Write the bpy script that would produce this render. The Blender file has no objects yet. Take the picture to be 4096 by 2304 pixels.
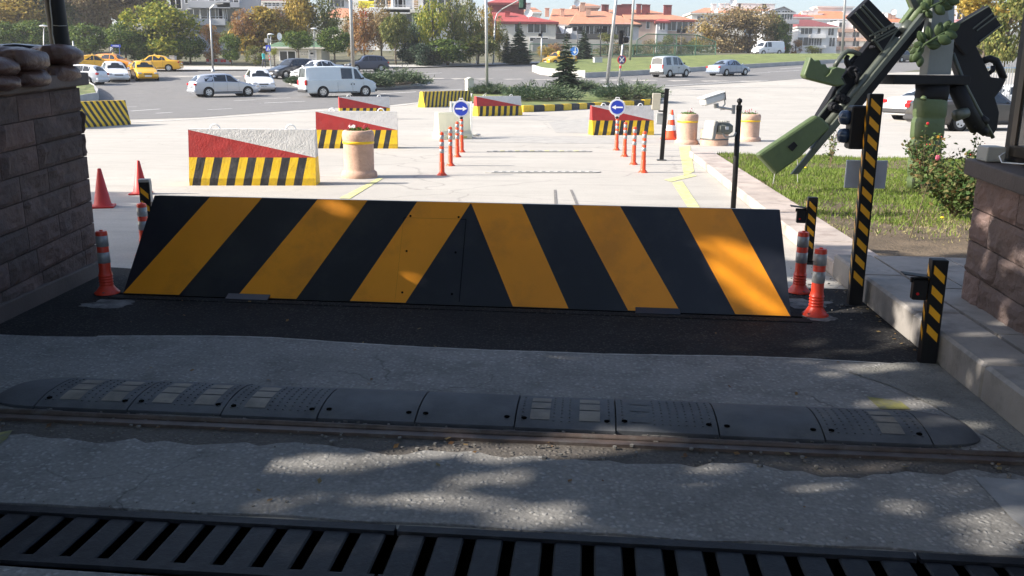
import bpy, math, random
from mathutils import Vector, Matrix, noise
rnd = random.Random(7)
sc = bpy.context.scene
R = math.radians
# ---------------------------------------------------------------- camera
FPX, HCAM = 882.0, 1.7
PITCH, ROLL = math.atan(212/882.0), R(0.5)
cam_d = bpy.data.cameras.new('camera'); cam = bpy.data.objects.new('camera', cam_d)
sc.collection.objects.link(cam); sc.camera = cam
cam_d.sensor_width = 36; cam_d.lens = 36*FPX/1024; cam_d.clip_start = 0.05; cam_d.clip_end = 5000
cam.matrix_world = Matrix.Translation((0, 0, HCAM)) @ Matrix.Rotation(R(90)-PITCH, 4, 'X') @ Matrix.Rotation(ROLL, 4, 'Z')
sc.render.resolution_x, sc.render.resolution_y = 1024, 576
# ---------------------------------------------------------------- light
SUN_EL, SUN_AZ = R(31), R(8)              # azimuth measured from -x towards the camera side
SUN = Vector((-math.cos(SUN_EL)*math.cos(SUN_AZ), -math.cos(SUN_EL)*math.sin(SUN_AZ), math.sin(SUN_EL)))
w = bpy.data.worlds.new('World'); sc.world = w; w.use_nodes = True
nt = w.node_tree; bg = nt.nodes['Background']
sky = nt.nodes.new('ShaderNodeTexSky'); sky.sky_type = 'NISHITA'; sky.sun_disc = False
sky.sun_elevation = SUN_EL; sky.sun_rotation = math.atan2(SUN.x, SUN.y); sky.dust_density = 5.5; sky.air_density = 1.0; sky.ozone_density = 1.6; sky.altitude = 900
nt.links.new(sky.outputs[0], bg.inputs[0]); bg.inputs[1].default_value = 0.122
sd = bpy.data.lights.new('sun', 'SUN'); sd.energy = 4.6; sd.angle = R(0.55); sd.color = (1.0, 0.93, 0.83)
so = bpy.data.objects.new('sun', sd); sc.collection.objects.link(so)
so.rotation_euler = SUN.to_track_quat('Z', 'Y').to_euler(); so.location = (-20, -3, 20)
sc.view_settings.view_transform = 'Standard'; sc.view_settings.look = 'None'
sc.view_settings.exposure = 1.2; sc.view_settings.gamma = 1
# ---------------------------------------------------------------- picture -> place helpers
def ray(u, v):
    x = (u-512)/FPX; y = -(v-288)/FPX
    c, s = math.cos(ROLL), math.sin(ROLL)
    x, y = x*c-y*s, x*s+y*c
    cp, sp = math.cos(PITCH), math.sin(PITCH)
    return Vector((x, cp+y*sp, -sp+y*cp))
KN = [(-50, 0), (52, 0), (62, .3), (70, .95), (76, 1.45), (88, 2.0), (100, 2.5), (120, 3.9), (140, 5.4), (152, 5.5), (260, 7.4), (300, 9), (430, 22), (900, 48)]
def terr(y):
    for (a, za), (b, zb) in zip(KN, KN[1:]):
        if y <= b: return za+(zb-za)*max(0, (y-a))/(b-a)
    return KN[-1][1]
def G(u, v, dz=0.0):                       # point of the ground (plus dz) seen at a pixel
    d = ray(u, v)
    if d.z < 0:
        t = (dz-HCAM)/d.z; p = Vector((0, 0, HCAM))+d*t
        if p.y < 52: return p
    y = 52.0
    while y < 400:
        p = Vector((0, 0, HCAM))+d*(y/d.y)
        if p.z <= terr(y)+dz: return p
        y += .1
    return p
def P(u, v, Y): d = ray(u, v); return Vector((0, 0, HCAM))+d*(Y/d.y)
YAW = R(-5)                                # the driveway runs 5 degrees off the view
def W(lx, ly, z=0): return Vector((lx*math.cos(YAW)-ly*math.sin(YAW), lx*math.sin(YAW)+ly*math.cos(YAW), z))
# ---------------------------------------------------------------- mesh helpers
class MB:
    def __init__(s): s.v = []; s.f = []; s.m = []
    def add(s, vs, fs, m=0):
        b = len(s.v); s.v += [Vector(p) for p in vs]
        for f in fs: s.f.append([b+i for i in f]); s.m.append(m)
        return s
    def quad(s, a, b, c, d, m=0): return s.add([a, b, c, d], [(0, 1, 2, 3)], m)
    def box(s, c, sz, m=0, rz=0, T=None):
        x, y, z = sz[0]/2, sz[1]/2, sz[2]/2
        M4 = Matrix.Translation(c) @ Matrix.Rotation(rz, 4, 'Z') if T is None else T
        vs = [M4 @ Vector(p) for p in [(-x,-y,-z),(x,-y,-z),(x,y,-z),(-x,y,-z),(-x,-y,z),(x,-y,z),(x,y,z),(-x,y,z)]]
        return s.add(vs, [(3,2,1,0),(4,5,6,7),(0,1,5,4),(1,2,6,5),(2,3,7,6),(3,0,4,7)], m)
    def bevbox(s, c, sz, b=.01, m=0, rz=0, T=None):
        x, y, z = sz[0]/2, sz[1]/2, sz[2]/2
        M4 = Matrix.Translation(c) @ Matrix.Rotation(rz, 4, 'Z') if T is None else T
        rings = []
        for zz, i in ((-z, b), (-z+b, 0), (z-b, 0), (z, b)):
            X, Y = x-i, y-i; k = b*.7
            rings.append([M4 @ Vector(p) for p in [(-X+k,-Y,zz),(X-k,-Y,zz),(X,-Y+k,zz),(X,Y-k,zz),(X-k,Y,zz),(-X+k,Y,zz),(-X,Y-k,zz),(-X,-Y+k,zz)]])
        return s.loft(rings, m, True)
    def loft(s, rings, m=0, caps=True, closed=True):
        n = len(rings[0]); vs = [p for r in rings for p in r]; fs = []
        for i in range(len(rings)-1):
            for j in range(n if closed else n-1):
                k = (j+1) % n; fs.append((i*n+j, i*n+k, (i+1)*n+k, (i+1)*n+j))
        if caps: fs.append(tuple(reversed(range(n)))); fs.append(tuple((len(rings)-1)*n+j for j in range(n)))
        return s.add(vs, fs, m)
    def tube(s, pts, r, n=8, m=0, caps=True):
        pts = [Vector(p) for p in pts]; rs = r if isinstance(r, (list, tuple)) else [r]*len(pts); rings = []
        ref = None
        for i, p in enumerate(pts):
            d = (pts[min(i+1, len(pts)-1)]-pts[max(i-1, 0)]).normalized()
            if ref is None: ref = d.orthogonal().normalized()
            a = (ref-d*ref.dot(d)).normalized(); ref = a; b = d.cross(a)
            rings.append([p+(a*math.cos(2*math.pi*j/n)+b*math.sin(2*math.pi*j/n))*rs[i] for j in range(n)])
        return s.loft(rings, m, caps)
    def lathe(s, c, prof, n=20, m=0, caps=True):
        c = Vector(c)
        return s.loft([[c+Vector((r*math.cos(2*math.pi*j/n), r*math.sin(2*math.pi*j/n), z)) for j in range(n)] for r, z in prof], m, caps)
    def prism(s, pts, off, m=0):           # polygon + extrusion vector
        pts = [Vector(p) for p in pts]; off = Vector(off)
        return s.loft([pts, [p+off for p in pts]], m, True)
    def ball(s, c, r, n=10, k=6, m=0):
        c = Vector(c); r = Vector(r) if hasattr(r, '__len__') else Vector((r, r, r))
        rings = []
        for i in range(1, k):
            a = math.pi*i/k
            rings.append([c+Vector((r.x*math.sin(a)*math.cos(2*math.pi*j/n), r.y*math.sin(a)*math.sin(2*math.pi*j/n), -r.z*math.cos(a))) for j in range(n)])
        return s.loft(rings, m, True)
    def build(s, name, mats, parent=None, world=None, smooth=False):
        me = bpy.data.meshes.new(name); vs = s.v
        if world is not None: vs = [p-world for p in vs]
        me.from_pydata([tuple(p) for p in vs], [], s.f)
        for m in (mats if isinstance(mats, (list, tuple)) else [mats]): me.materials.append(m)
        me.polygons.foreach_set('material_index', s.m)
        me.validate(); 
        if smooth:
            me.polygons.foreach_set('use_smooth', [True]*len(me.polygons))
        o = bpy.data.objects.new(name, me); sc.collection.objects.link(o)
        if parent: o.parent = parent
        return o
def smooth_by_angle(o, deg=40):
    me = o.data
    import bmesh
    bm = bmesh.new(); bm.from_mesh(me)
    bmesh.ops.recalc_face_normals(bm, faces=bm.faces)
    for f in bm.faces: f.smooth = True
    for e in bm.edges:
        if len(e.link_faces) == 2 and e.calc_face_angle(0) > R(deg): e.smooth = False
    bm.to_mesh(me); bm.free(); return o
def tag(o, label=None, cat=None, group=None, kind=None):
    if label: o['label'] = label
    if cat: o['category'] = cat
    if group: o['group'] = group
    if kind: o['kind'] = kind
    return o
def thing(name, label, cat, loc=(0, 0, 0), rz=0, group=None):
    o = bpy.data.objects.new(name, None); sc.collection.objects.link(o); o.empty_display_size = .2
    o.location = loc; o.rotation_euler = (0, 0, rz); return tag(o, label, cat, group)
def copy_tree(o, parent=None):
    c = o.copy(); sc.collection.objects.link(c); c.parent = parent
    for ch in list(o.children): copy_tree(ch, c)
    return c
def clone(o, loc, rz, label, group=None):
    c = copy_tree(o); c.location = loc; c.rotation_euler = (0, 0, rz); c['label'] = label
    if group: c['group'] = group
    return c
def bevel(o, w=.01, seg=2):
    m = o.modifiers.new('bevel', 'BEVEL'); m.width = w; m.segments = seg; m.limit_method = 'ANGLE'; m.angle_limit = R(35); return o
# ---------------------------------------------------------------- materials
def _bs(name):
    m = bpy.data.materials.new(name); m.use_nodes = True; return m, m.node_tree, m.node_tree.nodes['Principled BSDF']
def N(nt, t, **k):
    n = nt.nodes.new(t)
    for a, b in k.items(): setattr(n, a, b)
    return n
def ramp(nt, src, stops):
    r = N(nt, 'ShaderNodeValToRGB'); e = r.color_ramp.elements
    while len(e) < len(stops): e.new(.5)
    for i, (p, c) in enumerate(stops):
        e[i].position = p; e[i].color = (c, c, c, 1) if not hasattr(c, '__len__') else (*c, 1)
    nt.links.new(src, r.inputs[0]); return r.outputs[0]
def noise_(nt, vec, scale, det=4, rough=.55):
    n = N(nt, 'ShaderNodeTexNoise'); n.inputs['Scale'].default_value = scale; n.inputs['Detail'].default_value = det; n.inputs['Roughness'].default_value = rough
    nt.links.new(vec, n.inputs['Vector']); return n.outputs['Fac']
def mixc(nt, f, a, b, t='MIX'):
    m = N(nt, 'ShaderNodeMix', data_type='RGBA', blend_type=t)
    for i, x in ((0, f), (6, a), (7, b)):
        if hasattr(x, 'is_linked') or hasattr(x, 'links'): nt.links.new(x, m.inputs[i])
        elif i == 0: m.inputs[0].default_value = x
        else: m.inputs[i].default_value = (*x, 1)
    return m.outputs[2]
def bump_(nt, bs, h, strength, dist=.01, prev=None):
    b = N(nt, 'ShaderNodeBump'); b.inputs['Strength'].default_value = strength; b.inputs['Distance'].default_value = dist
    nt.links.new(h, b.inputs['Height'])
    if prev: nt.links.new(prev, b.inputs['Normal'])
    nt.links.new(b.outputs[0], bs.inputs['Normal']); return b.outputs[0]
def M(name, col, rough=.7, metal=0, var=.12, vs=3, bump=0, bs_=30, bd=.01, spec=.5, dirt=None, coat=0):
    m, nt, b = _bs(name)
    b.inputs['Roughness'].default_value = rough; b.inputs['Metallic'].default_value = metal
    b.inputs['Specular IOR Level'].default_value = spec; b.inputs['Coat Weight'].default_value = coat
    tc = N(nt, 'ShaderNodeTexCoord').outputs['Object']
    n = noise_(nt, tc, vs, 5)
    f = ramp(nt, n, [(.3, 0.0), (.7, 1.0)])
    c = mixc(nt, f, tuple(x*(1-var) for x in col), tuple(min(1, x*(1+var)) for x in col))
    if dirt:
        n2 = noise_(nt, tc, dirt[1], 6, .65); f2 = ramp(nt, n2, [(.5, 0.0), (.68, dirt[2])]); c = mixc(nt, f2, c, dirt[0])
    nt.links.new(c, b.inputs['Base Color'])
    if bump: bump_(nt, b, noise_(nt, tc, bs_, 5, .6), bump, bd)
    return m
def leafmat(name, cols, rough=.65, trans=.3):
    m, nt, b = _bs(name)
    g = N(nt, 'ShaderNodeNewGeometry')
    st = [(i/(len(cols)-1), c) for i, c in enumerate(cols)]
    c = ramp(nt, g.outputs['Random Per Island'], st)
    nt.links.new(c, b.inputs['Base Color']); b.inputs['Roughness'].default_value = rough; b.inputs['Specular IOR Level'].default_value = .25
    t = N(nt, 'ShaderNodeBsdfTranslucent'); nt.links.new(c, t.inputs[0])
    mx = N(nt, 'ShaderNodeMixShader'); mx.inputs[0].default_value = trans
    nt.links.new(b.outputs[0], mx.inputs[1]); nt.links.new(t.outputs[0], mx.inputs[2])
    nt.links.new(mx.outputs[0], nt.nodes['Material Output'].inputs[0]); return m

def mat_asphalt(name, base, stone, tint=(.5, .5, .5), agg=34, amt=.6, cracks=True, patch=1.0, bumpk=.8, sp=.3):
    """worn asphalt: pale pebbles in a grey binder, patches and cracks, all of it colour the surface really has"""
    m, nt, b = _bs(name); tc = N(nt, 'ShaderNodeTexCoord').outputs['Object']
    v = N(nt, 'ShaderNodeTexVoronoi'); v.inputs['Scale'].default_value = agg; v.inputs['Randomness'].default_value = 1
    wq = N(nt, 'ShaderNodeTexNoise'); wq.inputs['Scale'].default_value = agg*.8; wq.inputs['Detail'].default_value = 3; nt.links.new(tc, wq.inputs['Vector'])
    wz = N(nt, 'ShaderNodeVectorMath', operation='MULTIPLY_ADD'); nt.links.new(wq.outputs['Color'], wz.inputs[0]); wz.inputs[1].default_value = (1.1/agg, 1.1/agg, 0); nt.links.new(tc, wz.inputs[2]); nt.links.new(wz.outputs[0], v.inputs['Vector'])
    peb = ramp(nt, v.outputs['Distance'], [(.20, 1.0), (.55, 0.0)])
    cellr = N(nt, 'ShaderNodeSeparateColor'); nt.links.new(v.outputs['Color'], cellr.inputs[0])
    sel = ramp(nt, cellr.outputs[0], [(.2, 0.0), (1.0, 1.0)])
    mm = N(nt, 'ShaderNodeMath', operation='MULTIPLY'); nt.links.new(peb, mm.inputs[0]); nt.links.new(sel, mm.inputs[1])
    mk = N(nt, 'ShaderNodeMath', operation='MULTIPLY'); nt.links.new(mm.outputs[0], mk.inputs[0])
    nbig = noise_(nt, tc, .9, 5, .6); wear = ramp(nt, nbig, [(.3, amt*.25), (.7, amt)]); nt.links.new(wear, mk.inputs[1])
    nf = noise_(nt, tc, 60, 3); c0 = mixc(nt, nf, tuple(x*.42 for x in base), tuple(x*1.6 for x in base))
    c1 = mixc(nt, ramp(nt, nbig, [(.35, 0.0), (.65, .45*patch)]), c0, tuple(x*1.5 for x in base))
    n3 = noise_(nt, tc, 2.7, 6, .7)
    c1 = mixc(nt, ramp(nt, n3, [(.48, 0.0), (.70, .62*patch)]), c1, tuple(x*.45 for x in base))
    c2 = mixc(nt, mk.outputs[0], c1, stone)
    if cracks:
        wn = N(nt, 'ShaderNodeTexNoise'); wn.inputs['Scale'].default_value = 2.2; wn.inputs['Detail'].default_value = 6; nt.links.new(tc, wn.inputs['Vector'])
        wv = N(nt, 'ShaderNodeVectorMath', operation='MULTIPLY_ADD'); nt.links.new(wn.outputs['Color'], wv.inputs[0]); wv.inputs[1].default_value = (.9, .9, 0); nt.links.new(tc, wv.inputs[2])
        v2 = N(nt, 'ShaderNodeTexVoronoi', feature='DISTANCE_TO_EDGE'); v2.inputs['Scale'].default_value = .62; nt.links.new(wv.outputs[0], v2.inputs['Vector'])
        cr = ramp(nt, v2.outputs['Distance'], [(.0, .8), (.007, 0.0)])
        cs = N(nt, 'ShaderNodeMath', operation='MULTIPLY'); nt.links.new(cr, cs.inputs[0]); nt.links.new(ramp(nt, noise_(nt, tc, .8, 2), [(.50, 0.0), (.62, .8)]), cs.inputs[1])
        c2 = mixc(nt, cs.outputs[0], c2, tuple(x*.2 for x in base))
    nt.links.new(c2, b.inputs['Base Color']); b.inputs['Roughness'].default_value = .86; b.inputs['Specular IOR Level'].default_value = sp
    p = bump_(nt, b, mm.outputs[0], bumpk, .006); bump_(nt, b, nf, bumpk*.7, .006, p)
    return m
def mat_concrete(name, base, joint=None):
    m, nt, b = _bs(name); tc = N(nt, 'ShaderNodeTexCoord').outputs['Object']
    n1 = noise_(nt, tc, .25, 6, .6); n2 = noise_(nt, tc, 3, 6, .65); n3 = noise_(nt, tc, 45, 3)
    c = mixc(nt, ramp(nt, n1, [(.3, 0.0), (.7, 1.0)]), tuple(x*.88 for x in base), tuple(x*1.08 for x in base))
    c = mixc(nt, ramp(nt, n2, [(.48, 0.0), (.75, .4)]), c, tuple(x*.72 for x in base))
    c = mixc(nt, ramp(nt, n3, [(.35, .35), (.6, 0.0)]), c, tuple(x*.6 for x in base))
    st = N(nt, 'ShaderNodeMapping'); st.inputs['Scale'].default_value = (.16, 1.6, 1); st.inputs['Rotation'].default_value = (0, 0, R(12)); nt.links.new(tc, st.inputs[0])
    c = mixc(nt, ramp(nt, noise_(nt, st.outputs[0], 1.2, 5, .7), [(.50, 0.0), (.68, .5)]), c, tuple(x*.66 for x in base))
    wn = N(nt, 'ShaderNodeTexNoise'); wn.inputs['Scale'].default_value = .9; wn.inputs['Detail'].default_value = 5; nt.links.new(tc, wn.inputs['Vector'])
    wv = N(nt, 'ShaderNodeVectorMath', operation='MULTIPLY_ADD'); nt.links.new(wn.outputs['Color'], wv.inputs[0]); wv.inputs[1].default_value = (1.2, 1.2, 0); nt.links.new(tc, wv.inputs[2])
    v2 = N(nt, 'ShaderNodeTexVoronoi', feature='DISTANCE_TO_EDGE'); v2.inputs['Scale'].default_value = .22; nt.links.new(wv.outputs[0], v2.inputs['Vector'])
    c = mixc(nt, ramp(nt, v2.outputs['Distance'], [(.0, .45), (.005, 0.0)]), c, tuple(x*.35 for x in base))
    nt.links.new(c, b.inputs['Base Color']); b.inputs['Roughness'].default_value = .85; b.inputs['Specular IOR Level'].default_value = .3
    p = bump_(nt, b, n3, .5, .006); bump_(nt, b, n2, .4, .02, p); return m

m_plaza = mat_concrete('plaza_concrete', (.435, .41, .37))
m_asph = mat_asphalt('worn_asphalt', (.185, .178, .168), (.46, .45, .43), agg=38, amt=.75)
m_tar = mat_asphalt('dark_tar', (.017, .0165, .017), (.13, .12, .105), agg=55, amt=.75, sp=.15, cracks=False, bumpk=.6)
m_dirt = mat_asphalt('gravelly_dirt', (.085, .075, .066), (.24, .22, .19), agg=45, amt=.6, cracks=False, patch=.8, bumpk=1)
m_mortar = mat_asphalt('rough_mortar', (.17, .165, .15), (.26, .25, .23), agg=60, amt=.4, cracks=False, bumpk=1)
m_road = mat_asphalt('road_asphalt', (.165, .160, .155), (.24, .235, .23), agg=30, amt=.3, cracks=True, patch=.5, bumpk=.3)
m_hill = M('hill_soil', (.085, .085, .045), .95, var=.5, vs=.3, dirt=((.16, .13, .08), .15, .7))
m_slab = M('pavement_slab', (.245, .225, .205), .8, var=.22, vs=2.3, bump=.3, bs_=50, dirt=((.12, .11, .10), 5, .6))
m_kerb = M('kerb_stone', (.40, .34, .30), .85, var=.2, vs=2, bump=.35, bs_=40, dirt=((.17, .13, .11), 3, .6))
m_soil = M('lawn_soil', (.13, .095, .06), .95, var=.4, vs=2.5, bump=1, bs_=35, bd=.03)
m_yline = M('yellow_line_paint', (.56, .54, .22), .7, var=.2, vs=6, dirt=((.43, .41, .36), 7, 1.0))
m_wline = M('white_line_paint', (.62, .62, .60), .7, var=.15, vs=6, dirt=((.3, .3, .3), 8, .6))
m_black = M('black_paint', (.008, .008, .009), .5, var=.2, vs=4, bump=.04, spec=.25)
m_navy = M('black_plate_paint', (.0115, .013, .020), .36, var=.25, vs=1.3, bump=.04, bs_=60, dirt=((.035, .034, .034), 2.6, .55))
m_amber = M('yellow_plate_paint', (.84, .30, .010), .42, var=.08, vs=1.5, bump=.05, bs_=60, dirt=((.50, .19, .02), 2.2, .5))
m_yel = M('yellow_paint', (.82, .52, .012), .55, var=.08, vs=5, bump=.35, bs_=40, bd=.012, dirt=((.45, .3, .05), 7, .5))
m_blk = M('rough_black_paint', (.022, .022, .024), .6, var=.3, vs=5, bump=.35, bs_=40, bd=.012, dirt=((.08, .075, .07), 7, .6))
m_red = M('red_paint', (.40, .024, .020), .6, var=.14, vs=4, bump=.35, bs_=40, bd=.012, dirt=((.33, .05, .045), 6, .5))
m_wht = M('white_stucco_paint', (.62, .605, .58), .75, var=.08, vs=6, bump=.95, bs_=40, bd=.018, dirt=((.46, .44, .41), 16, .45))
m_steel = M('galvanised_steel', (.42, .43, .43), .45, metal=.6, var=.12)
m_rust = M('rusty_rail_steel', (.085, .062, .052), .6, metal=.35, var=.35, vs=9, bump=.3, dirt=((.13, .12, .11), 12, .6))
m_orange = M('orange_rubber', (.80, .075, .018), .38, var=.08, vs=6, dirt=((.45, .06, .03), 12, .4))
m_orange_shade = M('shaded_orange_rubber', (.66, .045, .018), .4, var=.1, vs=6, dirt=((.38, .06, .035), 10, .5))  # orange rubber for the near bollards, their shade mixed into a redder colour
m_redr = M('red_rubber', (.50, .028, .022), .5, var=.12, vs=6)
m_refl = M('reflective_band', (.30, .31, .32), .35, metal=.2, var=.06, vs=9)
m_rubber = M('black_rubber', (.075, .078, .084), .75, var=.3, vs=5, bump=.25, bs_=80, dirt=((.12, .12, .115), 3, .6))
m_padyel = M('worn_yellow_pad', (.19, .165, .13), .65, var=.3, vs=7, dirt=((.09, .085, .08), 11, .6))
m_cast = M('black_cast_grate', (.009, .010, .013), .5, var=.3, vs=6, bump=.2, bs_=50, spec=.18, dirt=((.035, .036, .04), 14, .5))
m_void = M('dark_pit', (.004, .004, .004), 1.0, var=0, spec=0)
m_stick = M('yellow_sticker', (.80, .38, .01), .35, var=.05)
m_white = M('white_plastic', (.78, .78, .76), .4, var=.05, dirt=((.55, .53, .48), 6, .3))
m_grey = M('grey_enamel', (.33, .33, .31), .5, var=.08)
m_dgrey = M('dark_grey_metal', (.07, .07, .07), .5, var=.15)
m_blue = M('sign_blue', (.018, .05, .42), .35, var=.04)
m_wsig = M('sign_white', (.78, .79, .80), .35, var=.03)
m_sred = M('sign_red', (.6, .02, .02), .35, var=.03)
m_terra = M('pinkish_planter_concrete', (.52, .34, .25), .85, var=.14, vs=6, bump=.5, bs_=60, dirt=((.36, .22, .16), 25, .6))
def stone_mat(kk=1.0):
    m, nt, b = _bs('split_face_stone'); tc = N(nt, 'ShaderNodeTexCoord').outputs['Object']
    g = N(nt, 'ShaderNodeNewGeometry'); oi = g.outputs['Random Per Island']
    c = ramp(nt, oi, [(0, (.10, .074, .064)), (.35, (.13, .092, .078)), (.7, (.165, .108, .09)), (1, (.115, .092, .084))])
    n = noise_(nt, tc, 4, 6, .65); c = mixc(nt, ramp(nt, n, [(.4, 0.0), (.7, .6)]), c, (.085, .072, .07))
    n4 = noise_(nt, tc, 2.5, 4); c = mixc(nt, ramp(nt, n4, [(.55, 0.0), (.7, .5)]), c, (.22, .15, .13))
    c = mixc(nt, 1.0, c, (kk, kk, kk*1.03), 'MULTIPLY'); nt.links.new(c, b.inputs['Base Color']); b.inputs['Roughness'].default_value = .9; b.inputs['Specular IOR Level'].default_value = .2
    p = bump_(nt, b, noise_(nt, tc, 14, 6, .6), 1, .03); bump_(nt, b, noise_(nt, tc, 90, 3), .5, .004, p); return m
m_stone = stone_mat(); m_stone2 = stone_mat(1.45); m_stone2.name = 'pinkish_split_stone'
m_cop = M('dark_coping_stone', (.095, .075, .068), .8, var=.2, vs=3, bump=.4, bs_=40)
m_bag = M('plum_plastic_sack', (.090, .046, .036), .42, var=.45, vs=5, bump=.8, bs_=9, bd=.03, dirt=((.13, .075, .06), 4, .5))
m_tarp = M('black_plastic_sheet', (.015, .014, .018), .3, var=.3, vs=4, bump=.6, bs_=9, bd=.03)
m_glass = M('window_glass', (.02, .025, .03), .06, var=.1, spec=.8)
m_cglass = M('car_glass', (.016, .02, .024), .05, var=.1, spec=.9)
m_tyre = M('tyre_rubber', (.018, .018, .018), .8, var=.15)
m_rim = M('alloy_rim', (.55, .56, .57), .35, metal=.6, var=.1)
m_trim = M('dark_plastic_trim', (.035, .035, .037), .6, var=.1)
m_headl = M('headlight_lens', (.60, .62, .64), .1, var=.1, metal=.3)
m_taill = M('tail_light_red', (.45, .01, .012), .2, var=.1)
# ================================================================ SETTING
def sheet(name, pts, dz, mat, step=None):
    """flat or draped polygon given as world points"""
    mb = MB(); vs = [Vector((p[0], p[1], terr(p[1])+dz)) for p in pts]; mb.add(vs, [tuple(range(len(vs)))]); o = mb.build(name, mat)
    return tag(o, kind='structure')
def strip(name, left, right, dz, mat, n=60):
    """draped band between two polylines of the same length (each subdivided)"""
    def sub(pl):
        out = []; 
        for a, b in zip(pl, pl[1:]):
            for i in range(n//(len(pl)-1)): t = i/(n//(len(pl)-1)); out.append((a[0]+(b[0]-a[0])*t, a[1]+(b[1]-a[1])*t))
        out.append(pl[-1][:2]); return out
    L, Rr = sub(left), sub(right); mb = MB(); K = 24
    for i in range(len(L)-1):
        for k in range(K):
            def q(a, b, t): x = a[0]+(b[0]-a[0])*t; y = a[1]+(b[1]-a[1])*t; return Vector((x, y, terr(y)+dz))
            mb.quad(q(L[i], Rr[i], k/K), q(L[i], Rr[i], (k+1)/K), q(L[i+1], Rr[i+1], (k+1)/K), q(L[i+1], Rr[i+1], k/K))
    o = mb.build(name, mat); return tag(o, kind='structure')
# one ground sheet to the horizon (rows follow the terrain's knots)
mb = MB(); ys = [-60, -20]+[i*4 for i in range(-2, 14)]+[y for y, z in KN if 52 < y]+[56, 66, 73, 82, 94, 110, 130, 170, 230, 330, 600]; ys = sorted(set(ys)); xs = [-900, -300, -120, -60, -30, -12, 0, 12, 30, 60, 120, 300, 900]
# leave the drain pit open: the ground stops around it
PIT_N, PIT_F = 2.64, 3.035
vs = [Vector((x, y, terr(y))) for y in ys for x in xs]; n = len(xs)
i0 = ys.index(0); i1 = ys.index(4)
mb.add(vs, [(j*n+i, j*n+i+1, (j+1)*n+i+1, (j+1)*n+i) for j in range(len(ys)-1) for i in range(n-1) if not (j == i0 and 3 < i < 8)])
b0, b1 = xs.index(-30), xs.index(30)
mb.v += []
pf = [W(-14, PIT_N), W(14, PIT_N), W(14, PIT_F), W(-14, PIT_F)]
A = [Vector((-30, 0, 0)), Vector((30, 0, 0)), Vector((30, 4, 0)), Vector((-30, 4, 0))]
mb.quad(A[0], A[1], pf[1], pf[0]); mb.quad(A[1], A[2], pf[2], pf[1]); mb.quad(A[2], A[3], pf[3], pf[2]); mb.quad(A[3], A[0], pf[0], pf[3])
gm = mb.build('ground', [m_plaza, m_hill])
for p in gm.data.polygons:
    if p.center.y > 104: p.material_index = 1
tag(gm, kind='structure')
# near asphalt, the dark tar around the road blocker, the broken strip beside the rail
def wav(lx, a=.05, s=1.0, seed=0): return a*noise.noise(Vector((lx*s, seed, .3)))*2
def lband(name, f0, f1, x0, x1, dz, mat, n=90, thick=0):
    mb = MB()
    X = [x0+(x1-x0)*i/n for i in range(n+1)]
    lo = [W(x, f0(x), dz) for x in X]; hi = [W(x, f1(x), dz) for x in X]
    for i in range(n): mb.quad(lo[i], lo[i+1], hi[i+1], hi[i])
    if thick:
        dn = Vector((0, 0, -thick))
        for i in range(n): mb.quad(hi[i], hi[i+1], hi[i+1]+dn, hi[i]+dn); mb.quad(lo[i+1], lo[i], lo[i]+dn, lo[i+1]+dn)
    o = mb.build(name, mat); return tag(o, kind='structure')
XL, XR = -3.75, 2.6
lband('asphalt_near', lambda x: PIT_F+.03+wav(x, .015, 3), lambda x: 3.73+wav(x, .04, 2.5, 2)+.04*wav(x, 1, 9, 4), XL-3, XR+3, .012, m_asph, 160, .02)
lband('gravel_strip', lambda x: 3.6, lambda x: 4.08, XL-3, XR+3, .004, m_dirt)
lband('asphalt_middle', lambda x: 4.04+wav(x, .02, 3, 5), lambda x: 5.30+wav(x, .06, .7, 3)-.01*x, XL-3, XR+.1, .012, m_asph, 120, .012)
lband('asphalt_front', lambda x: -1.5, lambda x: PIT_N-.03+wav(x, .01, 3, 8), -8, 8, .012, m_asph, 60, .02)
lband('tar_apron', lambda x: 5.1, lambda x: 7.25+wav(x, .12, 1.2, 9), -4.6, 2.45, .006, m_tar, 60)
lband('light_apron_edge', lambda x: 5.30+wav(x, .06, .7, 3)-.01*x-.004, lambda x: 5.318+wav(x, .06, .7, 3)-.01*x+.004*wav(x, 1, 12), -3.2, 2.25, .0135, M('chipped_asphalt_edge', (.30, .29, .27), .9, var=.3, vs=15), 120)
# mortar fillet along the kerb
mb = MB()
pts = [(1.55, 5.12), (1.72, 4.9), (1.85, 4.6), (1.93, 4.3), (2.0, 4.0), (3.2, 4.0), (3.2, 5.2), (2.6, 5.4), (1.9, 5.33)]
mb.add([W(x, y, .017) for x, y in pts], [tuple(range(len(pts)))]); tag(mb.build('mortar_patch', m_mortar), kind='structure')
# loose stones along the rail and apron
mb = MB()
for i in range(380):
    r = rnd.random()
    if r < .5: lx, ly = rnd.uniform(-3.5, 3), rnd.gauss(4.00, .04)
    elif r < .8: lx, ly = rnd.uniform(-3.5, 3), rnd.uniform(3.7, 3.92)
    elif r < .9: lx, ly = rnd.uniform(1.75, 2.1), rnd.uniform(6.2, 8.2)
    else: lx, ly = rnd.uniform(-3.5, 2), rnd.gauss(3.1, .05)
    s = rnd.uniform(.004, .012) if r < .9 else rnd.uniform(.003, .008)
    mb.ball(W(lx, ly, .012+s*.4), (s*rnd.uniform(.8, 1.5), s*rnd.uniform(.8, 1.4), s*.8), 5, 3)
tag(mb.build('loose_gravel', M('pebble', (.15, .14, .125), .9, var=.5, vs=60)), 'loose gravel scattered along the floor rail and the kerb', kind='stuff')
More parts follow.
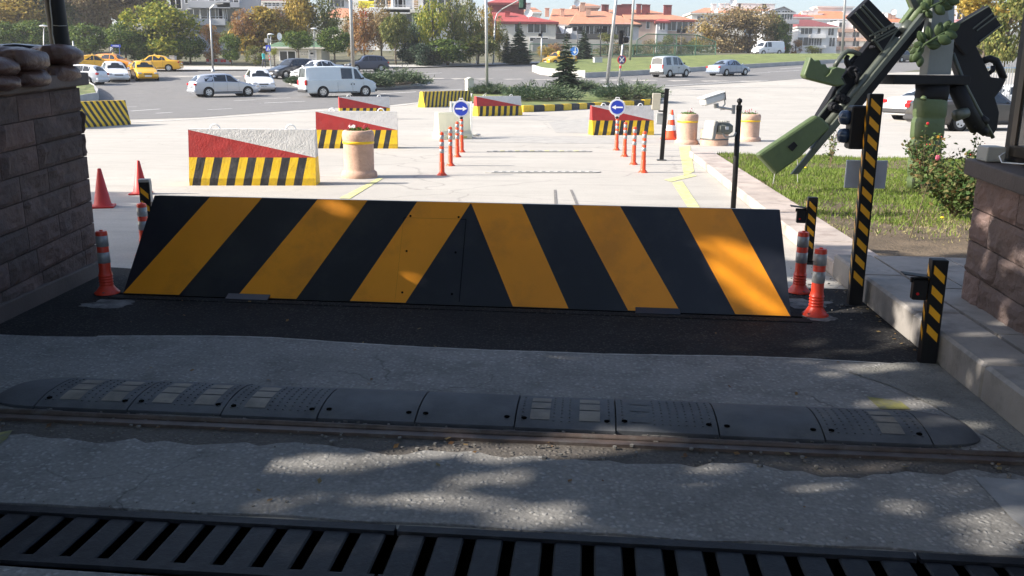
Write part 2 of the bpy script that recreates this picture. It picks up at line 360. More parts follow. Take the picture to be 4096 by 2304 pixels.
# white cement splashes where the bollards are fixed
mb = MB()
def splash(c, r, seed, n=26):
    c = Vector(c); vs = []
    for i in range(n):
        a = 2*math.pi*i/n; k = r*(.75+.5*noise.noise(Vector((math.cos(a)*1.5, math.sin(a)*1.5, seed)))+rnd.uniform(-.08, .08))
        vs.append(c+Vector((k*math.cos(a)*1.25, k*math.sin(a)*.9, 0)))
    mb.add(vs, [tuple(range(n))])
g0 = G(110, 305); splash((g0.x, g0.y, .0085), .20, 1); g1 = G(806, 305); splash((g1.x, g1.y, .0085), .20, 2); g2 = G(818, 319); splash((g2.x, g2.y, .0095), .14, 5)
m_cem = M('cement_splash', (.15, .145, .14), .9, var=.5, vs=9, bump=.5, dirt=((.03, .03, .03), 10, 1.0))
tag(mb.build('cement_splashes', m_cem), kind='structure')
# ---- pavement, kerb and lawn on the right
KX = 2.14; PH = .215; KH = .14
mb = MB(); y = -2.0
while y < 7.75:                              # kerb blocks of the high pavement
    L = rnd.uniform(.85, 1.15); e = min(y+L, 7.78)
    mb.bevbox(W(KX+.16, (y+e)/2, PH/2), (.32, e-y-.010, PH+rnd.uniform(-.004, .004)), .018, 0, YAW); y = e
tag(mb.build('kerb', m_slab), kind='structure')
mb = MB()
for r_ in range(16):
    y0 = -1.9+r_*.605; x = KX+.33
    off = 0 if r_ % 2 else .3
    while x < 9:
        wd = .6 if x > KX+.4 else .6-off*.99
        mb.box(W(x+wd/2, y0+.3, PH/2-.004+rnd.uniform(-.002, .002)), (wd-.012, .593, PH-.004), 0, YAW); x += wd
tag(mb.build('pavement', m_slab), kind='structure')
mb = MB(); mb.box(W(KX+4.2, 3.0, PH/2-.03), (7.6, 9.7, PH-.065), 0, YAW); tag(mb.build('pavement_bed', m_dgrey), kind='structure')
mb = MB(); y = 7.8
while y < 19.3:
    L = 1.0; mb.bevbox(W(KX+.26, y+L/2, KH/2), (.50, L-.012, KH), .015, 0, YAW); y += L
tag(mb.build('lawn_kerb', m_kerb), kind='structure')
mb = MB(); nx, ny = 44, 60
def lawn_z(lx, ly): return .10+.045*noise.noise(Vector((lx*.8, ly*.8, 1)))+.02*noise.noise(Vector((lx*4, ly*4, 1)))+ (.10*math.exp(-((lx-4.6)**2/.4+(ly-8.4)**2/.12)))
for j in range(ny):
    for i in range(nx):
        f = lambda a, b: W(KX+.51+(11.5)*a/nx, 7.8+11.6*b/ny, lawn_z(KX+.51+11.5*a/nx, 7.8+11.6*b/ny))
        mb.quad(f(i, j), f(i+1, j), f(i+1, j+1), f(i, j+1))
tag(mb.build('lawn_soil', m_soil, smooth=True), kind='structure')
mb = MB()
for k in range(170000):
    lx = KX+.53+11.3*rnd.random(); ly = 7.85+11.4*rnd.random()**1.25
    dn = 1.0+1.3*noise.noise(Vector((lx*1.1, ly*.9, 5)))
    if ly < 11: dn -= (11-ly)*.34
    if ly < 10.6 and lx < 5: dn -= .3
    if rnd.random() > dn: continue
    z = lawn_z(lx, ly)-.005; p = W(lx, ly, z); a = rnd.random()*6.28; h = rnd.uniform(.03, .085); wd = .006+.003*rnd.random()
    dx = Vector((math.cos(a), math.sin(a), 0))*wd; tip = Vector((rnd.gauss(0, .025), rnd.gauss(0, .025), h))
    dry = 1 if rnd.random() < (.75 if ly < 10.2 else .4 if ly < 11.3 else .14) else 0
    if dry: tip.z *= .5
    mb.add([p-dx, p+dx, p+tip], [(0, 1, 2)], dry)
m_grass = leafmat('grass_blade', [(.09, .15, .02), (.15, .22, .035), (.22, .27, .06)], trans=.35)
m_dry = leafmat('dry_grass_blade', [(.28, .24, .10), (.34, .30, .15), (.22, .22, .07)], trans=.2)
tag(mb.build('lawn_grass', [m_grass, m_dry]), 'green grass with dry patches on the lawn behind the kerb', kind='stuff')
# ---- the road beyond the plaza, its far side, islands and the median
edge = [(-40, 20), (-24, 25), (-15.5, 32)]+[tuple(G(u, v)[:2]) for u, v in ((200, 117.5), (300, 110), (417, 102.2), (540, 94.5), (661, 87.5), (768, 81.5), (917, 70))]+[(90, 122), (160, 160)]
far = [(-120, 60), (-90, 95), (-60, 99)]+[tuple(G(u, v)[:2]) for u, v in ((180, 71.2), (250, 70.8), (330, 69.5), (425, 68), (500, 65.5), (560, 62.5), (717, 57))]+[(120, 190), (230, 260)]
strip('road', edge, far, .008, m_road, 110)
def rline(name, segs, wd, mat, dz=.014):
    mb = MB()
    for (u0, v0, u1, v1) in segs:
        a, b = G(u0, v0), G(u1, v1); d = (b-a); nseg = max(1, int(d.length/3)); nrm = Vector((-d.y, d.x, 0)).normalized()*wd/2
        for i in range(nseg):
            p, q = a+d*i/nseg, a+d*(i+1)/nseg
            vs = [p-nrm, q-nrm, q+nrm, p+nrm]
            for vv in vs: vv.z = terr(vv.y)+dz
            mb.quad(*vs)
    return tag(mb.build(name, mat), kind='structure')
rline('road_markings', [(131, 111.3, 160, 109.2), (260, 103.5, 305, 101.5), (256, 99.3, 290, 98), (320, 96.5, 350, 95), (380, 94, 416, 92), (440, 90.5, 462, 89.5), (156, 113.5, 172, 112.6), (208, 109.9, 232, 108.8), (234, 101, 256, 100),
    (95, 107.6, 137, 107), (88, 86.4, 120, 85.4), (600, 80.5, 640, 79), (661, 77, 690, 75.6), (745, 73.8, 770, 72.6), (780, 69, 801, 67.6), (768, 72, 800, 70.4), (340, 72.2, 360, 71.8), (425, 74, 442, 73), (492, 70.2, 512, 69.8)], .16, m_wline)
rline('road_edge_line', [(95, 124.8, 200, 119), (200, 119, 417, 103.6), (661, 86.3, 768, 80.6)], .14, m_wline)
m_pale = M('pale_gutter_concrete', (.40, .39, .37), .85, var=.15)
# far pavement bands along the road
strip('far_pavement', [tuple(G(u, v)[:2]) for u, v in ((0, 71.5), (180, 71.2), (250, 70.8), (330, 69.5), (425, 68), (500, 65.5), (540, 64))], [tuple(G(u, v)[:2]) for u, v in ((0, 67.2), (180, 68.0), (250, 67.8), (330, 66.8), (425, 65.4), (500, 63.6), (540, 62.4))], .12, m_pale, 40)
# yellow paint near the wedge
mb = MB()
def gq(pts, dz=.006): mb.add([Vector((*G(u, v)[:2], dz)) for u, v in pts], [tuple(range(len(pts)))])
gq([(339, 198.5), (377, 179), (384, 178), (350, 199)]); gq([(664, 180), (690, 174), (697, 176), (671, 182)]); gq([(679, 147), (690, 146), (694, 172), (684, 176)]); gq([(672, 183), (682, 181), (700, 208), (688, 208)])
tag(mb.build('yellow_paint_lines', m_yline), kind='structure')
mb = MB(); gq([(-6, 437), (13, 433), (8, 441), (-6, 452)], .0165); gq([(866, 399), (900, 404), (910, 412), (880, 412)], .0165)
tag(mb.build('worn_yellow_paint', M('worn_yellow_paint', (.20, .19, .06), .8, var=.5, vs=9, dirt=((.11, .11, .105), 14, .9))), kind='structure')
mb = MB(); gq([(973, 480), (1030, 484), (1040, 545), (1012, 523)], .0165); tag(mb.build('smooth_concrete_patch', M('pale_patch', (.24, .24, .24), .8, var=.25, vs=5, bump=.3)), kind='structure')
mb = MB(); gq([(548, 122), (590, 118), (595, 127), (640, 133), (556, 133)], .004); gq([(500, 119), (548, 116), (570, 117), (560, 121)], .004); gq([(455, 142), (498, 136), (600, 136), (690, 140), (690, 143), (600, 144)], .004)
tag(mb.build('darker_concrete_patches', M('dark_patch', (.34, .325, .30), .85, var=.15, vs=3, bump=.3)), kind='structure')
# tyre-dark lines across the plaza
rline('plaza_joints', [(660, 113, 768, 113.2), (768, 113.2, 800, 113.4), (660, 117.5, 806, 118), (395, 113, 470, 112.6), (555, 190, 556, 208), (571, 190, 578, 207)], .04, M('joint_dirt', (.17, .16, .15), .9, var=.3), .005)

def island(name, base, h, mat_w, mat_t, inner=.25, stripes=None):
    """raised island: kerb wall round a polygon of ground points, filled on top"""
    pts = [Vector((p.x, p.y, terr(p.y))) for p in base]; n = len(pts); cx = sum((p for p in pts), Vector())/n
    mb = MB(); ins = [p+(cx-p).normalized()*inner for p in pts]
    up = Vector((0, 0, h))
    for i in range(n):
        j = (i+1) % n
        mb.quad(pts[i]-up*.3, pts[j]-up*.3, pts[j]+up, pts[i]+up); mb.quad(pts[i]+up, pts[j]+up, ins[j]+up, ins[i]+up)
    tag(mb.build(name+'_kerb', mat_w), kind='structure')
    mb = MB(); vs = [p+up*.85 for p in ins]+[cx*.0+Vector((cx.x, cx.y, terr(cx.y)+h*.85))]
    mb.add(vs, [(i, (i+1) % n, n) for i in range(n)]); return tag(mb.build(name, mat_t), kind='structure')
m_gtop = M('island_turf', (.10, .13, .03), .95, var=.5, vs=1.2, dirt=((.22, .19, .09), .8, .8))
m_lawnfar = M('median_grass', (.14, .175, .045), .95, var=.35, vs=.8, bump=1, bs_=6, bd=.1, dirt=((.19, .20, .06), .4, .7))
m_barr = M('median_wall_concrete', (.42, .41, .39), .85, var=.12, vs=1)
island('planted_island', [G(466, 106), G(521, 111.3), G(553, 110), G(585, 108.3), G(622, 106.2), G(650, 104), G(662, 99.5), G(655, 93), G(600, 89), G(520, 91.5), G(470, 95.5)], .16, m_barr, m_gtop)
island('shrub_island', [G(287, 82.8), G(292, 85.6), G(302, 88.6), G(360, 91), G(410, 87.2), G(430, 83.5), G(423, 79), G(370, 78), G(300, 79.5)], .16, m_barr, M('island_earth', (.18, .14, .09), .95, var=.4))
island('corner_island', [G(60, 112), G(90, 103.8), G(98, 102.6), G(99, 98), G(95, 92.8), G(88, 88.6), G(60, 88)], .55, m_barr, m_gtop)
# striped kerb blocks in front of the planted island
cols = 0; a0 = [G(521, 112.2), G(553, 110.9), G(585, 109.0), G(622, 106.9), G(652, 104.6)]
blocks = []
for a, b in zip(a0, a0[1:]):
    L = (b-a).length; n_ = max(1, round(L/.95))
    for i in range(n_): blocks.append((a+(b-a)*i/n_, a+(b-a)*(i+1)/n_))
mb = MB()
for i, (a, b) in enumerate(blocks):
    d = b-a; mb.bevbox((a+b)/2+Vector((0, 0, .15)), (d.length-.01, .28, .34), .03, i % 2, math.atan2(d.y, d.x))
tag(mb.build('striped_kerb', [m_yel, m_blk]), kind='structure')
# central median with its low concrete wall
med = [G(532, 71.5), G(540, 74.6), G(560, 77), G(585, 78), G(633, 75.6), G(686, 72.2), G(707, 70.6), G(768, 66.9), G(830, 63.2), G(900, 60.4)]
medb = [G(900, 57.3), G(830, 56.4), G(768, 56.6), G(707, 58.2), G(640, 60.6), G(600, 62.2), G(560, 64), G(540, 65.5)]
mb = MB()
for i in range(len(med)-1):
    a, b = med[i], med[i+1]; hh = Vector((0, 0, .55 if i > 2 else .75)); a2 = Vector((a.x, a.y, terr(a.y)-.1)); b2 = Vector((b.x, b.y, terr(b.y)-.1))
    d = (b-a).normalized(); nn = Vector((-d.y, d.x, 0))*.25
    mb.quad(a2, b2, b2+hh, a2+hh); mb.quad(a2+hh, b2+hh, b2+hh+nn, a2+hh+nn)
tag(mb.build('median_wall', m_barr), kind='structure')
mb = MB(); K = 12
front = med[3:]; back = list(reversed(medb))[:len(front)]
back = [medb[-1-i] for i in range(len(medb))]; front = [med[0], med[3], med[4], med[5], med[6], med[7], med[8], med[9]]
for i in range(7):
    for k in range(K):
        def q(a, b, t): p = a+(b-a)*t; return Vector((p.x, p.y, terr(p.y)+.42))
        mb.quad(q(front[i], back[i], k/K), q(front[i+1], back[i+1], k/K), q(front[i+1], back[i+1], (k+1)/K), q(front[i], back[i], (k+1)/K))
tag(mb.build('median_grass', m_lawnfar), kind='structure')
# brick-paved patch and low wall right behind the monument
sheet('paved_forecourt', [G(870, 93)[:2], G(1010, 100)[:2], G(1010, 74)[:2], G(960, 70.5)[:2], G(905, 73)[:2]], .010, M('block_paving', (.44, .42, .38), .85, var=.15, vs=1.5))
# ================================================================ NEAR THINGS
# ---- road blocker
BL, BR = G(123.2, 295), G(791, 318.2)
ex = (BR-BL).normalized(); ez = Vector((0, 0, 1)); en = Vector((-ex.y, ex.x, 0))     # en: away from the camera
PLEAN = math.atan(.46/.74)
Wd = (BR-BL).length; Ht = .885; pu = (en*math.sin(PLEAN)+ez*math.cos(PLEAN)).normalized(); pn = ex.cross(pu)*1.0
if pn.y > 0: pn = -pn
root = thing('road_blocker', 'raised wedge road blocker with yellow and black slanting stripes across the driveway', 'road blocker', BL)
o0 = BL+ez*.012
def onplate(u, v):
    d = ray(u, v); c = Vector((0, 0, HCAM)); t = (o0-c).dot(pn)/d.dot(pn); p = c+d*t-o0; return p.dot(ex), p.dot(pu)
k_ = .3975
tl = onplate(390*k_, 487*k_); tr = onplate(1962*k_, 533*k_)
Ht = (tl[1]+tr[1])/2; print('plate', Wd, tl, tr)
def PL(s, t, off=0.0):                     # s along (0..Wd), t up (0..1)
    xl = tl[0]*t*.0; return o0+ex*s+pu*(Ht*t)+pn*off
TL = lambda t: tl[0]*t                     # left edge leans in a little
TR = lambda t: Wd+(tr[0]-Wd)*t
mb = MB()
body = [PL(TL(0), 0), PL(TR(0), 0), PL(TR(1), 1), PL(TL(1), 1)]
th = -pn*.02; mb.prism(body, th, 0)
fr = mb.build('front_plate', m_navy, root, BL)
st = [((530, 660), (310, 450)), ((800, 925), (595, 745)), ((1050, 1185), (880, 1020)), ((1185, 1313), (1290, 1430)), ((1440, 1560), (1580, 1712)), ((1705, 1840), (1850, 1988))]
mb = MB()
def edgepix(x, top):                       # pixel on the top or bottom edge at overview x
    if top: y = 487+(533-487)*(x-390)/(1572.)
    else: y = 742+(800-742)*(x-310)/(1680.)
    return onplate(x*k_, y*k_)[0]
for (a, b), (c, d) in st:
    ta, tb, bc, bd_ = edgepix(a, 1), edgepix(b, 1), edgepix(c, 0), edgepix(d, 0)
    bc = max(bc, .004); bd_ = min(bd_, Wd-.004)
    mb.quad(PL(bc, .004, .003), PL(bd_, .004, .003), PL(tb, .998, .003), PL(ta, .998, .003))
s_ = mb.build('stripe', m_amber, root, BL); s_.name = 'yellow_stripes'
# hatch outline + screws + top lip + sides + ribs at the foot
mb = MB()
hx0, hx1 = onplate(1000*k_, 700*k_)[0], onplate(1172*k_, 560*k_)[0]; ht = onplate(1100*k_, 550*k_)[1]/Ht
for (a, b) in (((hx0, 0), (hx0, ht)), ((hx1, 0.03), (hx1, ht)), ((hx0, ht), (hx1, ht))):
    p, q = PL(a[0], a[1], .001), PL(b[0], b[1], .001); mb.tube([p, q], .0026, 4)
for s_x, t in ((hx0+.05, .1), (hx0+.05, .5), (hx1-.06, .1), (hx1-.06, .5), (hx0+.05, .85), (hx1-.06, .85)):
    c = PL(s_x, t, .004); mb.tube([c, c+pn*.003], .009, 8)
mb.build('hatch', m_void, root, BL)
mb = MB(); tA, tB = PL(TL(1), 1), PL(TR(1), 1)
mb.prism([tA, tB, tB+en*.10-ez*.01, tA+en*.10-ez*.01], -ez*.04); mb.build('top_lip', m_navy, root, BL)
for (s0, s1) in ((TL, lambda t: TL(t)), (TR, lambda t: TR(t))):
    mb = MB(); a = PL(s0(0), 0)-pn*.021; b = PL(s0(1), 1)-pn*.021; c = Vector((b.x, b.y, 0.01))+en*.06
    sgn = 1 if s0 is TL else -1
    mb.prism([a, b, b+en*.06, c], ex*.012*sgn); mb.build('side_plate', m_navy, root, BL)
mb = MB()
for s in (.9, 1.55, 2.6, 3.35, 4.15, 4.7): pass
for (u0, u1) in ((575, 680), (1598, 1710)):
    mb = MB(); s0, s1 = edgepix(u0, 0), edgepix(u1, 0); a, b = PL(s0, 0, .0), PL(s1, 0, .0)
    mb.prism([a+ez*.02, b+ez*.02, b-en*.07-ez*.006, a-en*.07-ez*.006], ez*.012, 0)
    mb.build('hinge_flap', m_navy, root, BL)
mb = MB(); a, b = BL-en*.035, BR-en*.035
mb.prism([a-ex*.05+ez*.004, b+ex*.08+ez*.004, b+ex*.08+en*.06+ez*.004, a-ex*.05+en*.06+ez*.004], ez*.006); mb.build('pit_gap', m_void, root, BL)
mb = MB(); mb.prism([a-ex*.05-en*.10, b+ex*.12-en*.10, b+ex*.12-en*.005, a-ex*.05-en*.005], ez*.013); mb.build('base_frame', m_tar, root, BL)

# ---- stone block walls of the two guard booths
def stone_face(mb, o, dx, W_, H_, rows, nrm, seed, bw=(.38, .75), depth=.03, skew=0.0):
    """courses of split-face blocks on a plane: origin o, direction dx, up z; pushed-out lumpy fronts"""
    r = random.Random(seed); h = H_/rows; up = Vector((0, 0, 1))
    for j in range(rows):
        x = -r.uniform(0, .4)
        while x < W_:
            w_ = r.uniform(*bw); x0, x1 = max(x, 0)+.004, min(x+w_, W_)-.004; x += w_
            if x1-x0 < .03: continue
            z0, z1 = j*h+.004, (j+1)*h-.004; nx_, nz_ = max(3, int((x1-x0)/.045)), 6
            vs = []; fs = []
            for b in range(nz_+1):
                for a in range(nx_+1):
                    e = min(a, nx_-a, 1) and min(b, nz_-b, 1)
                    px, pz = x0+(x1-x0)*a/nx_, z0+(z1-z0)*b/nz_
                    dd = depth*(.55+.75*noise.noise(Vector((px*5, pz*9, seed+j*3.1)))+.5*noise.noise(Vector((px*14, pz*22, seed)))) if e else .002
                    vs.append(o+dx*px+up*(pz+skew*px)+nrm*(dd+.012))
            for b in range(nz_):
                for a in range(nx_): i = b*(nx_+1)+a; fs.append((i, i+1, i+nx_+2, i+nx_+1))
            m_ = len(vs)
            vs += [o+dx*px+up*(pz+skew*px)-nrm*.02 for px, pz in ((x0, z0), (x1, z0), (x1, z1), (x0, z1))]
            c = (0, nx_, (nz_+1)*(nx_+1)-1, nz_*(nx_+1))
            for q in range(4): fs.append((c[q], m_+q, m_+(q+1) % 4, c[(q+1) % 4]))
            mb.add(vs, fs)
# left booth: side face towards the driveway, coping rises away from the camera
SK = .047
LW0 = G(0, 322); e1 = G(100.5, 274.5); yl0, yl1 = .6, e1.y
xl = -3.57
root = thing('stone_wall', 'dark split-face stone wall with coping on the left of the driveway, under the sandbags', 'wall', (xl-.4, yl1, 0))
def zt(y): return 1.70-(yl1-y)*SK
mb = MB(); stone_face(mb, Vector((xl-.014, yl0, zt(yl0)-.10-1.5-.02)), Vector((0, 1, 0)), yl1-yl0, 1.5, 8, Vector((1, 0, 0)), 3, skew=SK)
mb.add([Vector(p) for p in [(xl-.02, yl0, 0), (xl-.02, yl1-.02, 0), (xl-.02, yl1-.02, zt(yl1)-.1), (xl-.02, yl0, zt(yl0)-.1), (xl-3.5, yl0, 0), (xl-3.5, yl1-.02, 0), (xl-3.5, yl1-.02, zt(yl1)-.1), (xl-3.5, yl0, zt(yl0)-.1)]],
       [(0, 1, 2, 3), (1, 5, 6, 2), (5, 4, 7, 6), (4, 0, 3, 7), (3, 2, 6, 7)])
mb.build('block_wall', m_stone, root, root.location)
mb = MB(); a, b = Vector((xl+.06, yl0, zt(yl0)-.10)), Vector((xl+.06, yl1+.05, zt(yl1)-.10)); wv = Vector((-3.6, 0, 0))
mb.prism([a, b, b+wv, a+wv], Vector((0, 0, .10))); bevel(mb.build('coping', m_cop, root, root.location), .012)
mb = MB(); mb.box((xl+.012, (yl0+yl1)/2, .06), (.05, yl1-yl0-.03, .14)); bevel(mb.build('plinth', m_cop, root, root.location), .01)
# ---- sandbags
def sandbag(u0, v0, u1, v1, Y, depth, label, seed, ear=1, bulge=1.0, mat=None, cat='sandbag'):
    c = P((u0+u1)/2, (v0+v1)/2, Y+depth/2); a = P(u0, v1, Y); b = P(u1, v0, Y); L = (b.x-a.x)/2; Hh = (b.z-a.z)/2
    nu, nv = 34, 22; vs = []; fs = []
    for i in range(nu+1):
        t = -1+2*i/nu
        k = (1-abs(t)**3.2)**.42 if abs(t) < 1 else 0
        k = ((1-t**2.1)**.6 if ear else (1-t**2.8)**.5) if 0 < t < 1 else ((1-abs(t)**2.8)**.5 if -1 < t <= 0 else 0)
        pin = max(k, .12)
        for j in range(nv):
            an = 2*math.pi*j/nv; cy, cz = math.cos(an), math.sin(an)
            cy = math.copysign(abs(cy)**.7, cy); cz = math.copysign(abs(cz)**.62, cz)
            n_ = 1+.16*noise.noise(Vector((t*2.1+seed, cy*1.6, cz*1.6)))+.09*noise.noise(Vector((t*6+seed, cy*3, cz*3)))
            wr = 1-.10*(1-k)*(.5+.5*math.cos(an*9+seed))
            z = Hh*1.06*bulge*cz*pin*n_*wr+.10*Hh*math.sin(t*2.3+seed); 
            if cz < 0: z *= .92
            vs.append(Vector((L*t*(1+.02*noise.noise(Vector((cy, cz, seed)))), depth/2*cy*pin*n_*wr, z-.10*Hh*(1-k)*(.6 if ear else 0))))
    for i in range(nu):
        for j in range(nv): k2 = (j+1) % nv; fs.append((i*nv+j, i*nv+k2, (i+1)*nv+k2, (i+1)*nv+j))
    fs.append(tuple(reversed(range(nv)))); fs.append(tuple(nu*nv+j for j in range(nv)))
    mb = MB(); mb.add(vs, fs); o = mb.build('sandbag', mat or m_bag, smooth=True); o.location = c
    return tag(o, label, cat, 'sandbags stacked on the stone wall')
sandbag(-14, 68, 47, 88.5, 6.35, .42, 'plum sandbag in the bottom row, in the middle under the round-ended sack', 2.2, ear=0)
sandbag(45, 63.5, 77, 82.5, 6.95, .40, 'plum sandbag in the bottom row nearest the end of the stone wall', 4.7)
sandbag(-30, 72, 17, 92, 5.95, .40, 'plum sandbag in the bottom row cut by the left edge of the photo', 9.1)
sandbag(-6, 49, 43.5, 71.5, 6.25, .45, 'plum sandbag on the upper row bulging with a round end, in the middle', 1.3, ear=0)
sandbag(30, 45, 81.5, 66.5, 6.95, .42, 'longest plum sandbag on the upper row with a pinched tip pointing at the road', 6.2)
sandbag(-26, 57, 16, 76, 5.95, .4, 'plum sandbag on the upper row cut by the left edge of the photo', 3.9)
sandbag(-14, 44.0, 46, 53, 7.2, .5, 'black plastic sheet folded over the back of the sandbags', 5.5, mat=m_tarp, cat='sheet')
bpy.data.objects[sc.collection.objects[-1].name]['group'] = 'covers on the stone wall'
# black column with cable
cb = P(60, 50, 7.32); root = thing('column', 'round black column rising behind the sandbags with a white cable down its side', 'column', (cb.x, cb.y, 1.55))
mb = MB(); mb.tube([(cb.x+.02, cb.y, 1.60), (cb.x-.01, cb.y, 2.4), (cb.x-.05, cb.y, 4.4)], [.072, .075, .078], 24); smooth_by_angle(mb.build('shaft', m_black, root, Vector((cb.x, cb.y, 1.55))))
mb = MB(); mb.tube([P(49.5, -12, 7.22), P(50, 4, 7.22), P(52, 22, 7.22), P(52.4, 34, 7.22), P(55.0, 47, 7.22)], .005, 6); mb.tube([P(52, 25.2, 7.23), P(59, 25.9, 7.2), P(67, 25.6, 7.25)], .003, 5); mb.build('cable', m_grey, root, Vector((cb.x, cb.y, 1.55)))
# ---- right guard booth
rc = G(961, 296, PH)                      # far lower corner of the stone base
fx = W(1, 0).normalized(); fy = W(0, 1).normalized()
rz0 = PH
def zr(ly_back): return None
RL = 6.5; RHh = 1.02                      # base length towards the camera, stone height
top0 = P(966, 175, rc.y).z                # ledge underside at the far corner
RHh = top0-rz0
root = thing('guard_booth', 'dark guard booth on a split-face stone base at the right edge', 'guard booth', rc)
mb = MB(); stone_face(mb, rc+fx*.014-fy*0.0+Vector((0, 0, -.25)), -fy, RL, RHh+.25, 5, -fx, 12, bw=(.45, .95), skew=-SK*.9)
cA = rc+fx*.02
mb.add([cA, cA-fy*RL, cA-fy*RL+ez*(RHh-.3), cA+ez*RHh, cA+fx*3, cA-fy*RL+fx*3, cA-fy*RL+fx*3+ez*(RHh-.3), cA+fx*3+ez*RHh], [(0, 1, 2, 3), (0, 3, 7, 4), (3, 2, 6, 7), (4, 7, 6, 5), (1, 5, 6, 2)])
stone_face(mb, rc+fx*.014+Vector((0, 0, 0)), fx, 2.4, RHh, 4, fy, 14, bw=(.45, .9))
mb.build('stone_base', m_stone2, root, rc)
mb = MB(); a = rc-fx*.07+fy*.06+ez*RHh; b = a-fy*(RL+.1)-ez*SK*.9*RL
mb.prism([a, a+fx*3.1, b+fx*3.1, b], ez*.11); bevel(mb.build('ledge', m_cop, root, rc), .012)
m_clad = M('dark_cladding', (.010, .009, .010), .45, var=.2, spec=.2)
uc = P(1001.5, 140, rc.y); sx = (uc-rc).dot(fx); sx = max(sx, .1); bz = RHh+.11
ua = rc+fx*sx+ez*(bz-.0)-fy*.05
mb = MB(); mb.prism([ua, ua+fx*2.6, ua+fx*2.6-fy*RL, ua-fy*RL], ez*2.4); mb.build('upper_wall', m_clad, root, rc)
mb = MB()
wz = .04
wa = ua-fx*.025-fy*.12+ez*(wz)
for i in range(3):
    s = wa-fy*(i*1.35)
    for (z0, z1, y0, y1) in ((0, .07, 0, 1.25), (1.2, 1.27, 0, 1.25), (0.07, 1.2, 0, .07), (.07, 1.2, 1.18, 1.25)):
        p = s-fy*y0+ez*z0; mb.prism([p, p-fy*(y1-y0), p-fy*(y1-y0)+ez*(z1-z0), p+ez*(z1-z0)], fx*.03)
mb.build('window_frame', M('bronze_frame', (.05, .04, .03), .3, metal=.5), root, rc)
for i in range(3):
    mb = MB(); s = wa-fy*(i*1.35+.07)+ez*.07+fx*.012; mb.prism([s, s-fy*1.11, s-fy*1.11+ez*1.13, s+ez*1.13], fx*.008); mb.build('window_pane', m_glass, root, rc)
pb = P(989, 146, rc.y-.1); bx = thing('junction_box', 'small grey box standing on the ledge of the guard booth with a loose white cable', 'junction box', (pb.x, pb.y, rc.z+bz))
mb = MB(); mb.bevbox((pb.x+.02, pb.y, rc.z+bz+.045), (.12, .16, .10), .008, 0, YAW); mb.build('housing', m_grey, bx, bx.location)
mb = MB(); c0 = Vector((pb.x, pb.y, rc.z+bz)); mb.tube([c0+Vector((.07, -.08, .06)), c0+Vector((.0, -.14, .04)), c0+Vector((-.02, -.22, .006)), c0+Vector((.05, -.34, .008)), c0+Vector((.13, -.5, .03))], .004, 6); mb.build('cable', m_wsig, bx, bx.location)

# ---- chevron posts
def chevron_post(u, v, top_v, wd, label, hood=None, flip=1, grey=False):
    b = G(u, v); h = P(u, top_v, b.y).z; r = thing('striped_post', label, 'post', (b.x, b.y, 0), YAW+R(flip), 'black and yellow striped sensor posts')
    mb = MB(); mb.bevbox((0, 0, h/2), (wd, wd*.85, h), .004); mb.build('shaft', [m_black, m_grey] if not grey else m_black, r)
    mb = MB(); z = h-.03 if not grey else h-.05; ph = wd*1.25; gap = wd*.62; e = .0035
    while z-ph-wd*.35 > .02:
        y = -wd*.425-e; a, c = wd*.36, wd*.30
        mb.quad(Vector((-a, y, z-ph*.45)), Vector((-a, y, z-ph*.0)), Vector((a, y, z-ph*.55)), Vector((a, y, z-ph)))
        x = -wd/2-e
        mb.quad(Vector((x, wd*.28, z-ph*.45)), Vector((x, wd*.28, z)), Vector((x, -wd*.28, z-ph*.5)), Vector((x, -wd*.28, z-ph)))
        z -= ph*.55+gap
    mb.build('reflective_sticker', m_stick, r)
    if grey: mb = MB(); mb.bevbox((0, 0, h+.012), (wd*1.04, wd*.9, .03), .003); mb.box((wd/2+.004, 0, h-.1), (.006, wd*.8, .2)); mb.build('cap', m_grey, r)
    mb = MB(); mb.bevbox((0, 0, .006), (wd*1.7, wd*1.7, .012), .002); mb.build('foot_plate', m_tar, r)
    if hood:
        q = thing('sensor', hood, 'sensor', (b.x, b.y, h*.80), YAW+R(flip), 'hooded sensors on the striped posts')
        mb = MB(); mb.bevbox((-wd*.5-.045, 0, -.055), (.085, wd*.6, .13), .006); mb.build('housing', m_black, q)
        mb = MB(); mb.prism([(-wd*.5-.15, -.045, .035), (-wd*.5, -.045, .02), (-wd*.5, .045, .02), (-wd*.5-.15, .045, .035)], (0, 0, .006)); mb.box((-wd*.5-.05, 0, .0), (.1, .02, .03)); mb.build('hood', m_black, q)
        mb = MB(); mb.tube([(-wd*.5-.06, -wd*.3-.001, -.08), (-wd*.5-.06, -wd*.3-.006, -.08)], .009, 10); mb.build('lens', m_taill, q)
    return r
chevron_post(150, 243, 181.6, .10, 'short striped post with a grey cap behind the left end of the road blocker', flip=14, grey=True)
chevron_post(807, 263, 197, .088, 'short striped post with a sensor by the right end of the road blocker, farther away', 'black hooded sensor on the farther short post, beside the kerb', flip=-6)
chevron_post(854, 305.5, 93.5, .098, 'tall striped post carrying the traffic signal and standing at the kerb', flip=-4)
chevron_post(926, 364, 259, .092, 'short striped post with a sensor nearest the camera at the right kerb', 'black hooded sensor on the near short post at the kerb', flip=-4)
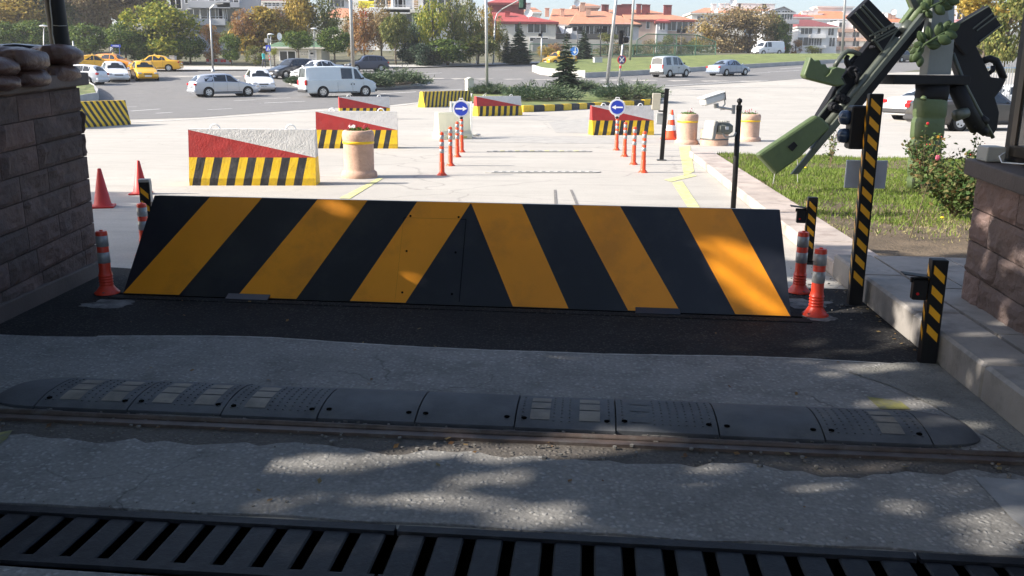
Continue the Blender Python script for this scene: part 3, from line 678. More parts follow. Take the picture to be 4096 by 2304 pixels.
# signal on the tall post
tb = G(854, 305.5); t0 = P(860, 150, tb.y); t1 = P(860, 106, tb.y)
r = thing('traffic_signal', 'black two-lamp signal box seen from behind, fixed to the tall striped post', 'traffic signal', (t0.x, t0.y+.12, t0.z), YAW)
mb = MB(); mb.bevbox((0, 0, (t1.z-t0.z)/2), (.115, .14, t1.z-t0.z), .012); mb.build('housing', m_black, r)
for zz in (.30, .72):
    H_ = (t1.z-t0.z); mb = MB(); z = H_*zz
    rings = []
    for (x, rr) in ((-.055, .052), (-.08, .056), (-.115, .050), (-.13, .03), (-.134, .004)): rings.append([Vector((x, rr*math.cos(2*math.pi*j/14), z+rr*math.sin(2*math.pi*j/14))) for j in range(14)])
    mb.loft(rings, 0, True); mb.build('lens_hood', M('dark_lens', (.03, .05, .09), .12, var=.1), r, smooth=True)
a, b = P(844.5, 188, tb.y+.22), P(887, 160.5, tb.y+.22)
r = thing('panel', 'blank pale translucent panel fixed behind the tall striped post', 'panel', ((a.x+b.x)/2, a.y, a.z), YAW)
mb = MB(); wd_, hh = b.x-a.x, b.z-a.z; mb.bevbox((0, 0, hh/2), (wd_, .02, hh), .004); mb.build('board', M('milky_panel', (.50, .53, .60), .35, var=.08, vs=6), r)
mb = MB(); mb.box((0, -.05, hh*.5), (.03, .08, .04)); mb.build('bracket', m_black, r)
# ---- traffic bollards
def bollard_mesh(h, bands, rad=.04, base=.10, m_orange=m_orange):
    r = thing('bollard', 'x', 'bollard'); mb = MB(); z0 = .03
    prof = [(base, 0), (base, .008), (base*.86, .02), (rad*1.55, .036), (rad*1.2, .06)]
    z = .07
    while z < h*.30: prof += [(rad*1.12, z), (rad*1.22, z+.008), (rad*1.12, z+.016)]; z += .022
    prof += [(rad, z+.02), (rad, h-.02), (rad*.9, h-.006), (rad*.3, h-.004), (rad*.28, h+.004), (.002, h+.005)]
    mb.lathe((0, 0, 0), prof, 24); smooth_by_angle(mb.build('body', m_orange, r), 50)
    for a, b in bands:
        mb = MB(); mb.lathe((0, 0, 0), [(rad+.0005, a), (rad+.002, a+.001), (rad+.002, b-.001), (rad+.0005, b)], 24, caps=False); mb.build('reflective_band', m_refl, r, smooth=True)
    mb = MB()
    for i in range(3): an = 2*math.pi*i/3+.6; mb.tube([(base*.78*math.cos(an), base*.78*math.sin(an), .012), (base*.78*math.cos(an), base*.78*math.sin(an), .024)], .012, 8)
    mb.build('anchor_bolt', m_dgrey, r); return r
H1 = .50; bs1 = bollard_mesh(H1, [(H1-.125, H1-.040), (H1-.225, H1-.145)][0:1]+[(H1-.255, H1-.170)], .044, .095, m_orange_shade)
H2 = .745; bs2 = bollard_mesh(H2, [(H2-.12, H2-.05), (H2-.24, H2-.17), (H2-.36, H2-.29)], .040, .09)
near_b = [(107.5, 294, 'orange bollard with two grey bands beside the left stone wall'), (815, 316, 'orange bollard with two bands right of the road blocker, nearest the camera'),
          (798.5, 293, 'orange bollard with two bands partly hidden behind the right end of the road blocker'), (146, 256, 'orange bollard mostly hidden behind the left end of the road blocker, only its top showing')]
gb = 'short orange bollards round the road blocker'
for i, (u, v, lab) in enumerate(near_b):
    p = G(u, v); 
    if i == 0: bs1.location = (p.x, p.y, .009); bs1['label'] = lab; bs1['group'] = gb
    else: clone(bs1, (p.x, p.y, .0095), i*1.1, lab, gb)
gl = 'tall banded bollards marking the far lane'
fb = [(442, 175.2, 'left row'), (450.5, 165.8, 'left row'), (457.3, 157, 'left row'), (461.8, 152.2, 'left row'), (643, 172.6, 'right row'), (633.5, 164.6, 'right row'), (624.5, 156.6, 'right row'), (616.5, 150.3, 'right row')]
nm = ['nearest', 'second nearest', 'third nearest', 'farthest, under the round sign,']
for i, (u, v, s) in enumerate(fb):
    p = G(u, v); lab = f'tall orange bollard with three bands, {nm[i % 4]} of the {s}'
    if i == 0: bs2.location = (p.x, p.y, 0); bs2['label'] = lab; bs2['group'] = gl
    else: clone(bs2, (p.x, p.y, 0), i*.7, lab, gl)
# round arrow signs
def text_mesh(s, size, m, parent, name, T, depth=.002):
    cu = bpy.data.curves.new('t', 'FONT'); cu.body = s; cu.size = size; cu.align_x = 'CENTER'; cu.align_y = 'CENTER'; cu.extrude = depth
    o = bpy.data.objects.new('t', cu); sc.collection.objects.link(o); dg = bpy.context.evaluated_depsgraph_get(); me = bpy.data.meshes.new_from_object(o.evaluated_get(dg))
    bpy.data.objects.remove(o); me.materials.clear(); me.materials.append(m); me.transform(T); q = bpy.data.objects.new(name, me); sc.collection.objects.link(q); q.parent = parent; return q
UPR = Matrix.Rotation(R(90), 4, 'X')        # text lying in xy -> standing, facing -y
def disc(mb, r0, r1, y, t, n=36, m=0, rim=0):
    mb.loft([[Vector((rr*math.cos(2*math.pi*j/n), yy, rr*math.sin(2*math.pi*j/n))) for j in range(n)] for rr, yy in ((r0, y), (r1, y), (r1, y-t), (r0, y-t))], m, False) if r0 > 0 else mb.loft([[Vector((r1*math.cos(2*math.pi*j/n), yy, r1*math.sin(2*math.pi*j/n))) for j in range(n)] for yy in (y, y-t)], m, True)
def arrow_sign(u, v, ub, vb, dirn, label):
    b = G(ub, vb); c = P(u, v, b.y); r = thing('arrow_sign', label, 'road sign', (c.x, c.y, c.z), 0, 'blue arrow signs on bollards'); s = .195
    mb = MB(); disc(mb, 0, s, .015, .03, 40); mb.prism([(-s*.35, .014, -s*.88), (s*.35, .014, -s*.88), (s*.14, .014, -s*1.42), (-s*.14, .014, -s*1.42)], (0, -.028, 0)); mb.tube([(-s*.22, 0, s*.97), (-s*.2, 0, s*1.16), (s*.2, 0, s*1.16), (s*.22, 0, s*.97)], .009, 6); mb.build('backing', m_white, r)
    mb = MB(); disc(mb, 0, s*.86, -.016, .004, 40); mb.build('blue_face', m_blue, r)
    mb = MB(); d = dirn; mb.prism([(x*s*d, -.021, z*s) for x, z in ((-.66, .085), (.18, .085), (.18, .27), (.70, 0), (.18, -.27), (.18, -.085), (-.66, -.085))], (0, -.003, 0)); mb.build('arrow', m_wsig, r)
    mb = MB(); disc(mb, s*.80, s*.845, -.0205, .002, 40); mb.build('white_ring', m_wsig, r)
    zb = H2-c.z; mb = MB(); mb.lathe((0, 0, 0), [(.03, zb), (.045, zb+.02), (.03, zb+.05), (.03, -s*1.40)], 14); mb.build('socket', m_black, r)
    return r
arrow_sign(461.2, 108.7, 461.8, 152.2, 1, 'round blue sign with a white arrow pointing right, on a bollard')
arrow_sign(617.3, 107.3, 616.5, 150.3, -1, 'round blue sign with a white arrow pointing left, on a bollard')
# ---- cones
def cone(u, v, h, label, bands=False, rz=0):
    p = G(u, v); r = thing('traffic_cone', label, 'traffic cone', (p.x, p.y, 0), rz, 'traffic cones'); k = h/.5
    mb = MB(); mb.bevbox((0, 0, .0125*k), (.29*k, .29*k, .025*k), .006); mb.build('base', m_redr if not bands else m_orange, r)
    mb = MB(); mb.lathe((0, 0, .025*k), [(.125*k, 0), (.118*k, .012*k), (.105*k, .02*k), (.022*k, .47*k), (.017*k, .475*k), (.002, .472*k)], 26); smooth_by_angle(mb.build('body', m_redr if not bands else m_orange, r), 50)
    if bands:
        for a, b in ((.13, .22), (.31, .39)):
            f = lambda z: (.105-(.083)*(z-.02)/.45)*k+.002
            mb = MB(); mb.lathe((0, 0, .025*k), [(f(a), a*k), (f(b), b*k)], 26, caps=False); mb.build('reflective_band', m_wsig, r, smooth=True)
    return r
cone(103, 207, .50, 'plain red cone partly hidden behind the stone wall corner', rz=.3)
cone(141, 194, .48, 'plain red cone just left of the short grey-capped post', rz=.15)
cone(670.5, 139.5, .82, 'orange cone with white bands beside the black signal post', True, .1)
# ---- concrete barriers
def barrier(a, b, h, label, style, group='red, white and striped concrete barriers', seed=1, wt=.16, wb=.46, rings=True):
    """a,b: ground points of the camera-side foot, left and right"""
    d = b-a; L = d.length; rz = math.atan2(d.y, d.x); r = thing('concrete_barrier', label, 'barrier', (a.x, a.y, terr(a.y)), rz, group)
    z1, z2 = h*.13, h*.50
    def yo(z): return 0 if z <= z1 else (wb-wt)/2*((z-z1)/(h-z1))**.8
    nx_, nz_ = max(12, int(L/.06)), 16; rg = random.Random(seed)
    zz = sorted(set([0, .01, z1, z2]+[h*i/nz_ for i in range(1, nz_+1)])); mb = MB()
    def pt(x, z, side): 
        dd = 0.003*noise.noise(Vector((x*5+seed, z*7, side)))+.0015*noise.noise(Vector((x*31, z*40, side+seed)))
        ends = .05*(1-z/h)
        xx = x+ (ends*0)
        return Vector((xx, (yo(z)+dd) if side == 0 else (wb-yo(z)-dd), z))
    if style == 'half':
        for side in (0, 1):
            mb2 = mb
            for i in range(nx_):
                x0, x1 = L*i/nx_, L*(i+1)/nx_
                for z0, z3 in zip(zz, zz[1:]):
                    q = [pt(x0, z0, side), pt(x1, z0, side), pt(x1, z3, side), pt(x0, z3, side)]
                    mb.quad(*(q if side == 0 else q[::-1]), m=0)
    # one skin; paint regions are cut along their own lines
    def region(poly, m, side, eps):
        """poly in (x,z): triangulate on a lattice strip by strip"""
        pass
    if style == 'half':
        mb = MB()
        # lattice refined so that paint borders follow its lines: columns slanted like the stripes below z2, diagonal above
        n_s = 15; NC = n_s*8; sl = .09
        def xs_low(c, z): x = L*c/NC-(sl*(z2-z)/z2 if 0 < c < NC else 0)*1.0; return min(max(x, 0), L)
        for side in (0, 1):
            lz = [0, .01, z1*.5, z1, (z1+z2)/2*.8, (z1+z2)/2, z2*.9, z2]
            for c in range(NC):
                m = 2 if (c//8) % 2 == 0 else 3
                for z0, z3 in zip(lz, lz[1:]):
                    q = [pt(xs_low(c, z0), z0, side), pt(xs_low(c+1, z0), z0, side), pt(xs_low(c+1, z3), z3, side), pt(xs_low(c, z3), z3, side)]
                    mb.quad(*(q if side == 0 else q[::-1]), m=m)
            NU = 10
            for c in range(NC):
                x0, x1 = L*c/NC, L*(c+1)/NC; s0, s1 = h-.012-(h-.012-z2)*x0/L, h-.012-(h-.012-z2)*x1/L
                if side: s0, s1 = z2+(h-z2)*x0/L, z2+(h-z2)*x1/L
                for k in range(NU):
                    f0, f1 = k/NU, (k+1)/NU
                    q = [pt(x0, z2+(s0-z2)*f0, side), pt(x1, z2+(s1-z2)*f0, side), pt(x1, z2+(s1-z2)*f1, side), pt(x0, z2+(s0-z2)*f1, side)]
                    mb.quad(*(q if side == 0 else q[::-1]), m=1)
                    q = [pt(x0, s0+(h-s0)*f0, side), pt(x1, s1+(h-s1)*f0, side), pt(x1, s1+(h-s1)*f1, side), pt(x0, s0+(h-s0)*f1, side)]
                    mb.quad(*(q if side == 0 else q[::-1]), m=0)
        for xe, flip in ((0, 0), (L, 1)):
            for z0, z3 in zip(zz, zz[1:]):
                m = 2 if z3 <= z2+.001 else (1 if not flip else 0)
                q = [pt(xe, z0, 1), pt(xe, z0, 0), pt(xe, z3, 0), pt(xe, z3, 1)]; mb.quad(*(q[::-1] if flip else q), m=m)
        mats = [m_wht, m_red, m_yel, m_blk]
    else:
        mb = MB(); n_s = style; NC = n_s*2; sl = h*.55*(1 if style > 0 else -1); NC = abs(NC); n_s = abs(n_s)
        lz = zz
        step = L/n_s
        for side in (0, 1):
            for c in range(-2*n_s, 4*n_s):
                m = 0 if c % 2 == 0 else 1
                for z0, z3 in zip(lz, lz[1:]):
                    X = lambda cc, z: min(max(cc*step*.5+sl*(z/h)*1.0, 0), L)
                    q = [pt(X(c, z0), z0, side), pt(X(c+1, z0), z0, side), pt(X(c+1, z3), z3, side), pt(X(c, z3), z3, side)]
                    if (q[1]-q[0]).length < 1e-4 and (q[2]-q[3]).length < 1e-4: continue
                    if min(X(c+1, z0)-X(c, z0), X(c+1, z3)-X(c, z3)) < 1e-5 :
                        tri = [q[0], q[1], q[2]] if X(c+1, z0)-X(c, z0) > 1e-5 else [q[0], q[2], q[3]]
                        mb.add(tri if side == 0 else tri[::-1], [(0, 1, 2)], m); continue
                    mb.quad(*(q if side == 0 else q[::-1]), m=m)
        for xe, flip in ((0, 0), (L, 1)):
            for z0, z3 in zip(zz, zz[1:]):
                q = [pt(xe, z0, 1), pt(xe, z0, 0), pt(xe, z3, 0), pt(xe, z3, 1)]; mb.quad(*(q[::-1] if flip else q), m=0)
        mats = [m_yel, m_blk]
    mb.build('body', mats, r)
    mb = MB(); y0, y1 = pt(0, h, 0).y-.0, pt(0, h, 1).y; mb.quad(Vector((-.0, y0, h)), Vector((L, y0, h)), Vector((L, y1, h)), Vector((0, y1, h))); mb.build('top_face', m_wht if style == 'half' else m_yel, r)
    if rings:
        for fx_ in (.2, .8):
            mb = MB(); cx = L*fx_; yc = wb/2; mb.tube([(cx+.075*math.cos(a), yc, h-.02+.085*math.sin(a)) for a in [math.pi*i/10 for i in range(11)]], .014, 7); mb.build('lifting_ring', m_white, r, smooth=True)
    return r
barrier(G(189.5, 185.6), G(316, 185.6), .86, 'nearest concrete barrier, red and white over yellow and black stripes, at the left', 'half', seed=2)
barrier(G(316.3, 148.5), G(397.5, 148.6), .86, 'second concrete barrier behind the stone planter', 'half', seed=5)
barrier(G(340, 119.5), G(390.5, 119.2), .86, 'farthest concrete barrier, mostly hidden behind another barrier', 'half', seed=8)
barrier(G(478, 116.3), G(522.5, 115.4), .84, 'concrete barrier standing left of the striped kerb', 'half', seed=11)
barrier(G(592.5, 135.3), G(654, 135), .86, 'concrete barrier behind the left-pointing arrow sign', 'half', seed=14)
barrier(G(60, 129.2), G(131, 124.6), .80, 'yellow and black striped barrier peeking out behind the stone wall', -12, 'yellow and black striped barriers', 20, rings=False)
barrier(G(425, 107.6), G(472.3, 104.8), .84, 'yellow and black striped barrier in front of the white cabinet', 13, 'yellow and black striped barriers', 23, rings=False)
m_crp = leafmat('cream_plastic', [(.80, .79, .68), (.82, .80, .66)], rough=.4, trans=.45)
# white plastic water barrier
a, b = G(426, 139.3), G(459, 138.5); L = (b-a).length
r = thing('plastic_barrier', 'white plastic water-filled barrier left of the right-pointing arrow sign', 'barrier', (a.x+.42, a.y-.1, 0), R(34)); L = 1.0
mb = MB(); n_ = 26; prof = [(0, 0), (0, .12), (.10, .22), (.15, .66), (.17, .72), (.33, .72), (.35, .66), (.40, .22), (.5, .12), (.5, 0)]
mb.loft([[Vector((L*i/n_, y+(.006*math.sin(i*1.2) if .15 < z < .7 else 0)*(1 if y < .25 else -1), z)) for y, z in prof] for i in range(n_+1)], 0, True)
mb.build('shell', m_crp, r, smooth=False)
mb = MB(); mb.bevbox((L*.25, -.01, .05), (.12, .04, .06), .01); mb.bevbox((L*.75, -.01, .05), (.12, .04, .06), .01); mb.build('fork_slot', M('yellowed_plastic', (.7, .62, .2), .5), r)
# white A-frame board behind the sign
a = G(465, 137.5); q = P(450, 103, a.y+.1); q2 = P(472, 101.5, a.y+.1)
r = thing('notice_board', 'white framed notice board on feet behind the right-pointing arrow sign', 'notice board', (a.x, a.y, 0), 0)
wd_, hh = q2.x-q.x, q2.z; cx = (q.x+q2.x)/2-a.x
mb = MB(); x0, x1 = cx-wd_/2, cx+wd_/2
for x in (x0, x1-.04): mb.bevbox((x+.02, .1, hh/2), (.05, .05, hh), .006)
for z in (.25, hh*.55, hh-.03): mb.bevbox((cx, .1, z), (wd_-.1, .035, .05), .005)
mb.bevbox((x1, .0, .03), (.06, .45, .05), .01); mb.bevbox((x0, .0, .03), (.06, .45, .05), .01); mb.build('frame', m_white, r)
mb = MB(); mb.bevbox((cx, .1, hh*.76), (wd_-.12, .02, hh*.38), .003); mb.build('panel', M('pale_blue_print', (.35, .52, .70), .5, var=.5, vs=6), r)
mb = MB(); mb.bevbox((cx, .1, hh*.36), (wd_-.12, .02, hh*.28), .003); mb.build('panel', m_white, r)
p = G(473.5, 136.2); mb = MB(); mb.ball((0, 0, .045), (.22, .10, .05), 9, 5); o = mb.build('sandbag', M('white_sack', (.5, .48, .44), .8, var=.4, vs=12, bump=1, bs_=20, bd=.03), smooth=True); o.location = (p.x, p.y, 0); tag(o, 'small crumpled whitish sack on the ground beside the notice board', 'sandbag')
# ---- planters
m_flow = [M('petal_white', (.75, .72, .72), .6), M('petal_crimson', (.30, .01, .03), .6)]
m_pl = leafmat('planter_leaf', [(.05, .12, .02), (.10, .2, .03)])
def planter(u, v, h, rad, label, flowers, low=False):
    p = G(u, v); r = thing('planter', label, 'planter', (p.x, p.y, 0), rnd.random()*6, 'round stone planters on the plaza')
    mb = MB()
    if low: prof = [(rad, 0), (rad, .05), (rad*.98, h*.7), (rad*1.02, h*.78), (rad*1.0, h), (rad*.85, h), (rad*.84, h-.06)]
    else: prof = [(rad*1.14, 0), (rad*1.16, .03), (rad*1.12, .09), (rad*.98, .115), (rad*.96, .13), (rad*.96, h*.72), (rad*.97, h*.77), (rad, h*.80), (rad*1.02, h*.9), (rad*.98, h*.97), (rad*.88, h), (rad*.78, h), (rad*.77, h-.07), (.01, h-.07)]
    mb.lathe((0, 0, 0), prof, 40); smooth_by_angle(mb.build('drum', m_terra, r), 50)
    mb = MB(); zb = h*.745 if not low else h*.4
    mb.lathe((0, 0, 0), [(rad*.975, zb-.022), (rad*1.0, zb-.018), (rad*1.0, zb+.018), (rad*.975, zb+.022)], 40, caps=False); mb.build('painted_band', M('yellow_band_paint', (.82, .50, .01), .5) if not low else m_dgrey, r, smooth=True)
    if flowers:
        mb = MB()
        for i in range(240):
            a, q = rnd.random()*6.28, rad*.75*rnd.random()**.5; c = Vector((q*math.cos(a), q*math.sin(a), h-.05+rnd.random()*.09)); s = rnd.uniform(.012, .028)
            t = Vector((rnd.gauss(0, 1), rnd.gauss(0, 1), rnd.gauss(0, .5))).normalized()*s; t2 = t.orthogonal().normalized()*s*.6; mb.quad(c-t, c-t2, c+t, c+t2)
        mb.build('leaves', m_pl, r)
        for i in range(9):
            a, q = rnd.random()*6.28, rad*.65*rnd.random()**.5; c = Vector((q*math.cos(a), q*math.sin(a), h+rnd.uniform(.02, .12))); mb = MB(); mb.tube([(c.x, c.y, h-.05), c], .003, 4, 1)
            for k in range(5): an = k*1.257; mb.ball(c+Vector((.018*math.cos(an), 0, .018*math.sin(an))), (.016, .008, .016), 6, 4)
            mb.build('flower', [m_flow[1 if i % 4 else 0], m_pl], r)
    return r
planter(359.5, 177, .79, .265, 'pinkish round planter with crimson and white flowers beside the nearest barrier', True)
planter(686.5, 144, .78, .27, 'pinkish round planter with pansies between the orange cone and the camera post', True)
planter(748, 141, .74, .30, 'pinkish round planter right of the black camera post', True)
planter(714, 145, .40, .36, 'low wide tub behind the floodlight', False, True)
# ---- black signal post with grey boxes
p = G(661.5, 160.5); h = P(664, 88.5, p.y).z
r = thing('signal_post', 'square black post with grey boxes beside the orange cone', 'post', (p.x, p.y, 0), YAW); r.rotation_euler = (0, R(1.6), YAW)
mb = MB(); mb.bevbox((0, 0, h/2), (.085, .085, h), .006); mb.build('shaft', m_black, r)
mb = MB(); mb.bevbox((-.20, 0, h-.27), (.17, .15, .34), .01); mb.build('box', M('beige_enamel', (.36, .34, .28), .5), r)
mb = MB(); mb.bevbox((-.10, .03, h-.62), (.14, .10, .22), .01); mb.build('box', m_steel, r)
mb = MB(); mb.tube([(-.28, 0, h-.2), (-.29, .0, h-.33)], .035, 10); mb.box((-.06, 0, h-.1), (.14, .03, .03)); mb.box((-.06, 0, h-.46), (.16, .03, .03)); mb.build('bracket', m_black, r)
mb = MB(); mb.bevbox((0, 0, .01), (.2, .2, .02), .004); mb.build('foot_plate', m_dgrey, r)
# ---- camera post
cy = 10.4; pt_ = P(739.5, 98.5, cy); pbx = P(734.5, 215, cy)
r = thing('camera_post', 'black round post with a ball finial in front of the planters', 'post', (pbx.x, cy, 0)); h = pt_.z
xt = pt_.x-pbx.x; mb = MB(); mb.tube([(-.02, 0, 0), (xt*.9, 0, h-.10)], [.031, .031], 16); mb.build('shaft', m_black, r, smooth=True)
mb = MB(); mb.lathe((xt*.9, 0, h-.13), [(.034, 0), (.034, .05), (.018, .06), (.018, .075), (.032, .095), (.028, .12), (.004, .135)], 16); smooth_by_angle(mb.build('finial', m_black, r))
mb = MB(); mb.lathe((-.02, 0, 0), [(.09, 0), (.09, .012), (.04, .03), (.031, .05)], 16); mb.build('foot_plate', m_black, r)
def pc(u, v, dy=0): return P(u, v, cy+dy)
r = thing('security_camera', 'white security camera on a bracket arm at the top of the black post', 'security camera', pc(737, 110))
cA, cB = pc(702.5, 102.5, -.12), pc(722.5, 96, .05); d = (cB-cA).normalized(); side = Vector((0, 0, 1)).cross(d).normalized(); upv = d.cross(side)
T = Matrix(((d.x, side.x, upv.x, (cA.x+cB.x)/2), (d.y, side.y, upv.y, (cA.y+cB.y)/2), (d.z, side.z, upv.z, (cA.z+cB.z)/2), (0, 0, 0, 1)))
L = (cB-cA).length; mb = MB(); mb.bevbox((0, 0, 0), (L, .105, .085), .018, T=T); mb.build('housing', m_white, r, r.location)
mb = MB(); T2 = T @ Matrix.Translation((-.01, 0, .052)); mb.bevbox((0, 0, 0), (L*1.04, .125, .012), .004, T=T2); mb.build('sun_shield', m_white, r, r.location)
mb = MB(); T2 = T @ Matrix.Translation((L/2+.004, 0, 0)); mb.bevbox((0, 0, 0), (.015, .09, .07), .003, T=T2); mb.tube([T @ Vector((L/2-.02, -.066, -.04)), T @ Vector((L/2-.02, -.066, .05)), T @ Vector((L/2-.02, .066, .05)), T @ Vector((L/2-.02, .066, -.04))], .006, 6); mb.build('back_cap', m_dgrey, r, r.location)
mb = MB(); mb.tube([pc(716, 103.5), pc(716.5, 108)], .03, 10); mb.tube([pc(716.5, 107), pc(727, 108.6), pc(735, 110)], .014, 8); mb.box(pc(733.5, 109.5), (.03, .05, .10)); mb.tube([pc(724.5, 99), pc(725, 104), pc(720.5, 110), pc(727, 108.8)], .008, 6); mb.build('arm', m_steel, r, r.location)
r = thing('floodlight', 'grey infrared floodlight hanging on the black camera post', 'floodlight', pc(737, 133))
c = pc(721, 129.5); mb = MB(); mb.bevbox(c+Vector((.02, .0, .01)), (.20, .16, .13), .03, rz=R(20)); mb.build('housing', M('olive_grey_enamel', (.20, .21, .18), .45, var=.1), r, r.location, smooth=False)
mb = MB(); T2 = Matrix.Translation(pc(710, 130)) @ Matrix.Rotation(R(20), 4, 'Z') @ Matrix.Rotation(R(8), 4, 'Y'); mb.bevbox((0, 0, 0), (.05, .22, .22), .012, T=T2)
for k in range(7): T3 = Matrix.Translation(pc(711+k*2.3, 121.5)) @ Matrix.Rotation(R(20), 4, 'Z'); mb.box((0, 0, 0), (.008, .18, .02), T=T3)
mb.build('front_frame', m_grey, r, r.location)
mb = MB(); mb.tube([pc(714, 126, -.11), pc(713, 136, -.11), pc(713, 136, .06)], .008, 6); mb.tube([pc(722, 133, -.08), pc(726, 137.5, -.06), pc(734, 136, -.04), pc(737, 131)], .011, 7); mb.build('cable', m_grey, r, r.location)
mb = MB(); q = c+Vector((.05, -.085, .02)); mb.box(q, (.04, .004, .035), rz=R(20)); mb.build('label_plate', m_wsig, r, r.location)
# ---- floor rail
root = thing('floor_rail', 'rusty steel gate rail let into the broken asphalt', 'rail', W(-.2, 4.1))
def railly(x): return 4.055
mb = MB(); x0, x1 = -4.5, 4.2
mb.tube([W(x0+(x1-x0)*i/12, 3.965+wav(x0+(x1-x0)*i/12, .004, 1), .020) for i in range(13)], .017, 8); mb.build('round_bar', m_rust, root, root.location, smooth=True)
mb = MB()
for ly, z, wd, hh in ((3.915, .004, .05, .016), (4.0, .004, .03, .012)):
    mb.prism([W(x0, ly-wd/2, z), W(x1, ly-wd/2, z), W(x1, ly+wd/2, z), W(x0, ly+wd/2, z)], (0, 0, hh))
mb.build('flange', m_rust, root, root.location)
# ---- rubber speed bump of modules
root = thing('speed_bump', 'long black rubber speed bump of bolted modules with worn yellow pads, behind the rail', 'speed bump', W(-.2, 4.5))
bw0, bw1, bh = 4.035, 4.475, .047
def bump_module(x0, x1, pads, endL=0, endR=0, worn=0, skew=0.0, dly=0.0):
    mb = MB(); n_, k_2 = 14, 12; vs = []
    for i in range(n_+1):
        x = x0+(x1-x0)*i/n_
        f = 1.0
        if endL: f = math.sqrt(max(0.02, 1-(1-i/n_)**2))
        if endR: f = math.sqrt(max(0.02, 1-(i/n_)**2))
        row = []
        for j in range(k_2+1):
            t = -1+2*j/k_2; ly = (bw0+bw1)/2+dly+(bw1-bw0)/2*t*(.35+.65*f); z = .016+.012*f+(bh-.012)*f*(1-abs(t)**2.4)
            row.append(W(x, ly, z))
        vs.append([W(x, (bw0+bw1)/2+dly-(bw1-bw0)/2*(.35+.65*f), .004)]+row+[W(x, (bw0+bw1)/2+dly+(bw1-bw0)/2*(.35+.65*f), .004)])
    mb.loft([list(r_) for r_ in vs], 0, True, True)
    def surf(x, t): return W(x, (bw0+bw1)/2+dly+(bw1-bw0)/2*t, .028+(bh-.012)*(1-abs(t)**2.4)+.0025)
    if pads:
        for gx in range(12):
            for gt in range(9):
                fxp = .06+.88*gx/11
                if any(pa-.02 < fxp < pb+.02 for pa, pb in pads): continue
                c = surf(x0+(x1-x0)*fxp, -.75+1.3*gt/8); mb.box(c-Vector((0, 0, .001)), (.009, .007, .004), rz=YAW)
    o = mb.build('module', m_rubber, root, root.location); smooth_by_angle(o, 35)
    for (pa, pb) in pads:
        for (t0, t1) in ((-.72, -.28), (-.22, .12), (.2, .5)):
            mb = MB(); xa, xb = x0+(x1-x0)*pa, x0+(x1-x0)*pb
            for q in range(4):
                ta, tb2 = t0+(t1-t0)*q/4, t0+(t1-t0)*(q+1)/4; mb.quad(surf(xa, ta), surf(xb, ta), surf(xb, tb2), surf(xa, tb2))
            pd = mb.build('reflective_pad', m_padyel if not worn else m_rubber, o, root.location)
    if not (endL or endR):
        for fx_ in (.08, .92):
            c = surf(x0+(x1-x0)*fx_, -.68); mb = MB(); mb.lathe(c-Vector((0, 0, .004)), [(.014, 0), (.014, .005), (.008, .0052)], 10); mb.build('bolt_recess', m_void, o, root.location)
    return o
ML = .488; x = -3.12
bump_module(x, x+.30, [], endL=1); x += .308
specs = [([(.2, .42), (.66, .88)], 0), ([(.2, .42), (.66, .88)], 0), ([(.2, .42)], 0), ([], 0), ([], 0), ([(.14, .34), (.64, .85)], 0), ([(.14, .34)], 1), ([], 0), ([(.56, .78)], 0)]
for i, (pads, wn) in enumerate(specs):
    bump_module(x, x+ML, pads, worn=wn, dly=.006*math.sin(i*2.3)); x += ML+.008
bump_module(x, x+.26, [], endR=1)
# ---- drain grates
m_gr = m_cast
gi = 0
for (ga, gb, lab) in ((-3.4, -.70, 'left section of the black slotted drain cover at the bottom'), (-.695, 1.22, 'middle section of the black slotted drain cover at the bottom'), (1.225, 3.6, 'right section of the black slotted drain cover at the bottom')):
    root = thing('drain_cover', lab, 'drain cover', W((ga+gb)/2, 2.82), 0, 'slotted drain covers in one line across the driveway')
    mb = MB(); N0, N1 = PIT_N+.00, PIT_F; fr_ = .048
    for ly0, ly1, z in ((N1-fr_, N1-.002, .018), (N0+.002, N0+fr_, .018)):
        mb.prism([W(ga+.004, ly0, -.03), W(gb-.004, ly0, -.03), W(gb-.004, ly1, -.03), W(ga+.004, ly1, -.03)], (0, 0, .03+z))
    mb.build('frame', m_gr, root, root.location)
    n_ = round((gb-ga)/.142); st_ = (gb-ga)/n_
    for i in range(n_):
        x0_, x1_ = ga+st_*i+.012, ga+st_*i+.012+st_*.70
        mb = MB(); cz = .004; T = Matrix.Translation(W((x0_+x1_)/2, (N0+N1)/2, cz-.012)) @ Matrix.Rotation(YAW, 4, 'Z')
        mb.bevbox((0, 0, 0), (x1_-x0_, N1-N0-2*fr_-.004, .036), .006, T=T); mb.build('bar', m_gr, root, root.location)
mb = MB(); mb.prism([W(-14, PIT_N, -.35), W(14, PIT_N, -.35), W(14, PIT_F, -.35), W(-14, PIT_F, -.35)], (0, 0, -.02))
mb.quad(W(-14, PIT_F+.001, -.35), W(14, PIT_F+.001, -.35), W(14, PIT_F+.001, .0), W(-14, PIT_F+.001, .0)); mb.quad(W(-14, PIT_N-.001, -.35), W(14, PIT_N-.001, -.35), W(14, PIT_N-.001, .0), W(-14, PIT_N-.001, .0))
tag(mb.build('drain_pit', m_void), kind='structure')
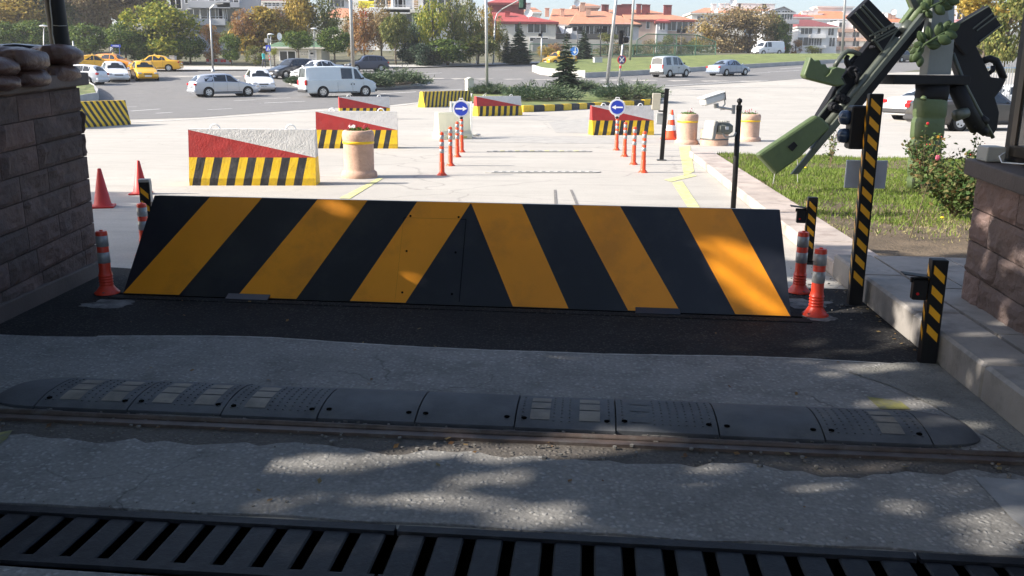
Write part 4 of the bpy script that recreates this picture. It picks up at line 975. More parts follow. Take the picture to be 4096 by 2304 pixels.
# ---- thin rubber strips across the far lane
for (u0, u1, v, dots, lab) in ((485, 602, 173.3, 1, 'nearer low white rubber strip across the far lane'), (487, 593, 152.3, 0, 'farther low rubber strip with yellow blocks across the far lane')):
    a, b = G(u0, v), G(u1, v-.2); d = b-a; L = d.length; rz = math.atan2(d.y, d.x); r = thing('rubber_strip', lab, 'speed bump', (a.x, a.y, 0), rz, 'low strips across the far lane')
    n_ = 13; mb = MB(); mb.prism([(0, .08, .004), (.12, 0, .004), (L-.12, 0, .004), (L, .08, .004), (L-.12, .2, .004), (.12, .2, .004)], (0, 0, .014)); mb.build('base', m_pale, r)
    for i in range(n_):
        x = .2+(L-.4)*i/(n_-1); mb = MB(); mb.bevbox((x, .1, .022), (.07 if dots else .10, .10, .014), .003); mb.build('stud', m_grey if dots else (m_yline if i % 2 else m_grey), r)

# a few dry leaves blown against the kerb and the rail
mb = MB()
for i in range(150):
    if i < 60: lx, ly, z = rnd.gauss(2.08, .05), rnd.uniform(4.2, 8), .014
    elif i < 100: lx, ly, z = rnd.uniform(-3, 2), rnd.gauss(3.86, .06), .018
    else: lx, ly, z = rnd.uniform(-3.2, 2.0), rnd.uniform(3.1, 7), .018
    c = W(lx, ly, z); a = rnd.random()*6.28; s = rnd.uniform(.008, .02); t = Vector((math.cos(a), math.sin(a), rnd.uniform(-.1, .4)))*s; b_ = Vector((-math.sin(a), math.cos(a), rnd.uniform(0, .5)))*s*.6
    mb.add([c-t, c-b_, c+t, c+b_], [(0, 1, 2), (0, 2, 3)])
tag(mb.build('fallen_leaves', leafmat('dry_leaf', [(.12, .06, .03), (.22, .13, .05), (.25, .2, .1)])), 'dry fallen leaves scattered along the kerb and the rail', kind='stuff')
# ================================================================ MONUMENT (giant dagger between two giant rifles)
MY = 13.3; MROT = R(13); MN = Vector((math.sin(MROT), -math.cos(MROT), 0))
def PM(u, v, Y):                           # point on the monument's own slanted plane (Y-MY: depth behind it)
    d = ray(u, v); c = Vector((0, 0, HCAM)); q = Vector((6.3, MY, 0))-MN*(Y-MY)*1.0
    return c+d*((q-c).dot(MN)/d.dot(MN))
m_gun = M('painted_gunmetal', (.009, .0095, .012), .6, spec=.15, var=.15, vs=2, bump=.15, bs_=25)
m_gun2 = M('grey_green_steel', (.055, .065, .052), .42, var=.15, vs=2, bump=.15, bs_=20, dirt=((.07, .08, .07), 3, .4))
m_green = M('military_green_paint', (.068, .10, .038), .55, var=.2, vs=3, bump=.35, bs_=9, bd=.03, dirt=((.04, .06, .025), 3, .6))
m_blade = M('grey_blade_paint', (.12, .135, .13), .45, var=.12, vs=2, bump=.2, bs_=14)
mroot = thing('monument', 'large monument of a giant dagger between two giant painted rifles on the lawn', 'monument', (6.3, MY, .1)); ML_ = mroot.location.copy()
def q3(x, y): return (768+x/10.06, y/10.06)              # close-up coordinates of the top right part
def mp(pts, Y, t, name, mat, conv=q3, bev=.0, parent=None):
    mb = MB(); vs = [PM(*conv(x, y), Y) for x, y in pts]; mb.prism(vs, -MN*t*.5); o = mb.build(name, mat, parent or mroot, ML_)
    if bev: bevel(o, bev, 2)
    return o
def q3b(x, y): return (684+x/7.576, 75+y/7.576)
def TB(pts, r, Y=MY, conv=q3, n=12, mb=None, m=0):
    mb = mb or MB(); return mb.tube([PM(*conv(x, y), Y) for x, y in pts], r, n, m)
# -- left rifle
rf = mp([(495, 1190), (740, 790), (1040, 410), (1180, 225), (1330, 300), (1360, 330), (985, 770), (930, 880), (700, 1150), (560, 1320)], MY-.05, .26, 'rifle', m_gun, bev=.015)
mp([(1345, 230), (1560, -60), (1640, -60), (1460, 240)], MY-.02, .2, 'upper_receiver', m_green, bev=.02, parent=rf)
TB([(560, 1290), (900, 880), (1120, 610), (1300, 395)], .060, MY-.10).build('gas_tube', m_gun2, rf, ML_, smooth=True)
TB([(1345, 345), (1430, 240)], .095, MY-.02).build('muzzle_collar', m_gun2, rf, ML_, smooth=True)
TB([(1400, 270), (1520, 110), (1660, -60)], .075, MY).build('barrel', m_green, rf, ML_, smooth=True)
mp([(440, 1500), (500, 1500), (1590, 170), (1560, 130)], MY-.20, .16, 'top_rail', m_gun2, bev=.008, parent=rf)
mp([(690, 1240), (800, 1255), (1560, 300), (1590, 175)], MY-.12, .24, 'rail_side', m_gun, bev=.01, parent=rf)
fs = mp([(560, 605), (1005, 305), (1060, 330), (1120, 395), (880, 630), (700, 760), (690, 742)], MY-.22, .26, 'forestock', m_green, q3b, bev=.04, parent=rf)
mp([(815, 752), (868, 752), (1240, 310), (1195, 292)], MY-.14, .10, 'stock_strap', m_gun2, q3b, bev=.008, parent=rf)
mp([(785, 545), (835, 505), (862, 535), (822, 578)], MY-.235, .02, 'socket', m_gun, q3b, parent=rf)
mg = mp([(820, 172), (1015, -12), (1310, 290), (1160, 530), (1030, 395)], MY-.10, .22, 'magazine', m_gun, bev=.012, parent=rf)
mb = MB()
for a, b in (((880, 130), (1095, 375)), ((930, 75), (1150, 325)), ((960, 50), (1185, 300)), ((1020, 365), (1270, 235)), ((1045, 410), (1300, 280)), ((1060, 395), (1155, 520)), ((1090, 420), (1150, 505)), ((1300, 300), (1160, 520)), ((1095, 420), (1310, 300))):
    mb.tube([PM(*q3(*a), MY-.105), PM(*q3(*b), MY-.105)], .014, 6)
mb.build('ribs', m_gun2, rf, ML_)
mb = MB()
for k in range(3): x, y = 1075+k*70, 385-k*45; mb.tube([PM(*q3(px, py), MY-.112) for px, py in ((x, y), (x+5, y-22), (x+40, y-35), (x+45, y-50))], .016, 5)
mb.build('feed_lugs', m_gun2, rf, ML_)
gp = mp([(430, 570), (455, 590), (472, 612), (510, 598), (530, 610), (540, 650), (585, 640), (600, 680), (640, 690), (672, 668), (795, 695), (740, 780), (780, 850), (700, 870), (560, 835), (385, 790), (365, 757)], MY-.14, .26, 'pistol_grip', m_green, bev=.035, parent=rf)
mp([(640, 700), (700, 672), (680, 715), (630, 760), (590, 775), (630, 730)], MY-.18, .1, 'grip_edge', m_green, bev=.01, parent=rf)
mb = MB(); TB([(670, 672), (700, 620), (760, 540), (800, 515), (860, 520), (920, 548)], .035, MY-.02, mb=mb, n=8); mb.build('trigger_guard', m_gun2, rf, ML_, smooth=True)
mb = MB(); TB([(805, 560), (788, 590), (790, 620), (815, 665), (840, 690)], [.03, .035, .04, .045, .03], MY, mb=mb, n=8); TB([(795, 660), (890, 560)], .03, MY, mb=mb, n=8); mb.build('trigger', m_gun, rf, ML_, smooth=True)
mb = MB(); TB([(890, 780), (840, 768), (808, 735), (808, 700), (830, 678), (870, 675), (895, 690)], .022, MY-.13, mb=mb, n=7); TB([(930, 715), (885, 735), (905, 770), (885, 840)], [.03, .03, .035, .03], MY-.15, mb=mb, n=7); TB([(870, 720), (900, 690)], .03, MY-.15, mb=mb, n=7); mb.build('selector_ring', m_gun, rf, ML_, smooth=True)
mb = MB()
for (x, y) in ((720, 990), (760, 1010), (640, 1075), (680, 1095), (1035, 475)):
    mb = MB(); r_ = .075 if x < 900 else .03; c = PM(*q3(x, y), MY-.08); mb.tube([c, c+MN*.08], [r_, r_*.8], 14); mb.tube([c+MN*.08, c+MN*.11], [r_*.5, r_*.4], 12); mb.build('bolt_head', m_gun, rf, ML_)
mb = MB(); TB([(720, 930), (640, 1010), (520, 1160), (495, 1195)], .02, MY-.07, mb=mb, n=6); TB([(740, 780), (775, 845), (700, 920), (690, 950)], .018, MY-.07, mb=mb, n=6); mb.build('edge_piping', m_gun2, rf, ML_)
# -- right rifle
rr = mp([(1840, 370), (1900, 300), (2100, 470), (2185, 640), (2245, 775), (2402, 795), (2350, 900), (2285, 980), (2330, 1130), (2310, 1290), (2250, 1385), (2110, 1150), (1960, 860), (1850, 520)], MY+.15, .26, 'rifle', m_gun, bev=.015)
mg = mp([(1865, 262), (2220, 55), (2250, 95), (2265, 130), (2355, 262), (2095, 468), (1990, 560), (1880, 420)], MY+.10, .22, 'magazine', m_gun, bev=.012, parent=rr)
mb = MB()
for a, b in (((2060, 290), (2265, 130)), ((2100, 310), (2300, 160)), ((2125, 420), (2355, 250)), ((1880, 265), (2220, 65))): mb.tube([PM(*q3(*a), MY+.09), PM(*q3(*b), MY+.09)], .012, 6)
mb.build('ribs', m_gun2, rr, ML_)
mb = MB(); TB([(1880, 850), (2000, 1110), (2110, 1290)], .115, MY-.02, mb=mb); mb.build('barrel', m_gun, rr, ML_, smooth=True)
mb = MB(); TB([(1860, 540), (1980, 850), (2110, 1100), (2265, 1385)], .030, MY-.06, mb=mb, n=8); mb.build('edge_rod', m_gun2, rr, ML_, smooth=True)
mb = MB(); TB([(2165, 612), (2230, 590), (2290, 610), (2330, 690), (2372, 790)], .055, MY+.2, mb=mb, n=8); TB([(2265, 660), (2262, 710), (2225, 735)], .035, MY+.2, mb=mb, n=8); mb.build('trigger_guard', m_gun, rr, ML_, smooth=True)
mb = MB(); TB([(1885, 1165), (2000, 1130)], [.085, .075], MY-.10, mb=mb, n=16); mb.build('muzzle_ring', m_gun2, rr, ML_, smooth=True)
mb = MB()
for (x, y) in ((2130, 1190), (2060, 1250), (2130, 1290)): TB([(x, y), (x+60, y+40)], .07, MY-.05, mb=mb, n=8)
mb.build('lug', m_gun, rr, ML_, smooth=True)
mp([(1400, -60), (1500, 190), (1575, 175), (1640, 60), (1640, -60)], MY+.05, .2, 'crossing_stock', m_green, bev=.02)
mp([(1405, -60), (1470, -60), (1560, 140), (1510, 185)], MY-.03, .12, 'crossing_rail', m_gun2, bev=.01)
# -- dagger
mb = MB()
def hexr(y, xs_): 
    z = [PM(*q3(x, y), MY) for x in xs_]; l, a, b, r_ = z
    return [l, a+Vector((0, -.13, 0)), b+Vector((0, -.10, 0)), r_, b+Vector((0, .12, 0)), a+Vector((0, .12, 0))]
mb.loft([hexr(752, (1522, 1560, 1805, 1812)), hexr(470, (1545, 1592, 1835, 1842)), hexr(60, (1592, 1612, 1765, 1876)), hexr(-400, (1625, 1655, 1790, 1920))], 0, True); mb.build('blade', m_blade, mroot, ML_)
g0_, g1_ = PM(*q3(1272, 800), MY-.22), PM(*q3(2045, 806), MY-.22); mb = MB(); cgu = (g0_+g1_)/2
mb.bevbox(cgu-MN*.26, ((g1_-g0_).length, .5, .135), .012, rz=MROT); mb.build('crossguard', m_gun, mroot, ML_)
def handle(prof, mat, name):
    rings = []
    for (x0, x1, y) in prof:
        a, b = PM(*q3(x0, y), MY-.0), PM(*q3(x1, y), MY-.0); c = (a+b)/2; r_ = (b-a).length/2
        rings.append([c+Vector((math.copysign(abs(math.cos(t))**.6, math.cos(t))*r_, math.copysign(abs(math.sin(t))**.6, math.sin(t))*r_*.8, 0)) for t in [2*math.pi*j/24 for j in range(24)]])
    mb = MB(); mb.loft(rings, 0, True); o = mb.build(name, mat, mroot, ML_, smooth=True); return o
handle([(1522, 1785, 850), (1522, 1782, 930), (1512, 1772, 960), (1515, 1765, 1010)], m_gun, 'collar')
handle([(1512, 1755, 985), (1502, 1762, 1020), (1497, 1758, 1100), (1493, 1750, 1165), (1500, 1740, 1185), (1488, 1738, 1200), (1478, 1735, 1240), (1470, 1730, 1330), (1466, 1722, 1385), (1476, 1712, 1402), (1462, 1712, 1420), (1452, 1708, 1470), (1448, 1700, 1560), (1458, 1690, 1580), (1446, 1692, 1600), (1440, 1685, 1700), (1436, 1676, 1760), (1446, 1670, 1775), (1432, 1672, 1800), (1428, 1665, 1900)], m_green, 'handle')
mb = MB(); mb.tube([PM(*q3(1560, 1000), MY-.28), PM(*q3(1575, 970), MY-.28)], [.05, .03], 10); mb.build('stud', m_green, mroot, ML_, smooth=True)
# -- laurel branches
m_laur = M('dark_laurel_paint', (.045, .068, .028), .6, var=.2, vs=3, spec=.2)
def leaf(mb, x, y, a, L, Y):
    c = PM(*q3(x, y), Y); s = L*1.15/10.06/FPX*MY; d = Vector((math.cos(a), 0, math.sin(a))); n_ = Vector((-d.z, 0, d.x)); rows = []
    for k in range(9):
        t = k/8; w_ = math.sin(math.pi*min(max(t, .03), .97))**.7*.34*s
        rows.append([c+d*(s*t)+n_*w_*e+MN*(.02*math.sin(math.pi*t)*(1-e*e)+.03*math.sin(x*1.7)) for e in (-1, -.5, 0, .5, 1)])
    mb.loft(rows, 0, False, False)
    mb.tube([c-d*.01, c+d*s*.9+MN*.02], .007, 4)
for stem, lv in (([(1520, 520), (1570, 450), (1660, 395), (1760, 335), (1880, 275)], [(1585, 430, 2.2, 110), (1640, 400, 1.9, 110), (1600, 440, -.1, 120), (1700, 370, 1.4, 115), (1690, 375, -.35, 120), (1770, 325, 1.1, 105), (1760, 335, -.25, 110), (1800, 310, .5, 110), (1560, 470, 2.9, 90), (1560, 470, -2.4, 110), (1530, 500, -2.2, 120)]),
                 ([(1560, 120), (1640, 70), (1740, 20), (1870, -50)], [(1640, 70, 1.7, 100), (1660, 60, -.6, 110), (1730, 30, 1.2, 110), (1740, 20, -.4, 120), (1800, 5, -.1, 100), (1590, 100, 2.4, 80), (1600, 100, -.9, 80)]),
                 ([(1530, 470), (1500, 520), (1520, 600)], [(1530, 480, -2.6, 90), (1520, 520, -2.2, 100), (1520, 560, -1.6, 90)])):
    mb = MB(); TB(stem, .018, MY-.27, mb=mb, n=6)
    for l_ in lv: leaf(mb, *l_, MY-.25)
    o = mb.build('laurel_branch', m_laur, mroot, ML_, smooth=True); so_ = o.modifiers.new('thick', 'SOLIDIFY'); so_.thickness = .008
# ================================================================ PLANTS ON THE LAWN
m_rose = leafmat('rose_leaf', [(.035, .075, .018), (.07, .12, .03), (.12, .15, .05), (.16, .10, .04)], trans=.25)
m_stem = M('thorny_stem', (.12, .09, .05), .8, var=.3)
def rose_bush(u, v, Y, htop, wd, nst, nl, label, seed, hips=0, bloom=0):
    b = P(u, v, Y); b.z = .12; r = thing('rose_bush', label, 'rose bush', b, 0, 'rose bushes on the lawn'); g = random.Random(seed); mb = MB(); tips = []
    H_ = P(u, htop, Y).z-b.z
    for i in range(nst):
        a = g.random()*6.28; s = g.uniform(.2, 1)*wd; h_ = H_*g.uniform(.55, 1.0)*(1-.25*s/wd); k = [Vector((0, 0, 0)), Vector((math.cos(a)*s*.3, math.sin(a)*s*.3, h_*.4)), Vector((math.cos(a)*s*.75, math.sin(a)*s*.75, h_*.8)), Vector((math.cos(a)*s, math.sin(a)*s, h_))]
        mb.tube(k, [.007, .006, .004, .002], 5); tips.append(k)
    mb.build('stems', m_stem, r); mb = MB()
    for i in range(nl):
        k = g.choice(tips); t = g.uniform(.25, 1)*3; j = min(int(t), 2); c = k[j].lerp(k[j+1], t-j)+Vector((g.gauss(0, .05), g.gauss(0, .05), g.gauss(0, .04)))
        s = g.uniform(.022, .038); d = Vector((g.gauss(0, 1), g.gauss(0, 1), g.gauss(0, .6))).normalized(); e = d.cross(Vector((g.gauss(0, 1), g.gauss(0, 1), g.gauss(0, 1)))).normalized()
        f = d.cross(e)*.006
        mb.add([c-d*s, c-e*s*.62+f, c+d*s*.3-e*s*.55+f, c+d*s*1.1, c+d*s*.3+e*s*.55+f, c+e*s*.62+f], [(0, 1, 2, 3), (0, 3, 4, 5)])
    mb.build('foliage', m_rose, r)
    mb = MB()
    for i in range(hips): k = g.choice(tips); c = k[2].lerp(k[3], g.random())+Vector((g.gauss(0, .05), g.gauss(0, .04), g.gauss(0, .06))); mb.ball(c, .009, 6, 4)
    if hips: mb.build('rose_hips', m_sred, r)
    for (uu, vv, s, mt) in (bloom or []):
        c = P(uu, vv, Y-.15)-b; mb = MB()
        for q in range(16): an = q*2.4; rr_ = s*(.25+.045*q); d = Vector((math.cos(an)*rr_, -.02+rr_*.1, math.sin(an)*rr_)); mb.ball(c+d*.7, (s*.42, s*.2, s*.42), 7, 4)
        mb.build('bloom', mt, r, smooth=True)
    return r
m_pink = M('pink_petal', (.62, .12, .18), .6, var=.3, vs=30); m_yp = M('yellow_petal', (.7, .35, .03), .6)
rose_bush(923, 189, 12.6, 122, .38, 16, 620, 'tall sparse rose bush in front of the dagger handle', 3, 8, [(927.5, 123.5, .024, m_sred), (938, 137, .024, m_yp)])
rose_bush(955, 213, 10.4, 147, .52, 44, 3200, 'dense rose bush with red hips and a pink bloom beside the guard booth', 5, 24, [(937.5, 157.5, .035, m_pink), (971, 169, .02, m_yp)])
rose_bush(968, 178, 13.4, 128, .34, 9, 240, 'thin rose bush with bare stalks behind the dense one', 8, 4, [])
rose_bush(832, 144, 16.2, 116, .22, 8, 120, 'dry leggy rose bush behind the tall striped post', 13, 0, [])
b = G(909.5, 239, .12); r = thing('sapling', 'thin bare reddish sapling in its ring of dug soil on the lawn', 'sapling', (b.x, b.y, .13)); mb = MB()
t = P(928, 184, b.y)-r.location; mb.tube([(0, 0, 0), t*.4+Vector((.005, 0, 0)), t*.75, t], [.007, .006, .004, .002], 6)
for k in range(7): c = t*(.3+.09*k); s = (-1)**k; mb.tube([c, c+Vector((.05*s, rnd.gauss(0, .02), .07))], [.003, .001], 4)
mb.build('twig', m_stem, r)
b0, b1 = G(773, 184, .12), G(801, 182, .12); r = thing('metal_hoop', 'thin grey wire hoop standing on the lawn before the rifle stock', 'hoop', (b0.x, b0.y, .1)); mb = MB()
tA, tB = P(777, 159, b0.y), P(797.5, 160, b0.y); mb.tube([(b0.x, b0.y, .1), tA, tB, (b0.x+.38, b0.y, .1)], .007, 6); mb.build('wire', m_grey, r, r.location)
# small weeds / dandelions
for i, (u, v, lab) in enumerate(((805.5, 169.5, 'yellow dandelion by the end of the rifle stock'), (942, 220.5, 'yellow dandelion in front of the dense rose bush'))):
    b = G(u, v, .14); r = thing('dandelion', lab, 'flower', (b.x, b.y, .11)); mb = MB(); mb.tube([(0, 0, 0), (0, 0, .06)], .003, 5); mb.build('stalk', m_pl, r); mb = MB(); mb.ball((0, 0, .065), (.022, .022, .012), 8, 5); mb.build('head', M('dandelion_yellow', (.85, .6, .02), .6), r)
# ================================================================ VEHICLES
PAINT = {}
def paint(n, c, metal=0.0, rough=.28): 
    if n not in PAINT: PAINT[n] = M(n+'_car_paint', c, rough, metal=metal, var=.03, coat=.6)
    return PAINT[n]
SHAPES = {  # stations: x (fraction of L, 0 front), low z, belt z, top z, top half width fraction; then glass start/end indexes
 'hatch': dict(L=4.0, W=1.68, H=1.45, st=[(0, .32, .52, .58, .80), (.02, .22, .60, .66, .86), (.08, .18, .66, .74, .88), (.17, .18, .74, .84, .88), (.26, .18, .86, .93, .86), (.30, .18, .90, .97, .84), (.42, .18, .92, 1.40, .70), (.50, .18, .93, 1.455, .71), (.66, .18, .94, 1.45, .71), (.82, .18, .95, 1.40, .69), (.895, .18, .96, 1.33, .68), (.975, .20, .92, .97, .82), (.992, .25, .78, .86, .86), (1, .34, .60, .70, .84)], ws=(5, 6), rw=(10, 11), side=(6, 10), wheels=(.19, .80), wr=.30),
 'sedan': dict(L=4.5, W=1.72, H=1.42, st=[(0, .32, .52, .58, .80), (.02, .22, .60, .66, .86), (.08, .18, .66, .74, .88), (.16, .18, .74, .84, .88), (.24, .18, .84, .91, .87), (.28, .18, .88, .95, .85), (.40, .18, .90, 1.37, .69), (.48, .18, .91, 1.42, .70), (.60, .18, .92, 1.41, .70), (.70, .18, .93, 1.33, .68), (.82, .18, .92, 1.0, .82), (.95, .20, .90, .98, .85), (.99, .25, .80, .90, .86), (1, .34, .60, .72, .84)], ws=(5, 6), rw=(9, 10), side=(6, 9), wheels=(.18, .79), wr=.30),
 'van': dict(L=5.0, W=1.84, H=1.94, st=[(0, .38, .66, .74, .86), (.015, .26, .80, .90, .90), (.05, .24, .92, 1.02, .90), (.10, .24, 1.02, 1.10, .88), (.14, .24, 1.06, 1.16, .87), (.165, .24, 1.08, 1.22, .86), (.26, .24, 1.10, 1.84, .78), (.32, .24, 1.10, 1.93, .79), (.5, .24, 1.10, 1.95, .80), (.7, .24, 1.10, 1.95, .80), (.9, .24, 1.10, 1.94, .80), (.975, .26, 1.10, 1.88, .79), (.995, .30, 1.06, 1.2, .88), (1, .40, .60, .70, .92)], ws=(5, 6), rw=(11, 12), side=(6, 11), wheels=(.17, .77), wr=.33),
 'kombi': dict(L=4.0, W=1.68, H=1.83, st=[(0, .36, .60, .66, .82), (.02, .24, .70, .78, .88), (.08, .22, .80, .90, .90), (.15, .22, .90, .99, .89), (.20, .22, .96, 1.05, .87), (.23, .22, 1.0, 1.09, .86), (.36, .22, 1.02, 1.68, .76), (.44, .22, 1.02, 1.80, .78), (.6, .22, 1.02, 1.83, .79), (.75, .22, 1.02, 1.83, .79), (.9, .22, 1.02, 1.80, .79), (.97, .24, 1.02, 1.70, .78), (.995, .30, .98, 1.1, .88), (1, .40, .60, .70, .90)], ws=(5, 6), rw=(11, 12), side=(6, 11), wheels=(.18, .78), wr=.31),
}
def car(kind, mat, u, v, heading, label, taxi=False, L=None, H=None, bumper=None, panes=None, glassmat=None, plate=True, win='auto', dims=None, plate_text=None, fog=None):
    S = SHAPES[kind]; L = L or S['L']; Wc = S['W']; k = (H or S['H'])/S['H']; g = G(u, v); gm_ = glassmat or m_cglass
    r = thing('parked_car' if False else {'van': 'van', 'kombi': 'van'}.get(kind, 'taxi' if taxi else 'car'), label, {'van': 'van', 'kombi': 'van'}.get(kind, 'taxi' if taxi else 'car'), (g.x, g.y, terr(g.y)+.015), R(heading), 'taxis by the road' if taxi else 'vehicles on the road and plaza')
    r.name = 'yellow_taxi' if taxi else r.name
    r.rotation_euler = (0, 0, R(heading))
    # slope of the ground along the car
    dx, dy = math.cos(R(heading)), math.sin(R(heading)); sl = (terr(g.y+dy*1.5)-terr(g.y-dy*1.5))/3; r.rotation_euler = Matrix.Rotation(R(heading), 3, 'Z').to_euler(); r.rotation_euler = (0, -math.atan(sl), R(heading))
    rings = []
    for i, (fx, zl, zb, zt_, wt) in enumerate(S['st']):
        x = L*(.5-fx); zl, zb, zt_ = zl*k, zb*k, zt_*k; endf = 1-.13*(abs(fx-.5)*2)**7
        w_ = Wc/2*endf; wt_ = w_*wt; cab = zt_-zb > .2
        half = [(0, zl), (w_*.90, zl), (w_*.985, zl+.10), (w_, (zl+zb)/2), (w_*.985, zb-.03), (w_*.95 if cab else w_*.95, zb), (wt_+.0, zt_-.05 if cab else zt_-.015), (wt_*.88, zt_-.012), (wt_*.5, zt_+.012), (0, zt_+.018)]
        rings.append([Vector((x, y, z)) for y, z in half]+[Vector((x, -y, z)) for y, z in reversed(half[1:-1])])
    mb = MB(); mb.loft(rings, 0, True); o = smooth_by_angle(mb.build('body', mat, r), 32); n_ = len(rings[0])
    def pane(q, inset, name, m=None, off=.006):
        c = sum(q, Vector())/4; nn = (q[1]-q[0]).cross(q[3]-q[0]).normalized()
        if nn.dot(c-Vector((c.x*.6, 0, .6))) < 0: nn = -nn
        w1 = [c+(p-c)*(1-inset) for p in q]; m2 = MB(); m2.prism([p-nn*.004 for p in w1], nn*(off+.004)); return m2.build(name, m or gm_, r)
    a, b = S['ws']; q = [rings[a][8], rings[b][8], rings[b][10], rings[a][10]]
    def band(i, j): return [rings[i][6].lerp(rings[i][7], .2), rings[j][6].lerp(rings[j][7], .4), rings[j][len(rings[j])-6].lerp(rings[j][len(rings[j])-7], .4), rings[i][n_-6].lerp(rings[i][n_-7], .2)]
    for (i, j), nm_ in ((S['ws'], 'windshield'), (S['rw'], 'rear_window')):
        l0, l1 = rings[i][6], rings[j][6]; r0_, r1_ = rings[i][n_-6], rings[j][n_-6]
        mbp = MB(); nn = (l1-l0).cross(r0_-l0).normalized(); nn = nn if nn.z > 0 else -nn
        rows = []
        for t in (.06, .5, .93):
            L_, R__ = l0.lerp(l1, t), r0_.lerp(r1_, t); top = rings[i][9].lerp(rings[j][9], t); rows.append([L_.lerp(top, .10)+nn*.012, L_.lerp(top, .55)+nn*.012+Vector((0, 0, .006)), top+nn*.008, R__.lerp(top, .55)+nn*.012+Vector((0, 0, .006)), R__.lerp(top, .10)+nn*.012])
        for x_ in range(2):
            for y_ in range(4): mbp.quad(rows[x_][y_], rows[x_][y_+1], rows[x_+1][y_+1], rows[x_+1][y_])
        if nm_ == 'rear_window' and win == 'panel': m_use = mat
        else: m_use = gm_
        mbp.build(nm_, m_use, r, smooth=True)
    # side windows: cut between given fractions
    i0, i1 = S['side']; xs_ = panes or {'hatch': [(.335, .50), (.515, .70), (.715, .84)], 'sedan': [(.315, .475), (.49, .66), (.67, .735)], 'van': [(.20, .33), (.36, .52)], 'kombi': [(.29, .45), (.48, .63), (.72, .88)]}[kind]
    def rowat(fx, t, sgn):
        X = L*(.5-fx)
        for A_, B_ in zip(rings, rings[1:]):
            if A_[0].x >= X >= B_[0].x:
                f = (A_[0].x-X)/max(1e-6, A_[0].x-B_[0].x); lo, hi = A_[5].lerp(B_[5], f), A_[6].lerp(B_[6], f); p = lo.lerp(hi, t); return Vector((p.x, sgn*abs(p.y), p.z))
    for sgn in (1, -1):
        for (f0, f1) in xs_:
            m2 = MB(); tl_ = .92; q = [rowat(f0, .06, sgn), rowat(f1, .06, sgn), rowat(f1, tl_, sgn), rowat(f0, tl_, sgn)]
            if kind in ('hatch', 'sedan') and f0 < .36:      # slanted front edge of the front window
                q[3] = rowat(f0+.10, tl_*.97, sgn); q[0] = rowat(f0, .06, sgn)
            if kind in ('van', 'kombi') and f0 < .3: q[3] = rowat(f0+.075, tl_, sgn)
            if kind == 'sedan' and f1 > .7: q[2] = rowat(f1-.04, tl_*.9, sgn)
            m2.prism([p+Vector((0, sgn*.001, 0)) for p in q], Vector((0, sgn*.007, 0))); m2.build('side_window', gm_, r)
        # door seams, sill trim, handles
        m2 = MB(); 
        for f in {'hatch': (.33, .51, .72), 'sedan': (.31, .48, .68), 'van': (.19, .35, .56), 'kombi': (.28, .47, .70)}[kind]:
            X = L*(.5-f); m2.box((X, sgn*(Wc/2+.001), .62*k), (.008, .006, .62*k))
        m2.box((0, sgn*(Wc/2-.003), .30*k), (L*.42, .012, .05)); m2.build('door_seams', m_trim, r)
        m2 = MB()
        for f in {'hatch': (.47, .66), 'sedan': (.45, .63), 'van': (.33, .37), 'kombi': (.44, .49)}[kind]: m2.box((L*(.5-f), sgn*(Wc/2+.008), .80*k), (.14 if kind[0] in 'hs' else .06, .02, .03 if kind[0] in 'hs' else .10))
        m2.build('door_handles', m_trim if kind in ('van', 'kombi') else mat, r)
        mi = MB(); xm = L*(.5-{'hatch': .335, 'sedan': .31, 'van': .205, 'kombi': .29}[kind]); mi.bevbox((xm, sgn*(Wc/2+.09), (1.0 if kind[0] in 'hs' else 1.18)*k), (.10, .17, .13), .03); mi.build('mirror', mat if kind[0] in 'hs' else m_trim, r)
        hl = MB(); zf = (.62 if kind[0] in 'hs' else .80)*k; hl.bevbox((L/2-.10, sgn*Wc*.36, zf), (.20, .30, .13), .03); hl.build('headlight', m_headl, r)
        tl2 = MB(); zr = (.80 if kind[0] in 'hs' else .92)*k; tl2.bevbox((-L/2+.05, sgn*Wc*.40, zr), (.14, .24 if kind != 'kombi' else .12, .15 if kind[0] in 'hs' else .34), .02); tl2.build('tail_light', m_taill, r)
    for f, nmw in ((0, 'front'), (1, 'rear')):
        bm_ = bumper or mat; m2 = MB(); X = (L/2-.02)*(1 if f == 0 else -1); m2.bevbox((X, 0, .40*k), (.16, Wc*.93, .20*k), .05); m2.build('bumper', bm_, r)
        m2 = MB(); m2.bevbox((X+(.082 if f == 0 else -.082), 0, .42*k if f == 0 else (.70*k if kind[0] in 'hs' else .62*k)), (.012, .50, .11), .003); pl = m2.build('licence_plate', m_wsig, r)
        if plate_text and f == 0: text_mesh(plate_text, .085, m_black, pl, 'plate_number', Matrix.Translation((X+.092, 0, .42*k)) @ Matrix.Rotation(R(90), 4, 'Z') @ UPR)
    m2 = MB(); m2.bevbox((L/2-.005, 0, .57*k if kind[0] in 'hs' else .74*k), (.05, .62, .09), .015); m2.build('grille', m_trim, r)
    wr = S['wr']
